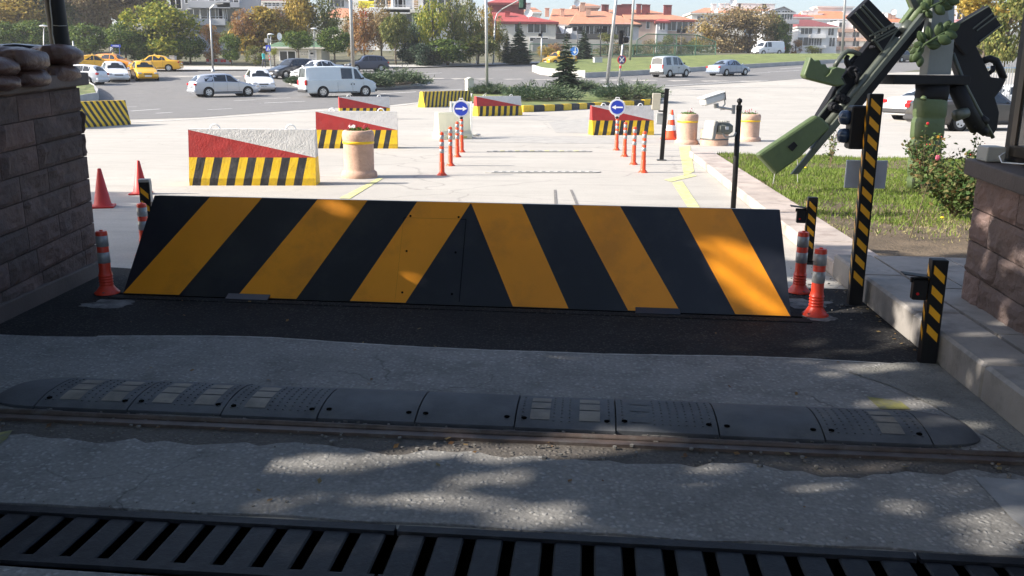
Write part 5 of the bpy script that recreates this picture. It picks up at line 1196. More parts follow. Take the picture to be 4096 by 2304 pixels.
    for f in S['wheels']:
        for sgn in (1, -1):
            X = L*(.5-f); yo_ = Wc/2
            m2 = MB(); m2.tube([(X, sgn*(yo_-.24), wr), (X, sgn*(yo_+.006), wr)], wr+.055, 20); m2.build('wheel_arch', m_void, r)
            m2 = MB(); m2.tube([(X, sgn*(yo_-.20), wr), (X, sgn*(yo_-.0), wr), (X, sgn*(yo_+.018), wr)], [wr, wr, wr*.93], 22); wh = m2.build('wheel', m_tyre, r, smooth=False)
            m3 = MB(); m3.tube([(X, sgn*(yo_+.012), wr), (X, sgn*(yo_+.020), wr)], wr*.64, 20)
            rm = m3.build('rim', m_rim, wh)
            m3 = MB()
            for q_ in range(5): an = q_*2*math.pi/5; c = Vector((X+math.cos(an)*wr*.42, sgn*(yo_+.021), wr+math.sin(an)*wr*.42)); m3.tube([c, c+Vector((0, sgn*.004, 0))], wr*.115, 6)
            m3.build('rim_gaps', m_void, wh)
    if taxi: m2 = MB(); m2.bevbox((L*(.5-.5), 0, S['H']*k+.055), (.14, .34, .11), .02); m2.build('taxi_sign', paint('taxi_sign', (.75, .62, .2)), r)
    return r
m_silver = paint('silver', (.50, .53, .58), .35); m_wcar = paint('white', (.72, .73, .74)); m_taxi = paint('taxi_yellow', (.85, .44, .012)); m_taxi2 = paint('taxi_orange', (.82, .28, .012))
m_dkc = paint('dark_graphite', (.035, .038, .045), .2); m_bluec = paint('dark_blue', (.035, .045, .085), .2); m_greyc = paint('blue_grey', (.25, .30, .38), .3); m_brown = paint('dark_olive_grey', (.055, .05, .045), .2)
m_wvan = paint('dusty_white', (.60, .66, .68), rough=.4)
car('hatch', m_silver, 224.5, 96.5, 37, 'silver five-door hatchback driving right on the near lane', L=4.25)
car('hatch', m_wcar, 260, 90.3, -66, 'white hatchback facing the camera behind the silver hatchback', L=3.9, plate_text='06 BU 7667')
car('van', m_wvan, 338, 96.6, 31, 'dusty white panel van with one dark side window on the near lane', L=4.9, panes=[(.20, .315), (.345, .50)], bumper=m_trim)
car('hatch', m_dkc, 293, 77.7, 232, 'dark graphite hatchback parked in front of the small green-roofed office', L=4.3, H=1.52)
car('sedan', m_wcar, 319, 78.6, 228, 'white saloon with tinted windows half hidden behind the white van', L=4.4, H=1.45, glassmat=m_glass)
car('hatch', m_bluec, 367, 71.6, 205, 'dark blue hatchback seen over the junipers behind the white van', L=4.0, H=1.5)
car('hatch', m_wcar, 80, 84.5, 172, 'white hatchback whose rear sticks out behind the stone wall', L=3.9)
car('hatch', m_wcar, 115.5, 80.7, -58, 'white hatchback facing the camera on the far lane beside the yellow taxi', L=3.8, H=1.44)
car('hatch', m_taxi, 144.5, 79.6, -59, 'yellow taxi facing the camera on the far lane beside the white hatchback', True, L=3.8, H=1.42)
car('sedan', m_taxi, 94, 70.8, 27, 'yellow saloon taxi parked with its rear to the left, behind the white hatchback', True, L=4.4)
car('hatch', m_taxi2, 115, 69.6, -8, 'orange-yellow taxi parked just behind the saloon taxi', True, L=4.2)
car('sedan', m_taxi, 156.5, 71.4, 188, 'yellow saloon taxi parked facing left behind the facing taxi', True, L=4.5, H=1.45)
car('sedan', m_taxi, 74, 67.8, 15, 'yellow taxi almost hidden behind the sandbags and the lamp column', True)
car('sedan', m_taxi, 559, 65.2, 222, 'yellow taxi partly hidden behind the small spruce on the planted island', True, L=4.5, H=1.5)
car('kombi', paint('pale_grey', (.42, .46, .47)), 670, 77.0, 43, 'pale grey high-roofed van driving away beside the median wall', bumper=m_trim)
car('sedan', m_greyc, 728, 75.6, 40, 'blue-grey saloon driving away behind the high-roofed van', L=4.7, H=1.44)
car('van', m_wcar, 768, 55.2, 205, 'white van coming down the far carriageway at the edge of the big tan tree', panes=[(.20, .31), (.34, .48)], bumper=m_trim, L=4.9)
car('sedan', m_wcar, 935, 120.0, 20, 'old white saloon parked on the plaza behind the dagger handle', L=4.4, H=1.38, bumper=m_trim)
car('sedan', m_brown, 970, 129.5, 17, 'dark olive-grey saloon parked on the plaza right of the dagger handle', L=4.4, H=1.42, bumper=m_trim)
car('hatch', m_brown, 902, 62.0, 30, 'dark car driving away on the road, glimpsed between the rifle and the dagger')
car('hatch', m_wcar, 1004, 112, 190, 'white car glimpsed through the gap in the right rifle beside the guard booth')
# ================================================================ VEGETATION
def rot_to(d): return d.to_track_quat('Z', 'Y').to_matrix()
def crown_mesh(name, seed, n, size, shape='round', clumps=40, spread=.2, mats=None):
    """leaves in clumps inside a unit crown (x,y in -1..1, z 0..1)"""
    g = random.Random(seed); cl = []; lobes = []
    for k in range(8): a = k*2.4+g.random(); e_ = g.uniform(-.75, .75); lobes.append((Vector((math.cos(a)*.52*(1-abs(e_)*.4), math.sin(a)*.52*(1-abs(e_)*.4), e_)), g.uniform(.28, .46)))
    for i in range(clumps):
        while True:
            p = Vector((g.uniform(-1, 1), g.uniform(-1, 1), g.uniform(-1, 1)))
            if p.length < 1: break
        if shape == 'round': p = p.normalized()*(p.length**.45)*.86
        elif shape == 'lobed':
            lb = lobes[i % len(lobes)]; p = lb[0]+p.normalized()*(p.length**.5)*lb[1]
        elif shape == 'egg': p = p*.9; p.x *= 1-.45*max(0, p.z); p.y *= 1-.45*max(0, p.z)
        elif shape == 'vase': p = p*.9; p.x *= .55+.4*(p.z+1)/2; p.y *= .55+.4*(p.z+1)/2
        cl.append((p, g.uniform(.6, 1.25)))
    mb = MB()
    for i in range(n):
        c, k = g.choice(cl); p = c+Vector((g.gauss(0, spread*k), g.gauss(0, spread*k), g.gauss(0, spread*k*.8)))
        if p.length > 1.12: p = p.normalized()*g.uniform(.9, 1.12)
        s = size*g.uniform(.6, 1.35); nr = (p*.6+Vector((g.gauss(0, .6), g.gauss(0, .6), g.gauss(.25, .6)))).normalized(); t = nr.orthogonal().normalized(); t.rotate(Matrix.Rotation(g.random()*6.28, 3, nr)); b = nr.cross(t)
        q = Vector((p.x, p.y, (p.z+1)/2))
        t = Vector((t.x, t.y, t.z*.6))*s; b = Vector((b.x, b.y, b.z*.6))*s*.65
        mb.add([q-t, q-b*.8, q+t*.9, q+b], [(0, 1, 2, 3)])
    me = bpy.data.meshes.new(name); me.from_pydata([tuple(v) for v in mb.v], [], mb.f); return me
LM = {'green': leafmat('dark_green_leaf', [(.03, .06, .014), (.06, .11, .022), (.11, .17, .03), (.18, .22, .04)]),
 'lime': leafmat('yellow_green_leaf', [(.07, .12, .015), (.17, .21, .025), (.30, .30, .035), (.38, .34, .045)]),
 'gold': leafmat('golden_leaf', [(.22, .15, .03), (.36, .25, .04), (.44, .31, .06), (.24, .22, .05)]),
 'tan': leafmat('tan_leaf', [(.17, .115, .055), (.28, .20, .09), (.34, .26, .13), (.20, .17, .07)]),
 'rust': leafmat('rusty_leaf', [(.20, .09, .035), (.33, .16, .06), (.40, .24, .09), (.26, .18, .07)]),
 'olive': leafmat('olive_leaf', [(.06, .08, .02), (.11, .14, .035), (.19, .20, .05), (.26, .23, .07)]),
 'fir': leafmat('fir_needle', [(.012, .028, .014), (.025, .05, .025), (.045, .075, .04), (.06, .09, .05)], trans=.1),
 'jun': leafmat('juniper_needle', [(.035, .065, .03), (.06, .10, .045), (.10, .14, .07), (.13, .15, .08)], trans=.12)}
m_bark = M('grey_brown_bark', (.10, .08, .06), .95, var=.35, vs=8, bump=.8, bs_=20)
CM = {}; CC = {}
def crown(shape, seed, n, size, cl, spread=.2):
    k = (shape, seed, n, size, cl)
    if k not in CM: CM[k] = crown_mesh('crown', seed, n, size, shape, cl, spread)
    return CM[k]
def tree(u, v_base, v_top, hw, v_low, Y, col, label, shape='round', dens=1.0, group='trees beyond the road', cat='tree', name='leafy_tree', trunk=.5, seed=None):
    """u centre, v of base/top/lowest leaves, hw half width in px, at distance Y"""
    if shape == 'round' and 'clipped' not in label: shape = 'lobed'
    b = P(u, v_base, Y); b.z = terr(Y); top = P(u, v_top, Y).z; low = P(u, v_low, Y).z; rw = hw*Y/FPX; H_ = top-low
    seed = seed if seed is not None else rnd.randint(1, 4); r = thing(name, label, cat, b, rnd.random()*6.28, group)
    area = rw*H_; n = (5200 if area < 25 else 9500) if dens >= 1 else (2600 if area < 20 else 4600)
    lf = {2600: .055, 4600: .045, 5200: .062, 9500: .048}[n]*(1.0 if dens >= 1 else .95)
    me = crown(shape, seed, n, lf, 60 if n > 3000 else 40, .17)
    kk = (me.name, col)
    if kk not in CC: CC[kk] = me.copy(); CC[kk].materials.append(LM[col])
    me2 = CC[kk]; o = bpy.data.objects.new('crown', me2); sc.collection.objects.link(o); o.parent = r
    o.scale = (rw, rw, H_); o.location = (0, 0, low-b.z)
    g = random.Random(seed+int(u)); tr = max(.06, rw*.05); hz = low-b.z+H_*.75; mb = MB(); mb.tube([(0, 0, -.3), (tr*.4, 0, hz*.35), (-tr*.3, tr*.3, hz*.7), (0, 0, hz)], [tr*1.3, tr, tr*.7, tr*.2], 8)
    for i in range(14):
        a = g.random()*6.28; z0 = hz*g.uniform(.35, .85); k = rw*g.uniform(.45, .9); mb.tube([(0, 0, z0), (k*.4*math.cos(a), k*.4*math.sin(a), z0+H_*.14), (k*math.cos(a), k*math.sin(a), z0+H_*g.uniform(.2, .34))], [tr*.5, tr*.3, tr*.08], 5)
    o2 = mb.build('trunk', m_bark, r, smooth=True); return r
def fir(u, v_base, v_top, hw, Y, label, dens=1.0, group='spruces', h0=0.0, zb=None):
    b = P(u, v_base, Y); b.z = terr(Y) if zb is None else zb; H_ = P(u, v_top, Y).z-b.z; rw = hw*Y/FPX; r = thing('spruce_tree', label, 'spruce', b, rnd.random()*6, group); g = random.Random(int(u*7))
    mb = MB(); mb.tube([(0, 0, 0), (0, 0, H_*.5), (0, 0, H_*.98)], [rw*.06, rw*.035, rw*.008], 7); wood = mb; lf = MB(); nl = int(19*max(1, H_/3.6)); 
    for L_ in range(nl):
        t = (L_+.5)/nl; z = H_*(.04+h0+(.94-h0)*t); z00 = z; rr_ = rw*(1-t)**.85*g.uniform(.82, 1.12); nb = max(5, int(12*(1-t*.6)))
        for k in range(nb):
            a = 2*math.pi*(k+g.random())/nb; z = z00+g.gauss(0, H_*.35/nl); ln = rr_*g.uniform(.7, 1.1); dr = -ln*.22; end = Vector((math.cos(a)*ln, math.sin(a)*ln, z+dr+ln*.10)); st_ = Vector((0, 0, z)); mid = st_.lerp(end, .6)+Vector((0, 0, dr*.35))
            wood.tube([st_, mid, end], [rw*.014, rw*.009, rw*.003], 4, caps=False)
            m_ = int(9*dens)+2; side = Vector((-math.sin(a), math.cos(a), 0))
            for j in range(m_):
                f = .12+.9*j/m_; c = st_.lerp(mid, f/.6) if f < .6 else mid.lerp(end, (f-.6)/.42); wl = ln*.36*(1.15-f)+.05*rw
                for s in (-1, 1):
                    e = c+side*wl*s*g.uniform(.6, 1.1)+Vector((math.cos(a), math.sin(a), 0))*wl*.7+Vector((0, 0, -wl*.25+g.gauss(0, wl*.12))); w_ = (Vector((0, 0, 1))*.10*wl+(end-st_).normalized()*wl*.16)
                    lf.add([c-w_, e, c+w_], [(0, 1, 2)]); lf.add([c+Vector((0, 0, .02*rw)), c.lerp(e, .6)+Vector((0, 0, .10*wl)), e+Vector((0, 0, .05*wl)), c.lerp(e, .5)-Vector((0, 0, .08*wl))], [(0, 1, 2, 3)])
    wood.build('trunk', m_bark, r); lf.build('crown', LM['fir'], r); return r
def juniper(u, v_base, v_top, hw, Y, label, seed, dep=.6, zb=.13):
    Y = G(u, v_base-2, zb).y if u > 440 else Y
    b = P(u, v_base, Y); b.z = terr(Y)+zb; H_ = P(u, v_top, Y).z-b.z; H_ *= 1.35; rw = hw*Y/FPX*1.1; r = thing('juniper_bush', label, 'shrub', b, 0, 'spreading junipers on the islands'); g = random.Random(seed); mb = MB(); wd = MB()
    for i in range(300):
        a = g.random()*6.28; q = g.random()**.55; s = Vector((math.cos(a)*q*rw*.8, math.sin(a)*q*rw*dep*.8, H_*.12+H_*.35*(1-q))); L_ = rw*g.uniform(.16, .34)+H_*.12; el = g.uniform(.15, .9)*(1-q*.45)
        d = Vector((math.cos(a+g.gauss(0, .5))*math.cos(el), math.sin(a+g.gauss(0, .5))*math.cos(el), math.sin(el))); e = s+d*L_; 
        if e.z > H_: e.z = H_*g.uniform(.85, 1.02)
        m_ = s.lerp(e, .55)+Vector((0, 0, -.05*L_)); 
        if i % 3 == 0: wd.tube([s*.3, s, m_], [.012, .010, .004], 4)
        for j in range(20):
            f = g.random(); c = (s.lerp(m_, f*2) if f < .5 else m_.lerp(e, f*2-1))+Vector((g.gauss(0, .035), g.gauss(0, .035), g.gauss(0, .03)))*(1+H_); t = (d+Vector((g.gauss(0, .45), g.gauss(0, .45), g.gauss(0.1, .4)))).normalized()*g.uniform(.07, .17)*(.6+.5*H_); w_ = t.orthogonal().normalized()*t.length*.18
            mb.add([c-w_, c+t, c+w_], [(0, 1, 2)])
    wd.build('branches', m_bark, r); mb.build('foliage', LM['jun'], r); return r
juniper(543, 103, 83.5, 35, 49.5, 'largest spreading juniper, just above the left part of the striped kerb', 1)
juniper(578, 91.5, 80.5, 20, 62, 'low juniper under the small spruce', 2)
juniper(630, 102, 81.5, 33, 51.5, 'spreading juniper above the right part of the striped kerb', 3)
juniper(492, 96, 84, 21, 56, 'small juniper at the foot of the grey lamp pole', 4)
juniper(396, 86, 68.5, 30, 68, 'tall juniper at the right end of the shrub island behind the white van', 5, .5)
juniper(372, 87, 72, 18, 66.5, 'middle juniper of the shrub island, behind the van bonnet', 6, .5)
juniper(300, 87, 76, 12, 69, 'low juniper at the left end of the shrub island', 7, .5)
juniper(335, 86, 73, 26, 68, 'juniper of the shrub island hidden behind the white van', 8, .4)
fir(565.5, 90, 31.5, 21, 64, 'small dark spruce standing on the planted island', 1.2, zb=.14)
fir(519, 66, 21, 17, 108, 'broad dark spruce left of the red-roofed house', 1.0)
fir(583.5, 62, 27, 13, 118, 'slender spruce in front of the orange-roofed house')
fir(507, 66, 31, 9, 112, 'short dark spruce left of the broad one')
T = tree
T(18, 70, -14, 40, 34, 122, 'gold', 'tall golden-leaved tree at the far left edge', 'egg')
T(58, 70, -20, 30, 34, 124, 'olive', 'tall olive-gold tree behind the black column')
T(88, 70, -26, 34, 32, 126, 'tan', 'huge tan-leaved tree right of the black column', seed=1)
T(128, 70, -26, 36, 30, 127, 'tan', 'huge tan-leaved tree left of the grey apartment block', seed=3)
T(112, 66, -34, 60, 26, 150, 'tan', 'wide tan tree mass behind the huge tan-leaved pair', seed=2)
T(70, 66, -34, 40, 26, 150, 'gold', 'golden tree behind the olive-gold one', seed=4)
T(30, 66, -30, 50, 30, 150, 'olive', 'wide olive tree behind the golden one at the far left', seed=1)
T(158, 66, -12, 20, 24, 130, 'olive', 'thin olive tree in front of the left end of the grey apartment block', dens=.6)
T(9, 70, 22, 20, 49, 101, 'green', 'clipped round green tree at the far left edge', seed=2)
T(35, 70, 21, 20, 49, 101.5, 'green', 'clipped round green tree left of the black column', seed=4)
T(64, 70, 21, 18, 49, 103, 'green', 'clipped round green tree hidden behind the black column', seed=1)
T(92, 70, 23, 20, 53, 102, 'green', 'clipped round green tree behind the yellow saloon taxi', seed=3)
T(127, 70, 22, 18, 54, 102, 'green', 'clipped round green tree beside the parking sign', seed=2)
T(166, 70, 3, 38, 60, 104, 'lime', 'broad yellow-green tree behind the parked yellow taxi', seed=4)
T(148, 70, 30, 22, 66, 103, 'green', 'dark green lower tree left of the broad yellow-green one', seed=1)
T(191, 70, 36, 18, 64, 103, 'green', 'dark green lower tree right of the broad yellow-green one', seed=3)
T(214, 70, 25, 13, 58, 103, 'rust', 'small rusty tree behind the curved street lamp', dens=.6, seed=1)
T(232, 72, 34, 11, 60, 101, 'green', 'small dark green tree right of the curved street lamp', seed=4)
T(232, 68, 22, 12, 44, 112, 'olive', 'olive tree right under the grey apartment block', dens=.6)
T(262, 68, 9, 28, 58, 110, 'gold', 'wide golden tree behind the pedestrian crossing sign', seed=2)
T(247, 69, 10, 14, 50, 108, 'rust', 'orange-brown tree right of the grey apartment block', dens=.6, seed=3)
T(256, 72, 46, 11, 64, 100, 'olive', 'low olive tree left of the small office', dens=.6)
T(275, 72, 48, 5, 58, 96, 'lime', 'young thin tree in front of the small office', dens=.6, name='young_tree')
T(299, 69, 30, 15, 49, 96, 'green', 'clipped round green tree in front of the small office', seed=1)
T(335, 69, 27.5, 16, 53, 97, 'green', 'clipped round green tree right of the small office', seed=2)
T(302, 68, -12, 17, 44, 112, 'gold', 'tall yellow-green tree behind the small office', 'egg', seed=1)
T(326, 68, -12, 17, 42, 113, 'olive', 'tall olive tree behind the right end of the small office', 'egg', dens=.6, seed=4)
T(283, 68, 8, 14, 44, 112, 'tan', 'tan tree behind the satellite dish', dens=.6, seed=2)
T(365, 68, 4, 16, 56, 105, 'rust', 'rusty-brown sparse tree right of the near grey pole', 'vase', dens=.6, seed=3)
T(352, 68, 12, 12, 56, 107, 'tan', 'brown sparse tree just behind the near grey pole', 'vase', dens=.6, seed=1)
T(382, 68, -2, 14, 50, 108, 'tan', 'light brown sparse tree with bare twigs', 'vase', dens=.6, seed=2)
T(396, 68, 14, 16, 60, 103, 'olive', 'olive tree behind the dark blue hatchback', seed=3)
T(410, 67, 26, 14, 62, 106, 'fir', 'dark low tree behind the dark blue hatchback')
T(433, 67, -14, 17, 56, 104, 'lime', 'tall slender yellow-green tree left of the middle lamp', 'egg', dens=.6, seed=2)
T(418, 67, 12, 10, 50, 108, 'green', 'narrow green tree hiding the white villa wall', 'egg', dens=.6, seed=4)
T(453, 67, -10, 15, 52, 106, 'olive', 'tall slender olive tree over the low green slope', 'egg', dens=.6, seed=1)
T(470, 67, -6, 14, 60, 108, 'olive', 'slender autumn tree left of the tall grey lamp pole', 'egg', dens=.6, seed=3)
T(486, 66, 6, 14, 56, 110, 'gold', 'slender golden tree behind the tall grey lamp pole', 'egg', dens=.6, seed=4)
T(499, 66, 16, 9, 60, 112, 'olive', 'olive tree left of the broad dark spruce', 'egg', dens=.6, seed=2)
T(448, 67, 40, 24, 65, 103, 'green', 'low dark green undergrowth tree behind the curb', seed=2)
T(478, 66, 34, 20, 64, 105, 'olive', 'low olive undergrowth tree below the disc lamp', seed=3)
T(425, 67, 44, 17, 66, 102, 'fir', 'low dark bush-like tree right of the blue hatchback', seed=1)
T(545, 62, 46, 10, 61, 122, 'gold', 'low golden bush behind the green fence', dens=.6, cat='shrub', name='autumn_bush')
T(557, 62, 42, 11, 61, 124, 'rust', 'low reddish bush behind the green fence', dens=.6, cat='shrub', name='autumn_bush')
T(607, 60, 33, 11, 46, 128, 'olive', 'olive bush in front of the orange-roofed house', dens=.6, cat='shrub', name='autumn_bush')
for i, (u, t_) in enumerate(((603, 44), (618, 42), (634, 44), (650, 38), (664, 35), (678, 37), (692, 40))):
    T(u, 59, t_, 11, 58, 132, 'tan' if i % 2 else 'olive', ['first', 'second', 'third', 'fourth', 'fifth', 'sixth', 'seventh'][i]+' tan bush from the left behind the green court fence', dens=.6, cat='shrub', name='autumn_bush', seed=i % 4+1, group='bushes behind the court fence')
T(722, 56, 8, 36, 54, 146, 'tan', 'big tan bushy tree behind the far grass slope', dens=.6, seed=1)
T(748, 56, 5, 27, 54, 147, 'tan', 'big tan tree left of the dark evergreen on the slope', dens=.6, seed=4)
T(701, 56, 24, 14, 55, 145, 'gold', 'small golden-tan tree at the end of the court fence', dens=.6, seed=2)
T(772, 55, 13, 12, 54, 149, 'olive', 'olive tree in front of the grey gabled house', seed=3)
T(783, 54, 24, 9, 54, 147, 'green', 'dark evergreen between the white van and the white house', seed=1)
T(795, 54, 40, 8, 54, 147, 'rust', 'low rusty bush at the foot of the white house', dens=.6, cat='shrub', name='autumn_bush')
T(812, 54, 46, 9, 54, 147, 'lime', 'low yellow-green bush before the white house', dens=.6, cat='shrub', name='autumn_bush', seed=2)
T(858, 54, 46, 10, 52, 145, 'rust', 'low rusty hedge bush behind the rifle', dens=.6, cat='shrub', name='autumn_bush', seed=4)
T(978, 100, -14, 30, 36, 62, 'gold', 'big yellow-leaved tree at the upper right beside the guard booth', seed=2)
T(1000, 95, -20, 26, 60, 58, 'olive', 'olive tree at the upper right edge behind the guard booth', seed=1)
T(968, 80, 42, 24, 62, 66, 'olive', 'lower olive tree behind the right rifle', seed=3)
T(902, 62, 14, 4, 19, 240, 'olive', 'small distant tree on the skyline', dens=.6)
T(905, 58, 40, 22, 57, 140, 'olive', 'olive hedge tree seen between rifle and dagger', seed=2)
# ================================================================ BUILDINGS
m_cream = M('cream_render', (.60, .58, .52), .9, var=.06, vs=.3); m_whr = M('white_render', (.74, .73, .71), .9, var=.05, vs=.3); m_greyr = M('grey_render', (.34, .35, .38), .9, var=.07, vs=.3); m_pinkr = M('pinkish_render', (.48, .36, .30), .9, var=.06, vs=.3)
m_lgrey = M('light_grey_render', (.44, .45, .47), .9, var=.05, vs=.3)
def tile(name, c):
    m, nt, b = _bs(name); tc = N(nt, 'ShaderNodeTexCoord').outputs['Object']; wv = N(nt, 'ShaderNodeTexWave'); wv.bands_direction = 'Z'; wv.inputs['Scale'].default_value = 2.0; wv.inputs['Distortion'].default_value = .4; nt.links.new(tc, wv.inputs['Vector'])
    n = noise_(nt, tc, .8, 6, .7); cc = mixc(nt, ramp(nt, n, [(.3, 0.0), (.7, 1.0)]), tuple(x*.75 for x in c), tuple(x*1.2 for x in c)); cc = mixc(nt, ramp(nt, wv.outputs['Fac'], [(0, .35), (.5, 0.0)]), cc, tuple(x*.6 for x in c))
    nt.links.new(cc, b.inputs['Base Color']); b.inputs['Roughness'].default_value = .85; bump_(nt, b, wv.outputs['Fac'], .5, .08); return m
m_tile = tile('orange_roof_tiles', (.50, .22, .13)); m_rtile = tile('red_metal_roof', (.36, .06, .055)); m_dtile = tile('dark_red_roof', (.20, .045, .045)); m_otile = tile('bright_orange_roof', (.58, .20, .09))
m_frame = M('white_window_frame', (.70, .70, .70), .5); m_dredw = M('dark_red_wall', (.17, .03, .03), .8); m_brick = M('brick_quoin', (.42, .24, .10), .9, var=.2, vs=3)
def house(u0, u1, v_eave, v_base, Y, label, wall, roof, v_ridge=None, style='hip', yaw=0, depth=10, wins=(), chim=(), trim=None, ridge=(.3, .7), balc=(), name='house', dish=0, eave=.5):
    a, b = P(u0, v_eave, Y), P(u1, v_eave, Y); w_ = b.x-a.x; ze = (a.z+b.z)/2; zb = min(terr(Y)-.5, P((u0+u1)/2, v_base, Y).z-1); r = thing(name, label, 'house' if name == 'house' else 'building', (a.x, Y, zb), R(yaw), 'houses on the hillside'); h = ze-zb
    mb = MB(); mb.prism([(0, 0, 0), (w_, 0, 0), (w_, depth, 0), (0, depth, 0)], (0, 0, h)); mb.build('walls', wall, r)
    if v_ridge is not None:
        zr = P((u0+u1)/2, v_ridge, Y).z-zb; mb = MB(); e = eave; x0, x1 = w_*ridge[0], w_*ridge[1]
        E_ = [Vector((-e, -e, h+.05)), Vector((w_+e, -e, h+.05)), Vector((w_+e, depth+e, h+.05)), Vector((-e, depth+e, h+.05))]
        if style == 'hip': r1, r2 = Vector((x0, depth*.5, zr)), Vector((x1, depth*.5, zr)); mb.quad(E_[0], E_[1], r2, r1); mb.quad(E_[2], E_[3], r1, r2); mb.add([E_[1], E_[2], r2], [(0, 1, 2)]); mb.add([E_[3], E_[0], r1], [(0, 1, 2)])
        else:                                # gable towards the camera
            r1, r2 = Vector((w_*ridge[0], -e, zr)), Vector((w_*ridge[0], depth+e, zr)); mb.quad(E_[0], r1, r2, E_[3]); mb.quad(r1, E_[1], E_[2], r2)
            m2 = MB(); m2.add([Vector((0, -.01, h)), Vector((w_, -.01, h)), Vector((w_*ridge[0], -.01, zr-.15))], [(0, 1, 2)]); m2.build('gable', wall, r)
        ro = mb.build('roof', roof, r); s = ro.modifiers.new('thick', 'SOLIDIFY'); s.thickness = .12
        mb = MB(); mb.prism([E_[0]-Vector((0, 0, .42)), E_[1]-Vector((0, 0, .42)), E_[2]-Vector((0, 0, .42)), E_[3]-Vector((0, 0, .42))], (0, 0, .38)); mb.build('eaves', trim or wall, r)
    for (cu, cv, ch, cw, cm) in chim:
        c = P(cu, cv, Y); mb = MB(); X = c.x-a.x; mb.bevbox((X, depth*.25, c.z-zb-ch/2), (cw, .8, ch), .02); mb.bevbox((X, depth*.25, c.z-zb+.06), (cw*1.25, 1.0, .12), .02); mb.build('chimney', cm, r)
    for (wu, wv, ww, wh, nm) in wins:        # centre px, size in metres, panes
        c = P(wu, wv, Y); X, Z = c.x-a.x, c.z-zb; mb = MB(); t = .10
        for k in range(nm+1): x = X-ww/2+ww*k/nm; mb.box((x, -.05, Z), (t, .14, wh+t), 0)
        for z in (Z-wh/2, Z+wh/2): mb.box((X, -.055, z), (ww+t, .12, t))
        f = mb.build('window', m_frame, r); mb = MB(); mb.box((X, -.02, Z), (ww, .05, wh)); mb.build('pane', m_glass, f)
    for (bu, bv, bw, bh, bm) in balc:
        c = P(bu, bv, Y); X, Z = c.x-a.x, c.z-zb; mb = MB(); mb.bevbox((X, -.65, Z), (bw, 1.3, bh), .03); mb.bevbox((X, -.65, Z+bh/2+.35), (bw, .06, .06), .01); mb.build('balcony', bm, r)
    return r
def grid(us, vs, w_, h, n): return [(u, v, w_, h, n) for v in vs for u in us]
house(184, 240, -30, 45, 132, 'grey five-storey apartment block with white window frames at the upper left', m_greyr, m_dtile, None, wins=[(191, -2, 1.8, 1.5, 2), (194, 15.5, 2.0, 1.8, 2), (212, 16, 3.4, 2.6, 3), (223, 15.5, 1.2, 2.0, 2), (231, 1.5, 2.3, 2.0, 3), (231, 17, 1.6, 2.2, 1), (218, -1, 2.6, 2.0, 3), (191, -17, 1.8, 1.5, 2), (212, -17, 3, 2, 3), (231, -17, 2, 2, 3)], balc=[(212, 22.5, 4.6, .9, m_lgrey), (212, 5, 6, 1.0, m_lgrey), (231, 5.6, 3.2, .7, m_greyr)], name='apartment_block')
house(168, 187, -30, 45, 134, 'light grey wing of the apartment block behind the yellow-green tree', m_lgrey, m_dtile, None, wins=[(176, 3, 1.6, 1.6, 2), (176, 17, 1.6, 1.6, 2)], name='apartment_block')
house(243, 262, 2, 45, 200, 'white hillside house with a satellite dish right of the grey block', m_whr, m_dtile, -4, wins=[(252, 6, 1.6, 2, 2), (247, 6, 1, 2, 1)], balc=[(253, 9.5, 4, .9, m_lgrey)])
house(263, 292, 1, 45, 195, 'cream hillside house with arched gables above the golden tree', m_cream, m_dtile, -7, wins=grid((268, 276, 285), (5, 13), 1.5, 2, 2), balc=[(276, 8.5, 5, .8, m_lgrey)])
house(246, 280, 17, 45, 165, 'low house with a pinkish tiled roof half covered by autumn trees', m_pinkr, m_tile, 9)
house(322, 352, 18, 50, 150, 'low red-roofed house glimpsed between the trees behind the office', m_cream, m_tile, 6)
house(330, 345, -2, 50, 185, 'distant house with a bright red roof between the tall trees', m_whr, m_rtile, -8, wins=grid((334, 341), (3,), 1.4, 1.6, 2))
bb = house(352, 378, -20, 50, 140, 'white building behind bare trees hung with red and yellow banners', m_whr, m_tile, None, wins=grid((375,), (4, 20, 34), 2, 2, 2), balc=[], name='building')
mb = MB(); a_, b_ = P(358.5, 8, 139.4), P(374, 1, 139.4); mb.prism([(a_.x, 139.4, a_.z), (b_.x, 139.4, a_.z), (b_.x, 139.4, b_.z), (a_.x, 139.4, b_.z)], (0, .05, 0)); y_ = thing('banner', 'yellow sale banner with dark lettering on the white building', 'banner', ((a_.x+b_.x)/2, 139.3, a_.z)); mb.build('cloth', paint('banner_yellow', (.8, .7, .02), rough=.7), y_, y_.location)
text_mesh('SAHİBİNDEN', .62, M('banner_ink', (.12, .14, .02), .7), y_, 'lettering', Matrix.Translation((0, -.0, (b_.z-a_.z)/2)) @ UPR)
for vv, lab in ((14.5, 'upper red and white banner on the white building'), (23, 'lower red and white banner on the white building')):
    a_, b_ = P(358.5, vv+4, 139.4), P(368, vv-4, 139.4); r = thing('banner', lab, 'banner', ((a_.x+b_.x)/2, 139.3, a_.z)); mb = MB(); ww, hh = b_.x-a_.x, b_.z-a_.z; mb.box((0, .05, hh/2), (ww, .05, hh)); mb.build('cloth', m_wsig, r); mb = MB()
    for k in range(3): mb.box((-ww*.28+ww*.28*k, 0, hh*.5), (ww*.16, .05, hh*.7))
    mb.build('print', m_sred, r)
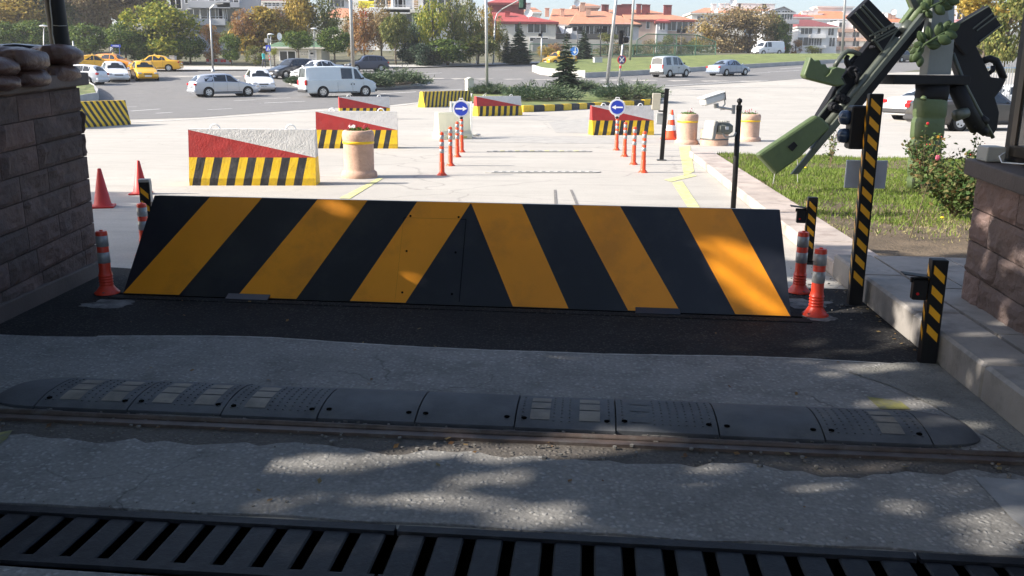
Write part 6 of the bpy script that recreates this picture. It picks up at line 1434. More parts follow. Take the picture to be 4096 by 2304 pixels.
v_ = house(380, 470, -25, 58, 138, 'white villa with brick-patterned corner pillars and balconies behind the slender trees', m_whr, m_tile, None, wins=[(386, 5, 1.6, 3, 2), (402, 4, 1.2, 3, 1), (399, 4, 1.2, 3, 1), (430, 10, 2, 3, 2), (445, 10, 2, 3, 2), (388, 20, 2.5, 2, 2), (404, 20, 2.5, 2, 1), (460, 12, 2, 2, 2), (460, 30, 2, 2, 2), (434, 30, 2, 2, 2)], balc=[(391, 11, 6, .9, m_whr), (404, 11.5, 6.5, .5, m_cream), (384, 28, 4, .6, m_cream)], name='villa')
for (x0u, x1u) in ((388.0, 391.2), (414, 418.2)):
    a_, b_ = P(x0u, 21, 137.7), P(x1u, -6, 137.7); mb = MB(); hh = b_.z-a_.z; nn_ = 12
    for k in range(nn_):
        for q_ in range(2): mb.bevbox((a_.x+(b_.x-a_.x)*(.27+.46*q_), 137.75, a_.z+hh*(k+.5)/nn_), ((b_.x-a_.x)*.40, .12, hh/nn_*.6), .02)
    mb.build('brick_pillar', m_brick, v_, Vector(v_.location))
mb = MB(); a_ = P(393, 30, 137.2); b_ = P(393, -10, 137.2); mb.tube([a_, b_], .28, 10); mb.build('column', m_whr, v_, Vector(v_.location))
house(497, 556, 22, 45, 168, 'cream house with a flat red metal roof behind the dark spruce', m_cream, m_rtile, 10, ridge=(-.1, .25), wins=[(537, 28, 3.4, 1.7, 3), (517, 27, .9, 1.7, 1), (539, 39.5, 3.4, .7, 3)], chim=[(507.3, 10.5, 3.2, .9, m_rtile)], trim=m_dredw, depth=14)
house(490, 524, 3, 30, 185, 'dark red upper storey rising behind the red metal roof', m_dredw, m_rtile, -4, depth=10)
house(524, 540, 12, 40, 230, 'distant orange-roofed house left of the large tiled house', m_whr, m_tile, 6, chim=[(528, 2.5, 2, 1.4, m_greyr)])
house(552, 576, 24.5, 45, 178, 'left wing of the large orange-tiled house with a white awning over the balcony', m_whr, m_tile, 5.5, ridge=(.1, 1.2), wins=[(562, 29, 2, 1.6, 2)], balc=[(566, 36.5, 5, .9, m_brown)], chim=[(563.5, 7.5, 2.4, .8, m_terra), (548, 7, 1.5, .8, m_terra)], depth=18, trim=m_cream)
house(572, 639, 24.3, 45, 172, 'right wing of the large orange-tiled house with dark eaves and enclosed balconies', m_lgrey, m_tile, 8, ridge=(.12, .55), wins=[(583.5, 29, 2.2, 2, 2), (598, 29.5, 4.6, 2.2, 3), (612, 29.5, 4.6, 2.2, 3), (628, 30, 1.4, 2.4, 2)], balc=[(598, 36.5, 6, .9, m_brown), (612, 36.5, 5, .9, m_brown)], chim=[(584, 1.5, 1.6, 1.0, m_terra), (590, 6.5, 1.5, .9, m_terra)], trim=m_trim, depth=16)
house(574, 598, 6.2, 20, 192, 'small tiled attic storey on the large orange-tiled house', m_pinkr, m_tile, 2.2, depth=7)
house(628, 695, 20, 45, 205, 'pinkish house with an orange tiled roof and red chimneys', m_pinkr, m_tile, 7.5, ridge=(-.1, .35), wins=[(662.5, 26, 1.1, 1.7, 1), (671.5, 26, 2.4, 2.0, 2), (682, 26.5, 2.6, 2.0, 2), (690.5, 26.5, .8, 2, 1), (648, 25, .8, 1.6, 1)], chim=[(605.4, 3.8, 3.6, 1.0, m_dredw), (608.5, 4, 3.2, .8, m_dredw), (621, 4.2, 2.2, 1.6, m_dredw), (629, 3.5, 3.4, 2, m_dredw), (641, 3.3, 4.4, 1.0, m_dredw), (646.5, 3.8, 3.4, 1.0, m_dredw), (650.5, 4, 1.8, .8, m_dredw), (668.5, 4.3, 3.2, .9, m_dredw), (672.3, 4.4, 3.2, .9, m_dredw)], trim=m_dredw, depth=14)
house(657, 668, 21.5, 45, 203.5, 'grey bay of the pinkish house with one square window', m_lgrey, m_rtile, 18.5, wins=[(662.5, 26, 1.2, 1.7, 2)], depth=3, trim=m_dredw)
house(606, 626, 12, 30, 230, 'left slope of the orange roof with chimneys behind the large house', m_pinkr, m_tile, 7.5, depth=14)
house(692, 745, 13, 50, 240, 'cream gabled houses behind the big tan trees', m_cream, m_tile, 6.5, wins=grid((700, 710), (19, 27), 1.6, 1.8, 2), chim=[(716, 3.5, 2, 1.2, m_whr), (724, 3.2, 2, 1.2, m_whr), (731, 3, 2.6, 1.6, m_whr)])
house(730, 775, 11, 50, 245, 'white rooftop terraces with a red roof above the tan tree', m_whr, m_tile, 6.2, chim=[(738, 3, 2, 2.6, m_whr), (748, 3, 2, 4, m_whr), (762, 3.4, 2.4, 3.4, m_whr), (771, 3.4, 2.4, 3.4, m_whr)])
house(766, 793.5, 12.5, 52, 225, 'grey gabled house behind the olive tree', m_lgrey, m_greyr, 6.3, 'gable', ridge=(.62, .62), wins=grid((777.5, 784.3, 789.8), (15.5, 27.5), 1.3, 2.2, 2), balc=[(774, 22, 4.2, 1.4, m_greyr), (791, 22, 3.2, 1.0, m_greyr)])
house(793, 812, 17, 52, 262, 'house with a cream pediment and dark red roof behind the white house', m_cream, m_rtile, 13, chim=[(803, 15.5, 3, 1.3, m_cream), (808, 15.6, 2, 2.4, m_cream)])
house(798.5, 838, 26.8, 54, 250, 'white house with a dark red hipped roof, nearest behind the grass slope', m_whr, m_dtile, 18.4, ridge=(.2, .5), wins=[(806.5, 30.8, 3.2, 1.8, 3), (819, 30.5, .9, 1.8, 1), (805.5, 41.5, 4.4, 2.2, 3), (816.5, 41.5, 2.8, 2.8, 4), (816.5, 51.5, 3, 1.6, 4), (831, 31, 1.6, 2.4, 2), (832, 42, 1.6, 2.4, 2)], balc=[(817, 36.5, 4.2, 1.0, m_whr), (816.5, 47, 4.4, .8, m_whr)], trim=m_cream, depth=12)
house(804, 853, 19, 54, 285, 'white apartment house with a bright orange roof behind the white house', m_whr, m_otile, 9.5, ridge=(.1, .9), wins=grid((833, 843, 851), (23.5,), 2, 2.4, 2), chim=[(808, 11, 3.2, 1.6, m_whr), (814, 10, 3.2, 1.6, m_whr), (819, 8.5, 3.2, 1.6, m_whr), (824, 13, 2.6, 1.4, m_whr), (851, 11, 3, 2, m_whr)], depth=14)
house(818, 853, 6.5, 20, 300, 'white roof terrace topmost on the skyline behind the orange roof', m_whr, m_otile, 5.5, depth=6)
house(839, 866, 21, 54, 270, 'white apartment house with terracotta balconies beside the street lamp', m_whr, m_otile, None, wins=grid((842, 856), (27, 34, 42), 2.0, 2.6, 2), balc=[(842, 30.5, 6, 1.0, m_terra), (842, 39.5, 6, 1.0, m_terra), (842, 48.5, 6, 1.0, m_terra), (862, 30.5, 4, 1, m_terra), (862, 39.5, 4, 1, m_terra)], name='apartment_block')
house(882, 912, 22.5, 54, 262, 'low white house with an orange roof between the rifle and the dagger', m_whr, m_otile, 15, ridge=(-.1, .5), chim=[(893, 13.5, 1.8, 1, m_terra), (897, 14, 1.6, 1, m_terra), (889, 12.5, 1.6, 1.4, m_whr)])
house(950, 985, -10, 60, 180, 'white building glimpsed behind the yellow tree at the upper right', m_whr, m_tile, None, wins=grid((962, 975), (4, 14), 2, 2, 2), balc=[(963, 26, 8, 1.2, m_sred)], name='building')
r = thing('awning', 'white awning blind hanging over the balcony of the tiled house', 'awning', P(560, 32, 176)); mb = MB(); A_ = Vector(r.location)
mb.prism([P(558.5, 26, 176)-A_, P(564.5, 26, 176)-A_, P(564.5, 33, 175.2)-A_, P(562, 34, 175.2)-A_], (0, .1, 0)); mb.prism([P(565.5, 28.5, 176)-A_, P(573, 28.5, 176)-A_, P(573, 34, 175.2)-A_, P(565.5, 33, 175.2)-A_], (0, .1, 0)); mb.build('cloth', m_wsig, r)
# skyline clutter: dishes and chimneys standing on the roofs
for i, (u, v, Y, s, lab) in enumerate(((245.5, 3, 196, .9, 'white dish on the white house right of the grey block'), (559, 12.3, 0, 0, ''), (285, 6.5, 0, 0, ''), (528.5, 13, 166, .7, 'white dish beside the red metal roof'), (733, 2.4, 240, .9, 'white dish on the rooftop terrace above the tan trees'), (577, 3, 170, .6, 'grey dish near the ridge of the tiled house'), (885, 15, 262, .7, 'white dish on the low house behind the rifle'), (893.5, 12, 262, .8, 'larger white dish on the low house behind the rifle'), (716, 10.5, 238, .6, 'white dish left of the terraces'))):
    if not Y: continue
    c = P(u, v, Y); r = thing('satellite_dish', lab, 'satellite dish', c, rnd.uniform(-.5, .3), 'satellite dishes on the roofs'); mb = MB(); rings = [[Vector((rr_*s*math.cos(2*math.pi*j/16), yy*s, rr_*s*math.sin(2*math.pi*j/16))) for j in range(16)] for rr_, yy in ((.05, 0), (.5, -.06), (.95, -.22), (1, -.26))]; mb.loft(rings, 0, False); o = mb.build('reflector', m_wsig, r, smooth=True); mb = MB(); mb.tube([(0, 0, 0), (0, .3*s, -.2*s), (0, .3*s, -1.4*s)], .05, 6); mb.build('mount', m_steel, r)
# small taxi office with a green roof
Yk = 100.0; a_, b_ = P(271.5, 67, Yk), P(321, 47.5, Yk); zb = terr(Yk)+.1; zt_ = b_.z; r = thing('taxi_office', 'small cream office with a green hipped roof behind the dark hatchback', 'office', (a_.x, Yk, zb)); w_ = b_.x-a_.x; h = zt_-zb
mb = MB(); mb.prism([(0, 0, 0), (w_, 0, 0), (w_, 4.5, 0), (0, 4.5, 0)], (0, 0, h)); mb.build('walls', M('cream_siding', (.55, .52, .42), .8, var=.05, bump=.3), r)
for k in range(14): pass
mb = MB()
for k in range(13): mb.box((w_/2, -.006, .25+k*.2), (w_, .012, .02))
mb.build('siding_shadow_lines', M('cream_siding_shadow', (.45, .42, .33), .8), r)  # shade below each siding board, painted as thin darker cream strips
mb = MB(); e = .6; ap = P(289, 36.5, Yk+2); zr = ap.z-zb; E_ = [Vector((-e, -e, h)), Vector((w_+e, -e, h)), Vector((w_+e, 5.1, h)), Vector((-e, 5.1, h))]; r1, r2 = Vector((w_*.38, 2.25, zr)), Vector((w_*.62, 2.25, zr))
mb.quad(E_[0], E_[1], r2, r1); mb.quad(E_[2], E_[3], r1, r2); mb.add([E_[1], E_[2], r2], [(0, 1, 2)]); mb.add([E_[3], E_[0], r1], [(0, 1, 2)]); ro = mb.build('roof', tile('green_roof', (.10, .19, .11)), r); s = ro.modifiers.new('t', 'SOLIDIFY'); s.thickness = .06
mb = MB(); mb.box((w_/2, -e, h-.06), (w_+2*e, .08, .18)); mb.build('gutter', m_cream, r)
def kw(u0, v0, u1, v1, nm, name='window', m=m_glass):
    A_, B_ = P(u0, v0, Yk), P(u1, v1, Yk); x0, x1, z0, z1 = A_.x-a_.x, B_.x-a_.x, A_.z-zb, B_.z-zb; mb = MB()
    for k in range(nm+1): mb.box((x0+(x1-x0)*k/nm, -.03, (z0+z1)/2), (.09, .1, z1-z0+.09))
    for z in (z0, z1): mb.box(((x0+x1)/2, -.034, z), (x1-x0+.09, .09, .09))
    f = mb.build(name, m_frame, r); mb = MB(); mb.box(((x0+x1)/2, -.01, (z0+z1)/2), (x1-x0, .04, z1-z0)); mb.build('pane', m, f)
kw(280, 61, 295.5, 51, 2); kw(309.5, 66, 316, 50, 1, 'door', m_lgrey); kw(310, 55, 314, 52, 1)
mb = MB(); A_, B_ = P(297, 55.5, Yk), P(309, 50, Yk); mb.box(((A_.x+B_.x)/2-a_.x, -.03, (A_.z+B_.z)/2-zb), (B_.x-A_.x, .03, B_.z-A_.z)); sg = mb.build('sign_board', m_cream, r)
for t_, dz, sz_ in (('KAVAKLI DURAĞI', .10, .26), ('T: 326 74 74', -.17, .19)): text_mesh(t_, sz_, m_black, sg, 'lettering', Matrix.Translation(((A_.x+B_.x)/2-a_.x, -.05, (A_.z+B_.z)/2-zb+dz)) @ UPR)
c = P(279.5, 36.4, Yk+.8); r = thing('satellite_dish', 'large white dish on the left slope of the green office roof', 'satellite dish', c, .2); mb = MB(); s = .27; mb.loft([[Vector((rr_*s*math.cos(2*math.pi*j/18), yy*s, rr_*s*1.45*math.sin(2*math.pi*j/18))) for j in range(18)] for rr_, yy in ((.05, 0), (.5, -.06), (1, -.24))], 0, False); mb.build('reflector', m_wsig, r, smooth=True); mb = MB(); mb.tube([(0, 0, 0), (0, .2, -.2), (0, .1, -.7)], .03, 6); mb.build('mount', m_steel, r)
# ---- retaining wall, fences
a_, b_ = P(533, 44, 140), P(642, 43, 140); r = thing('retaining_wall', 'long grey retaining wall below the tiled houses', 'wall', (a_.x, 140, terr(140)-1)); mb = MB(); mb.prism([(0, 0, 0), (b_.x-a_.x, 0, 0), (b_.x-a_.x, .5, 0), (0, .5, 0)], (0, 0, P(590, 39.5, 140).z-terr(140)+1)); mb.build('wall_body', M('grey_concrete_wall', (.36, .35, .32), .9, var=.15, vs=.5), r)
m_fg = M('green_fence_paint', (.05, .12, .075), .6); 
def mesh_mat(name, c, a):
    m, nt, b = _bs(name); b.inputs['Base Color'].default_value = (*c, 1); b.inputs['Alpha'].default_value = a; return m
m_net = mesh_mat('green_wire_netting', (.10, .16, .10), .28)
def fence(pts, label, hgt, Y):
    w0 = P(*pts[0], Y); r = thing('court_fence', label, 'fence', (w0.x, Y, terr(Y)), 0, 'green mesh fences beyond the road'); W_ = [P(u, v, Y)-Vector(r.location) for u, v in pts]
    mb = MB(); mb.tube(W_, .07, 6); mb.tube([Vector((p.x, 0, .3)) for p in W_], .05, 5); mb.build('top_rail', m_fg, r)
    L_ = W_[-1].x-W_[0].x; n_ = int(L_/2.6)
    def zat(x):
        for A_, B_ in zip(W_, W_[1:]):
            if A_.x-1e-4 <= x <= B_.x+1e-4: return A_.z+(B_.z-A_.z)*(x-A_.x)/max(1e-6, B_.x-A_.x)
        return W_[-1].z
    for i in range(n_+1): x = W_[0].x+L_*i/n_; mb = MB(); mb.tube([(x, 0, 0), (x, 0, zat(x))], .06, 6); mb.build('fence_post', m_fg, r)
    mb = MB()
    for i in range(60): x0_, x1_ = W_[0].x+L_*i/60, W_[0].x+L_*(i+1)/60; mb.quad(Vector((x0_, .02, 0)), Vector((x1_, .02, 0)), Vector((x1_, .02, zat(x1_))), Vector((x0_, .02, zat(x0_))))
    mb.build('netting', m_net, r)
fence([(530, 44), (592, 44.5), (640, 45), (716, 46)], 'long green mesh fence between the road and the retaining wall', 0, 126)
fence([(637, 40), (647, 34), (697, 35), (716, 42)], 'tall green court fence with a sloping end in front of the tan bushes', 0, 128)
b0 = P(955, 68, 45); r = thing('blue_fence', 'pale blue railing seen behind the right rifle grip', 'fence', (b0.x, 45, 0)); mb = MB(); x1_ = P(1016, 68, 45).x-b0.x; zt_ = P(990, 61, 45).z
mb.box((x1_/2, 0, zt_*.88), (x1_, .05, .06)); mb.box((x1_/2, 0, .2), (x1_, .05, .06)); mb.build('rail', M('pale_blue_paint', (.25, .38, .52), .5), r); mb = MB()
for k in range(int(x1_/.13)): mb.box((k*.13, -.03, zt_/2), (.035, .03, zt_))
mb.build('bars', m_steel, r)
# ================================================================ LAMPS, SIGNS, CABINETS
def pole(u0, v0, u1, v1, Y, r0, r1, label, cat='street lamp', name='lamp_post', group='lamp posts and poles', mat=None):
    Yg = G(u0, v0).y; Y = Yg if .75 < Yg/Y < 1.3 else Y
    a_, b_ = P(u0, v0, Y), P(u1, v1, Y); a_.z = terr(Y); r = thing(name, label, cat, a_, 0, group); mb = MB(); mb.tube([(0, 0, -.05), (b_-a_)*.5, b_-a_], [r0, (r0+r1)/2, r1], 10); mb.lathe((0, 0, 0), [(r0*2, 0), (r0*2, .04), (r0*1.1, .3)], 8); mb.build('pole', mat or m_steel, r, smooth=True); return r, b_-a_
pole(353.5, 80, 348, -60, 68, .15, .11, 'thick grey pole rising behind the roof of the white van')
pole(487, 96.5, 485.5, -60, 58, .11, .085, 'tall grey lamp pole between the striped barrier and the junipers')
pole(606.5, 88.5, 622.5, -60, 67, .15, .085, 'thick leaning grey pole behind the junipers')
pole(629.5, 63.5, 637.5, -60, 103, .17, .12, 'tall grey pole standing on the median grass')
pole(742+100, 54, 848.5, -60, 150, .22, .16, 'tall grey lamp pole in front of the white apartment house')
r, t = pole(213, 71.8, 210, 11, 99, .09, .06, 'curved street lamp in front of the grey apartment block'); mb = MB(); mb.tube([t, t+Vector((0, 0, .2)), t+Vector((.4, 0, .55)), t+Vector((1.0, 0, .62))], .04, 7); mb.build('arm', m_steel, r); mb = MB(); mb.bevbox(t+Vector((.9, 0, .66)), (.75, .22, .10), .03); mb.build('lamp_head', m_grey, r)
r, t = pole(493.2, 65.2, 495, 20, 93, .10, .08, 'gooseneck post carrying an overhead traffic light', 'traffic light', 'signal_gantry'); mb = MB(); q_ = P(523, -2, 93)-Vector(r.location); mb.tube([t, t+Vector((.25, 0, .7)), t+Vector((.8, 0, 1.2)), q_], .07, 8); mb.build('arm', m_steel, r)
c_ = P(521.3, 2.5, 93)-Vector(r.location); mb = MB(); mb.bevbox(c_, (.42, .35, 1.0), .04); mb.build('signal_head', m_fg, r); mb = MB(); mb.bevbox(c_+Vector((.1, .2, 0)), (.75, .03, 1.3), .02); mb.build('backboard', m_black, r)
for (u, vb, vt, Y, lab) in ((313.8, 68, 27.5, 97, 'disc-topped park lamp between the two clipped trees at the office'), (270.5, 66, 33, 101, 'disc-topped park lamp left of the green-roofed office'), (476.5, 63.5, 26.5, 98, 'disc-topped park lamp beside the slender trees'), (43.5, 68, 25, 104, 'disc-topped park lamp left of the black column')):
    r, t = pole(u, vb, u+.3, vt+4, Y, .06, .045, lab, 'park lamp', 'park_lamp'); mb = MB(); s = .55*Y/97
    mb.lathe(t+Vector((0, 0, .38*s)), [(.02, 0), (.62*s, .03), (.66*s, .07), (.35*s, .14), (.02, .17)], 20); mb.build('disc_shade', m_wsig, r, smooth=True); mb = MB(); mb.tube([t, t+Vector((-.2*s, 0, .3*s))], .03, 5); mb.tube([t, t+Vector((.2*s, 0, .3*s))], .03, 5); mb.build('bracket', m_steel, r)
for (u, vb, vt, Y, lab) in ((577.3, 58, 29, 125, 'twin floodlight mast behind the small spruce'), (600.5, 58, 30.5, 125, 'twin floodlight mast before the enclosed balconies'), (681, 57, 31, 125, 'twin floodlight mast before the pinkish house'), (676.5+.2, 57, 45, 125.5, 'short mast at the court fence')):
    r, t = pole(u, vb, u+.2, vt, Y, .08, .06, lab, 'floodlight mast', 'floodlight_mast', mat=m_dgrey)
    if vt < 40:
        for s in (-1, 1): mb = MB(); mb.bevbox(t+Vector((.36*s, 0, 0)), (.5, .3, .5), .04); mb.build('flood_head', m_black, r)
r, t = pole(541.2, 65.8, 541.8, 34, 95, .10, .08, 'short traffic light post at the tip of the median', 'traffic light', 'traffic_light'); mb = MB(); mb.bevbox(t+Vector((-.2, 0, -.1)), (.40, .4, .34), .06); mb.bevbox(t+Vector((0, 0, .2)), (.2, .2, .3), .03); mb.build('signal_head', m_black, r)
r, t = pole(618.4, 88, 623.5, 36, 68, .085, .065, 'leaning post with a signal head and a round no-stopping sign', 'traffic light', 'traffic_light'); Lr = Vector(r.location)
mb = MB(); mb.bevbox(P(621.0, 37.5, 67.8)-Lr, (.34, .3, 1.0), .03); mb.build('signal_head', m_black, r); mb = MB(); mb.bevbox(P(625.6, 40, 67.7)-Lr, (.44, .4, .42), .08); mb.build('signal_head', m_black, r)
mb = MB()
for k, (f0, f1) in enumerate(((.50, .55), (.60, .65))): mb.tube([t*(f0-.12), t*(f1-.12)], .09, 10)
mb.build('red_band', m_sred, r)
c_ = P(621.8, 59.8, 67.7)-Lr; mb = MB(); mb.loft([[c_+Vector((.33*math.cos(2*math.pi*j/30), yy, .32*math.sin(2*math.pi*j/30))) for j in range(30)] for yy in (.02, -.01)], 0, True); sp = mb.build('no_stopping_sign', m_sred, r)
mb = MB(); mb.loft([[c_+Vector((.25*math.cos(2*math.pi*j/30), yy, .30*math.sin(2*math.pi*j/30))) for j in range(30)] for yy in (-.012, -.018)], 0, True); mb.build('blue_field', paint('dark_sign_blue', (.02, .03, .14), rough=.5), sp)
mb = MB(); [mb.tube([c_+Vector((-.15*s+o_, -.024, -.18)), c_+Vector((.15*s+o_, -.024, .18))], .014, 4) for s in (1, -1) for o_ in (-.03, .03)]; mb.build('cross', m_wsig, sp)
# blue round direction sign beyond the spruce
c_ = P(574.3, 50.8, 96); r = thing('road_sign', 'round blue sign half hidden behind the small spruce', 'road sign', (c_.x, 96, terr(96))); mb = MB(); zz = c_.z-terr(96); mb.tube([(0, .05, 0), (0, .05, zz)], .05, 6); mb.build('post', m_steel, r)
mb = MB(); mb.loft([[Vector((.43*math.cos(2*math.pi*j/24), yy, zz+.48*math.sin(2*math.pi*j/24))) for j in range(24)] for yy in (.0, -.03)], 0, True); mb.build('disc', paint('mid_blue', (.02, .18, .6), rough=.4), r); mb = MB(); mb.prism([(x, -.035, zz+z) for x, z in ((.05, .35), (.13, .35), (.13, -.05), (.26, -.05), (.05, -.32), (-.16, -.05), (.05, -.05))][::-1], (0, -.006, 0)); mb.tube([(.41*math.cos(2*math.pi*j/24), -.035, zz+.46*math.sin(2*math.pi*j/24)) for j in range(-8, 9)], .03, 4); mb.build('arrow', m_wsig, r)
# pedestrian crossing sign
b_ = P(271, 72, 92); c_ = P(268.3, 48.3, 92); r = thing('crossing_sign', 'square blue pedestrian crossing sign on a red-banded post', 'road sign', (b_.x, 92, terr(92))); zz = c_.z-terr(92); xx = c_.x-b_.x
mb = MB(); mb.tube([(0, .05, 0), (xx, .05, zz+1.3)], .06, 7); mb.build('post', m_steel, r); mb = MB(); mb.bevbox((xx, -.01, zz), (.50*1.0, .03, .60), .02); pn_ = mb.build('panel', m_blue, r); pn_.scale = (1, 1, 1)
mb = MB(); mb.prism([(xx-.19, -.03, zz-.2), (xx+.19, -.03, zz-.2), (xx, -.03, zz+.2)], (0, -.006, 0)); mb.build('triangle', m_wsig, pn_)
mb = MB(); mb.ball((xx, -.045, zz+.06), .03, 6, 4); mb.tube([(xx, -.045, zz+.03), (xx-.01, -.045, zz-.06)], .025, 5); mb.tube([(xx-.01, -.045, zz-.06), (xx-.07, -.045, zz-.17)], .015, 4); mb.tube([(xx-.01, -.045, zz-.06), (xx+.06, -.045, zz-.17)], .015, 4); mb.build('walking_figure', m_black, pn_)
mb = MB(); mb.tube([(xx*.6, .05, zz*.60), (xx*.62, .05, zz*.66)], .075, 7); mb.tube([(xx*.4, .05, zz*.44), (xx*.42, .05, zz*.50)], .075, 7); mb.build('red_band', m_sred, r); mb = MB(); mb.bevbox((xx-.15, .0, zz+.75), (.3, .3, .4), .04); mb.bevbox((xx+.1, .1, zz+.75), (.22, .25, .4), .04); mb.build('signal_head', m_grey, r)
# parking sign, street name sign, left pole
b_ = P(114.5, 69, 99); c_ = P(113, 49.5, 99); r = thing('parking_sign', 'small parking sign with a white P among the clipped trees', 'road sign', (b_.x, 99, terr(99))); zz = c_.z-terr(99); mb = MB(); mb.tube([(0, .04, 0), (-.1, .04, zz)], .04, 6); mb.build('post', m_steel, r); mb = MB(); mb.bevbox((-.15, 0, zz), (.5, .03, .6), .02); pp = mb.build('panel', m_dgrey, r); text_mesh('P', .6, m_wsig, pp, 'letter', Matrix.Translation((-.15, -.022, zz)) @ UPR)
b_ = P(121, 68, 100); c_ = P(118, 46, 100); r = thing('street_name_sign', 'blue street name sign beside the parking sign', 'street sign', (b_.x, 100, terr(100))); zz = c_.z-terr(100); mb = MB(); mb.tube([(0, .04, 0), (0, .04, zz+.2)], .04, 6); mb.build('post', paint('post_blue', (.03, .08, .3)), r); mb = MB(); mb.bevbox((-.35, 0, zz), (1.1, .03, .28), .02); mb.build('panel', m_blue, r); mb = MB(); mb.box((-.35, -.02, zz+.0), (.7, .01, .06)); mb.build('street_name', m_wsig, r)
pole(76.6, 77, 73, 41, 66, .07, .06, 'slim grey signal pole just behind the tip of the top sandbag')
def cabinet(u, v, w_, d_, h, rz, label, mat, roof=True):
    g_ = G(u, v); r = thing('utility_cabinet', label, 'cabinet', (g_.x, g_.y, terr(g_.y)), R(rz), 'utility cabinets'); mb = MB(); mb.bevbox((0, 0, h/2), (w_, d_, h), .02); mb.build('body', mat, r)
    mb = MB(); mb.bevbox((0, 0, h+.03), (w_*1.12, d_*1.12, .07), .02)
    if roof: mb.prism([(-w_*.56, -d_*.56, h+.06), (w_*.56, -d_*.56, h+.06), (0, -d_*.56, h+.17)], (0, d_*1.12, 0))
    mb.build('cap', mat, r); mb = MB(); mb.bevbox((w_*.05, -d_/2-.006, h*.5), (w_*.8, .012, h*.85), .003); mb.build('door', mat, r)
cabinet(469.5, 95.5, .48, .45, 1.05, 28, 'cream gabled cabinet behind the yellow and black barrier', M('cream_cabinet', (.62, .60, .50), .6, dirt=((.35, .32, .25), 3, .5)))
cabinet(597.5, 66.2, .95, .7, .95, 10, 'grey box cabinet on the median grass', m_lgrey, False)
cabinet(174, 70.6, .5, .5, 1.3, 0, 'pale rounded cabinet right of the parked taxi', m_pale, False)
# red advertising panels by the shop front
a_, b_ = P(207, 69, 104), P(232, 58.5, 104); r = thing('poster_wall', 'low wall covered with red and white shop posters under the small trees', 'posters', ((a_.x+b_.x)/2, 104, terr(104))); mb = MB(); ww, hh = b_.x-a_.x, b_.z-terr(104); mb.bevbox((0, 0, hh/2), (ww, .2, hh), .02); mb.build('wall_body', m_lgrey, r)
for k in range(9): mb = MB(); mb.box((-ww/2+ww*(k+.5)/9, -.11, hh*(.62+.1*math.sin(k*2))), (ww/10, .02, hh*.55)); mb.build('poster', [m_sred, M('poster_white', (.6, .45, .42), .7), m_sred][k % 3], r)
# ---- passer-by in turquoise
def person(u, v, Y, h, label, top, bottom):
    b_ = P(u, v, Y); r0 = MB(); z = lambda f: h*f
    me = bpy.data.meshes.new('person'); J = [((0, 0, .53), .10), ((.0, 0, .62), .095), ((0, 0, .74), .105), ((0, 0, .82), .10), ((0, 0, .865), .038), ((0, .0, .90), .05), ((0, -.0, .95), .058), ((0, 0, .985), .04),
        ((.055, 0, .48), .062), ((.065, -.05, .27), .042), ((.07, -.02, .05), .028), ((.075, -.08, .02), .028), ((-.055, 0, .48), .062), ((-.06, .06, .28), .042), ((-.065, .10, .06), .028), ((-.07, .05, .02), .028),
        ((.115, 0, .80), .036), ((.14, .03, .63), .028), ((.13, -.04, .49), .022), ((-.115, 0, .80), .036), ((-.14, -.02, .63), .028), ((-.12, -.09, .50), .022)]
    E_ = [(0, 1), (1, 2), (2, 3), (3, 4), (4, 5), (5, 6), (6, 7), (0, 8), (8, 9), (9, 10), (10, 11), (0, 12), (12, 13), (13, 14), (14, 15), (3, 16), (16, 17), (17, 18), (3, 19), (19, 20), (20, 21)]
    me.from_pydata([tuple(h*c for c in j[0]) for j in J], E_, []); o = bpy.data.objects.new('person', me); sc.collection.objects.link(o); o.location = (b_.x, Y, terr(Y)+.12); o.rotation_euler = (0, 0, 1.2)
    sk = o.modifiers.new('skin', 'SKIN'); 
    for i, j in enumerate(J): me.skin_vertices[0].data[i].radius = (j[1]*h*.9, j[1]*h*.75)
    me.skin_vertices[0].data[0].use_root = True; ss = o.modifiers.new('s', 'SUBSURF'); ss.levels = 2; ss.render_levels = 2
    dg = bpy.context.evaluated_depsgraph_get(); m2 = bpy.data.meshes.new_from_object(o.evaluated_get(dg)); o.modifiers.clear(); o.data = m2; m2.materials.clear()
    for m_ in (M('skin_tone', (.45, .27, .2), .6), top, bottom, M('dark_hair', (.03, .02, .015), .7)): m2.materials.append(m_)
    for p in m2.polygons:
        zc = p.center.z/h; p.use_smooth = True
        p.material_index = 3 if (zc > .95 or (zc > .90 and p.center.y > .01)) else 0 if zc > .85 or (abs(p.center.x) > .10*h and zc < .54 and zc > .44) else 1 if zc > .50 else 2
    tag(o, label, 'person', None); return o
if not hasattr(bpy.data.meshes.new('x'), 'skin_vertices'): pass
try: person(264.2, 68.5, 93, 1.65, 'person in a turquoise top walking past the left end of the small office', M('turquoise_cloth', (.03, .42, .42), .8), M('dark_trousers', (.05, .05, .07), .8))
except Exception as ex_: print('person failed', ex_)
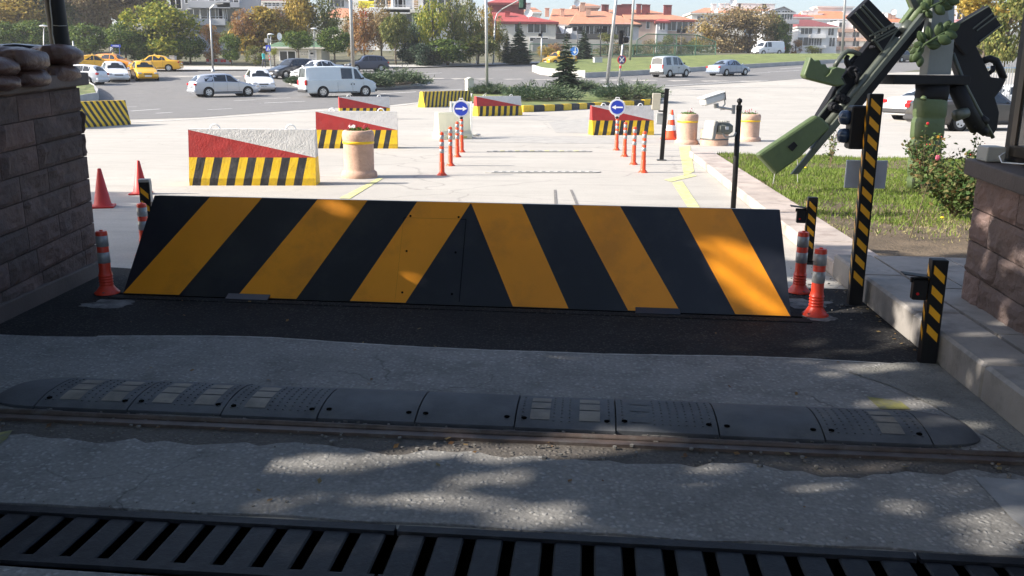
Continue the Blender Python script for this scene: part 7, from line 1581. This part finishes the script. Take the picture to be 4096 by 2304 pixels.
# ================================================================ SHADE TREES LEFT OF THE GATE (outside the frame)
SPOTS = []   # (world point, radius along x, radius along y, share of light let through)
def spot(u, v, rx, ry, k, dz=0.0): SPOTS.append((G(u, v, dz), rx, ry, k))
for a_ in ((418, 452, .60, .07, .9), (478, 458, .70, .10, .75), (560, 458, .5, .05, .8), (430, 477, .6, .05, .8), (540, 486, .7, .07, .5), (400, 498, .45, .06, .75), (470, 510, .6, .05, .35), (800, 492, .62, .06, .75), (880, 474, .35, .05, .6), (640, 474, .55, .05, .5), (690, 492, .4, .04, .35),
    (181, 354, .75, .035, .55), (255, 361, .3, .02, .4), (30, 489, .7, .10, .4), (110, 500, .5, .05, .35), (790, 345, .75, .30, .35), (760, 372, .3, .05, .4), (820, 310, .45, .25, .8), (905, 330, .4, .3, .45), (860, 380, .6, .10, .3), (930, 405, .5, .08, .35), (1000, 492, .4, .1, .25), (812, 283, .2, .25, .8)): spot(*a_)
for (u, v, rr_, k) in ((735, 290, .16, .8), (770, 300, .20, .9), (725, 262, .17, .5), (690, 240, .12, .35), (752, 275, .12, .6)): SPOTS.append((PL(*[onplate(u, v)[0], onplate(u, v)[1]/Ht]), rr_, rr_, k))
for (dx_, z_, rr_, k) in ((.25, .55, .16, .6), (.75, .35, .22, .55), (.5, .75, .12, .4), (1.3, .45, .18, .35), (-.05, .8, .10, .3)): SPOTS.append((rc-fy*dx_+ez*z_, rr_, rr_, k))
for (u, v, k) in ((905, 345, .7), (945, 340, .5), (880, 320, .5), (930, 320, .4)): SPOTS.append((G(u, v, .1), .12, .12, k))
def inshade(p):
    """foot on the ground of the sunbeam through p"""
    return p-SUN*(p.z/SUN.z)
SUNX = Vector((SUN.x, SUN.y, 0)).normalized()
def shade_edge(x):                           # where full sun starts (y), seen along x
    return 12.1-.95*(x+5) if x < -1.2 else 8.45-.06*(x+1.2)
g = random.Random(21); trunks = [(-11.5, 1.0), (-12.5, 5.6), (-10.2, -2.6), (-15.5, 9.2), (-8.2, 3.4)]
tmb = [MB() for _ in trunks]
axis_up = SUN
count = 0
perp1 = Vector((-SUNX.y, SUNX.x, 0)); perp2 = SUN.cross(perp1)
for i in range(26000):
    fxp, fyp = g.uniform(-6.5, 8.5), g.uniform(-1.0, 12.8)
    if fyp > shade_edge(fxp)+g.gauss(0, .10): continue
    if fyp > 8.4 and g.random() < .35 and noise.noise(Vector((fxp*.5, fyp*2.2, 3))) > .12: continue
    z = g.uniform(3.4, 7.6); p = Vector((fxp, fyp, 0))+SUN*(z/SUN.z)
    drop = False
    for (c, rx, ry, k) in SPOTS:
        q = inshade(p)-inshade(c)
        if abs(q.x) < rx*1.25 and abs(q.y) < ry*1.6+.02:
            e_ = (q.x/rx)**2+(q.y/ry)**2
            if e_ < 1 and g.random() < k**.25 if False else (e_ < 1 and noise.noise(Vector((q.x*5, q.y*9, c.x*3))) < (k-.25)): drop = True; break
    if 2.6 < fyp < 4.3 and noise.noise(Vector((fxp*1.1+.45*fyp, fyp*4.5, 9))) > (.24 if -1.2 < fxp < 2.2 else .38): drop = True
    if 4.3 < fyp < 6.0 and fxp > 1.6 and noise.noise(Vector((fxp*1.6, fyp*4.0, 2))) > .26: drop = True
    if drop: continue
    # stay out of the photograph's frame
    if p.y > .3 and (p.z-HCAM)/p.y < .36 and abs(p.x)/p.y < .72: continue
    t_i = min(range(len(trunks)), key=lambda j: (trunks[j][0]-p.x)**2+(trunks[j][1]-p.y)**2)
    s = g.uniform(.10, .19); nr = (SUN+Vector((g.gauss(0, .55), g.gauss(0, .55), g.gauss(0, .55)))).normalized(); t1 = nr.orthogonal().normalized(); t1.rotate(Matrix.Rotation(g.random()*6.28, 3, nr)); t2 = nr.cross(t1)
    tmb[t_i].add([p-t1*s, p-t2*s*.75, p+t1*s, p+t2*s*.75], [(0, 1, 2, 3)])
labs = ['plane tree shading the gate, standing nearest the camera side', 'plane tree shading the gate from the middle of the row', 'plane tree behind the camera at the gate', 'plane tree at the far end of the shading row', 'plane tree standing closest to the stone wall']
for j, (tx, ty) in enumerate(trunks):
    r = thing('plane_tree', labs[j], 'tree', (tx, ty, 0), 0, 'shade trees left of the gate'); tmb[j].build('crown', LM['green'], r, Vector(r.location)); mb = MB(); mb.tube([(0, 0, 0), (.1, .05, 2), (0, .1, 4.2), (.1, 0, 6.2)], [.24, .19, .15, .07], 12)
    for k in range(9): a = g.random()*6.28; mb.tube([(0, .05, 3+.3*k), (1.0*math.cos(a), 1.0*math.sin(a), 4+.32*k), (2.3*math.cos(a), 2.3*math.sin(a), 4.7+.3*k)], [.08, .05, .015], 6)
    mb.build('trunk', m_bark, r, smooth=True)

# ---- thin autumn haze over the whole place
mb = MB(); mb.box((0, 430, 32), (1500, 1000, 70)); hz = mb.build('haze', _bs('haze_air')[0]); tag(hz, 'thin pale haze in the air', kind='stuff')
hm = hz.data.materials[0]; hn = hm.node_tree; hn.nodes.remove(hn.nodes['Principled BSDF']); pv = N(hn, 'ShaderNodeVolumePrincipled'); pv.inputs['Color'].default_value = (.9, .93, 1, 1); pv.inputs['Density'].default_value = .0004; pv.inputs['Anisotropy'].default_value = .2
hn.links.new(pv.outputs[0], hn.nodes['Material Output'].inputs['Volume'])
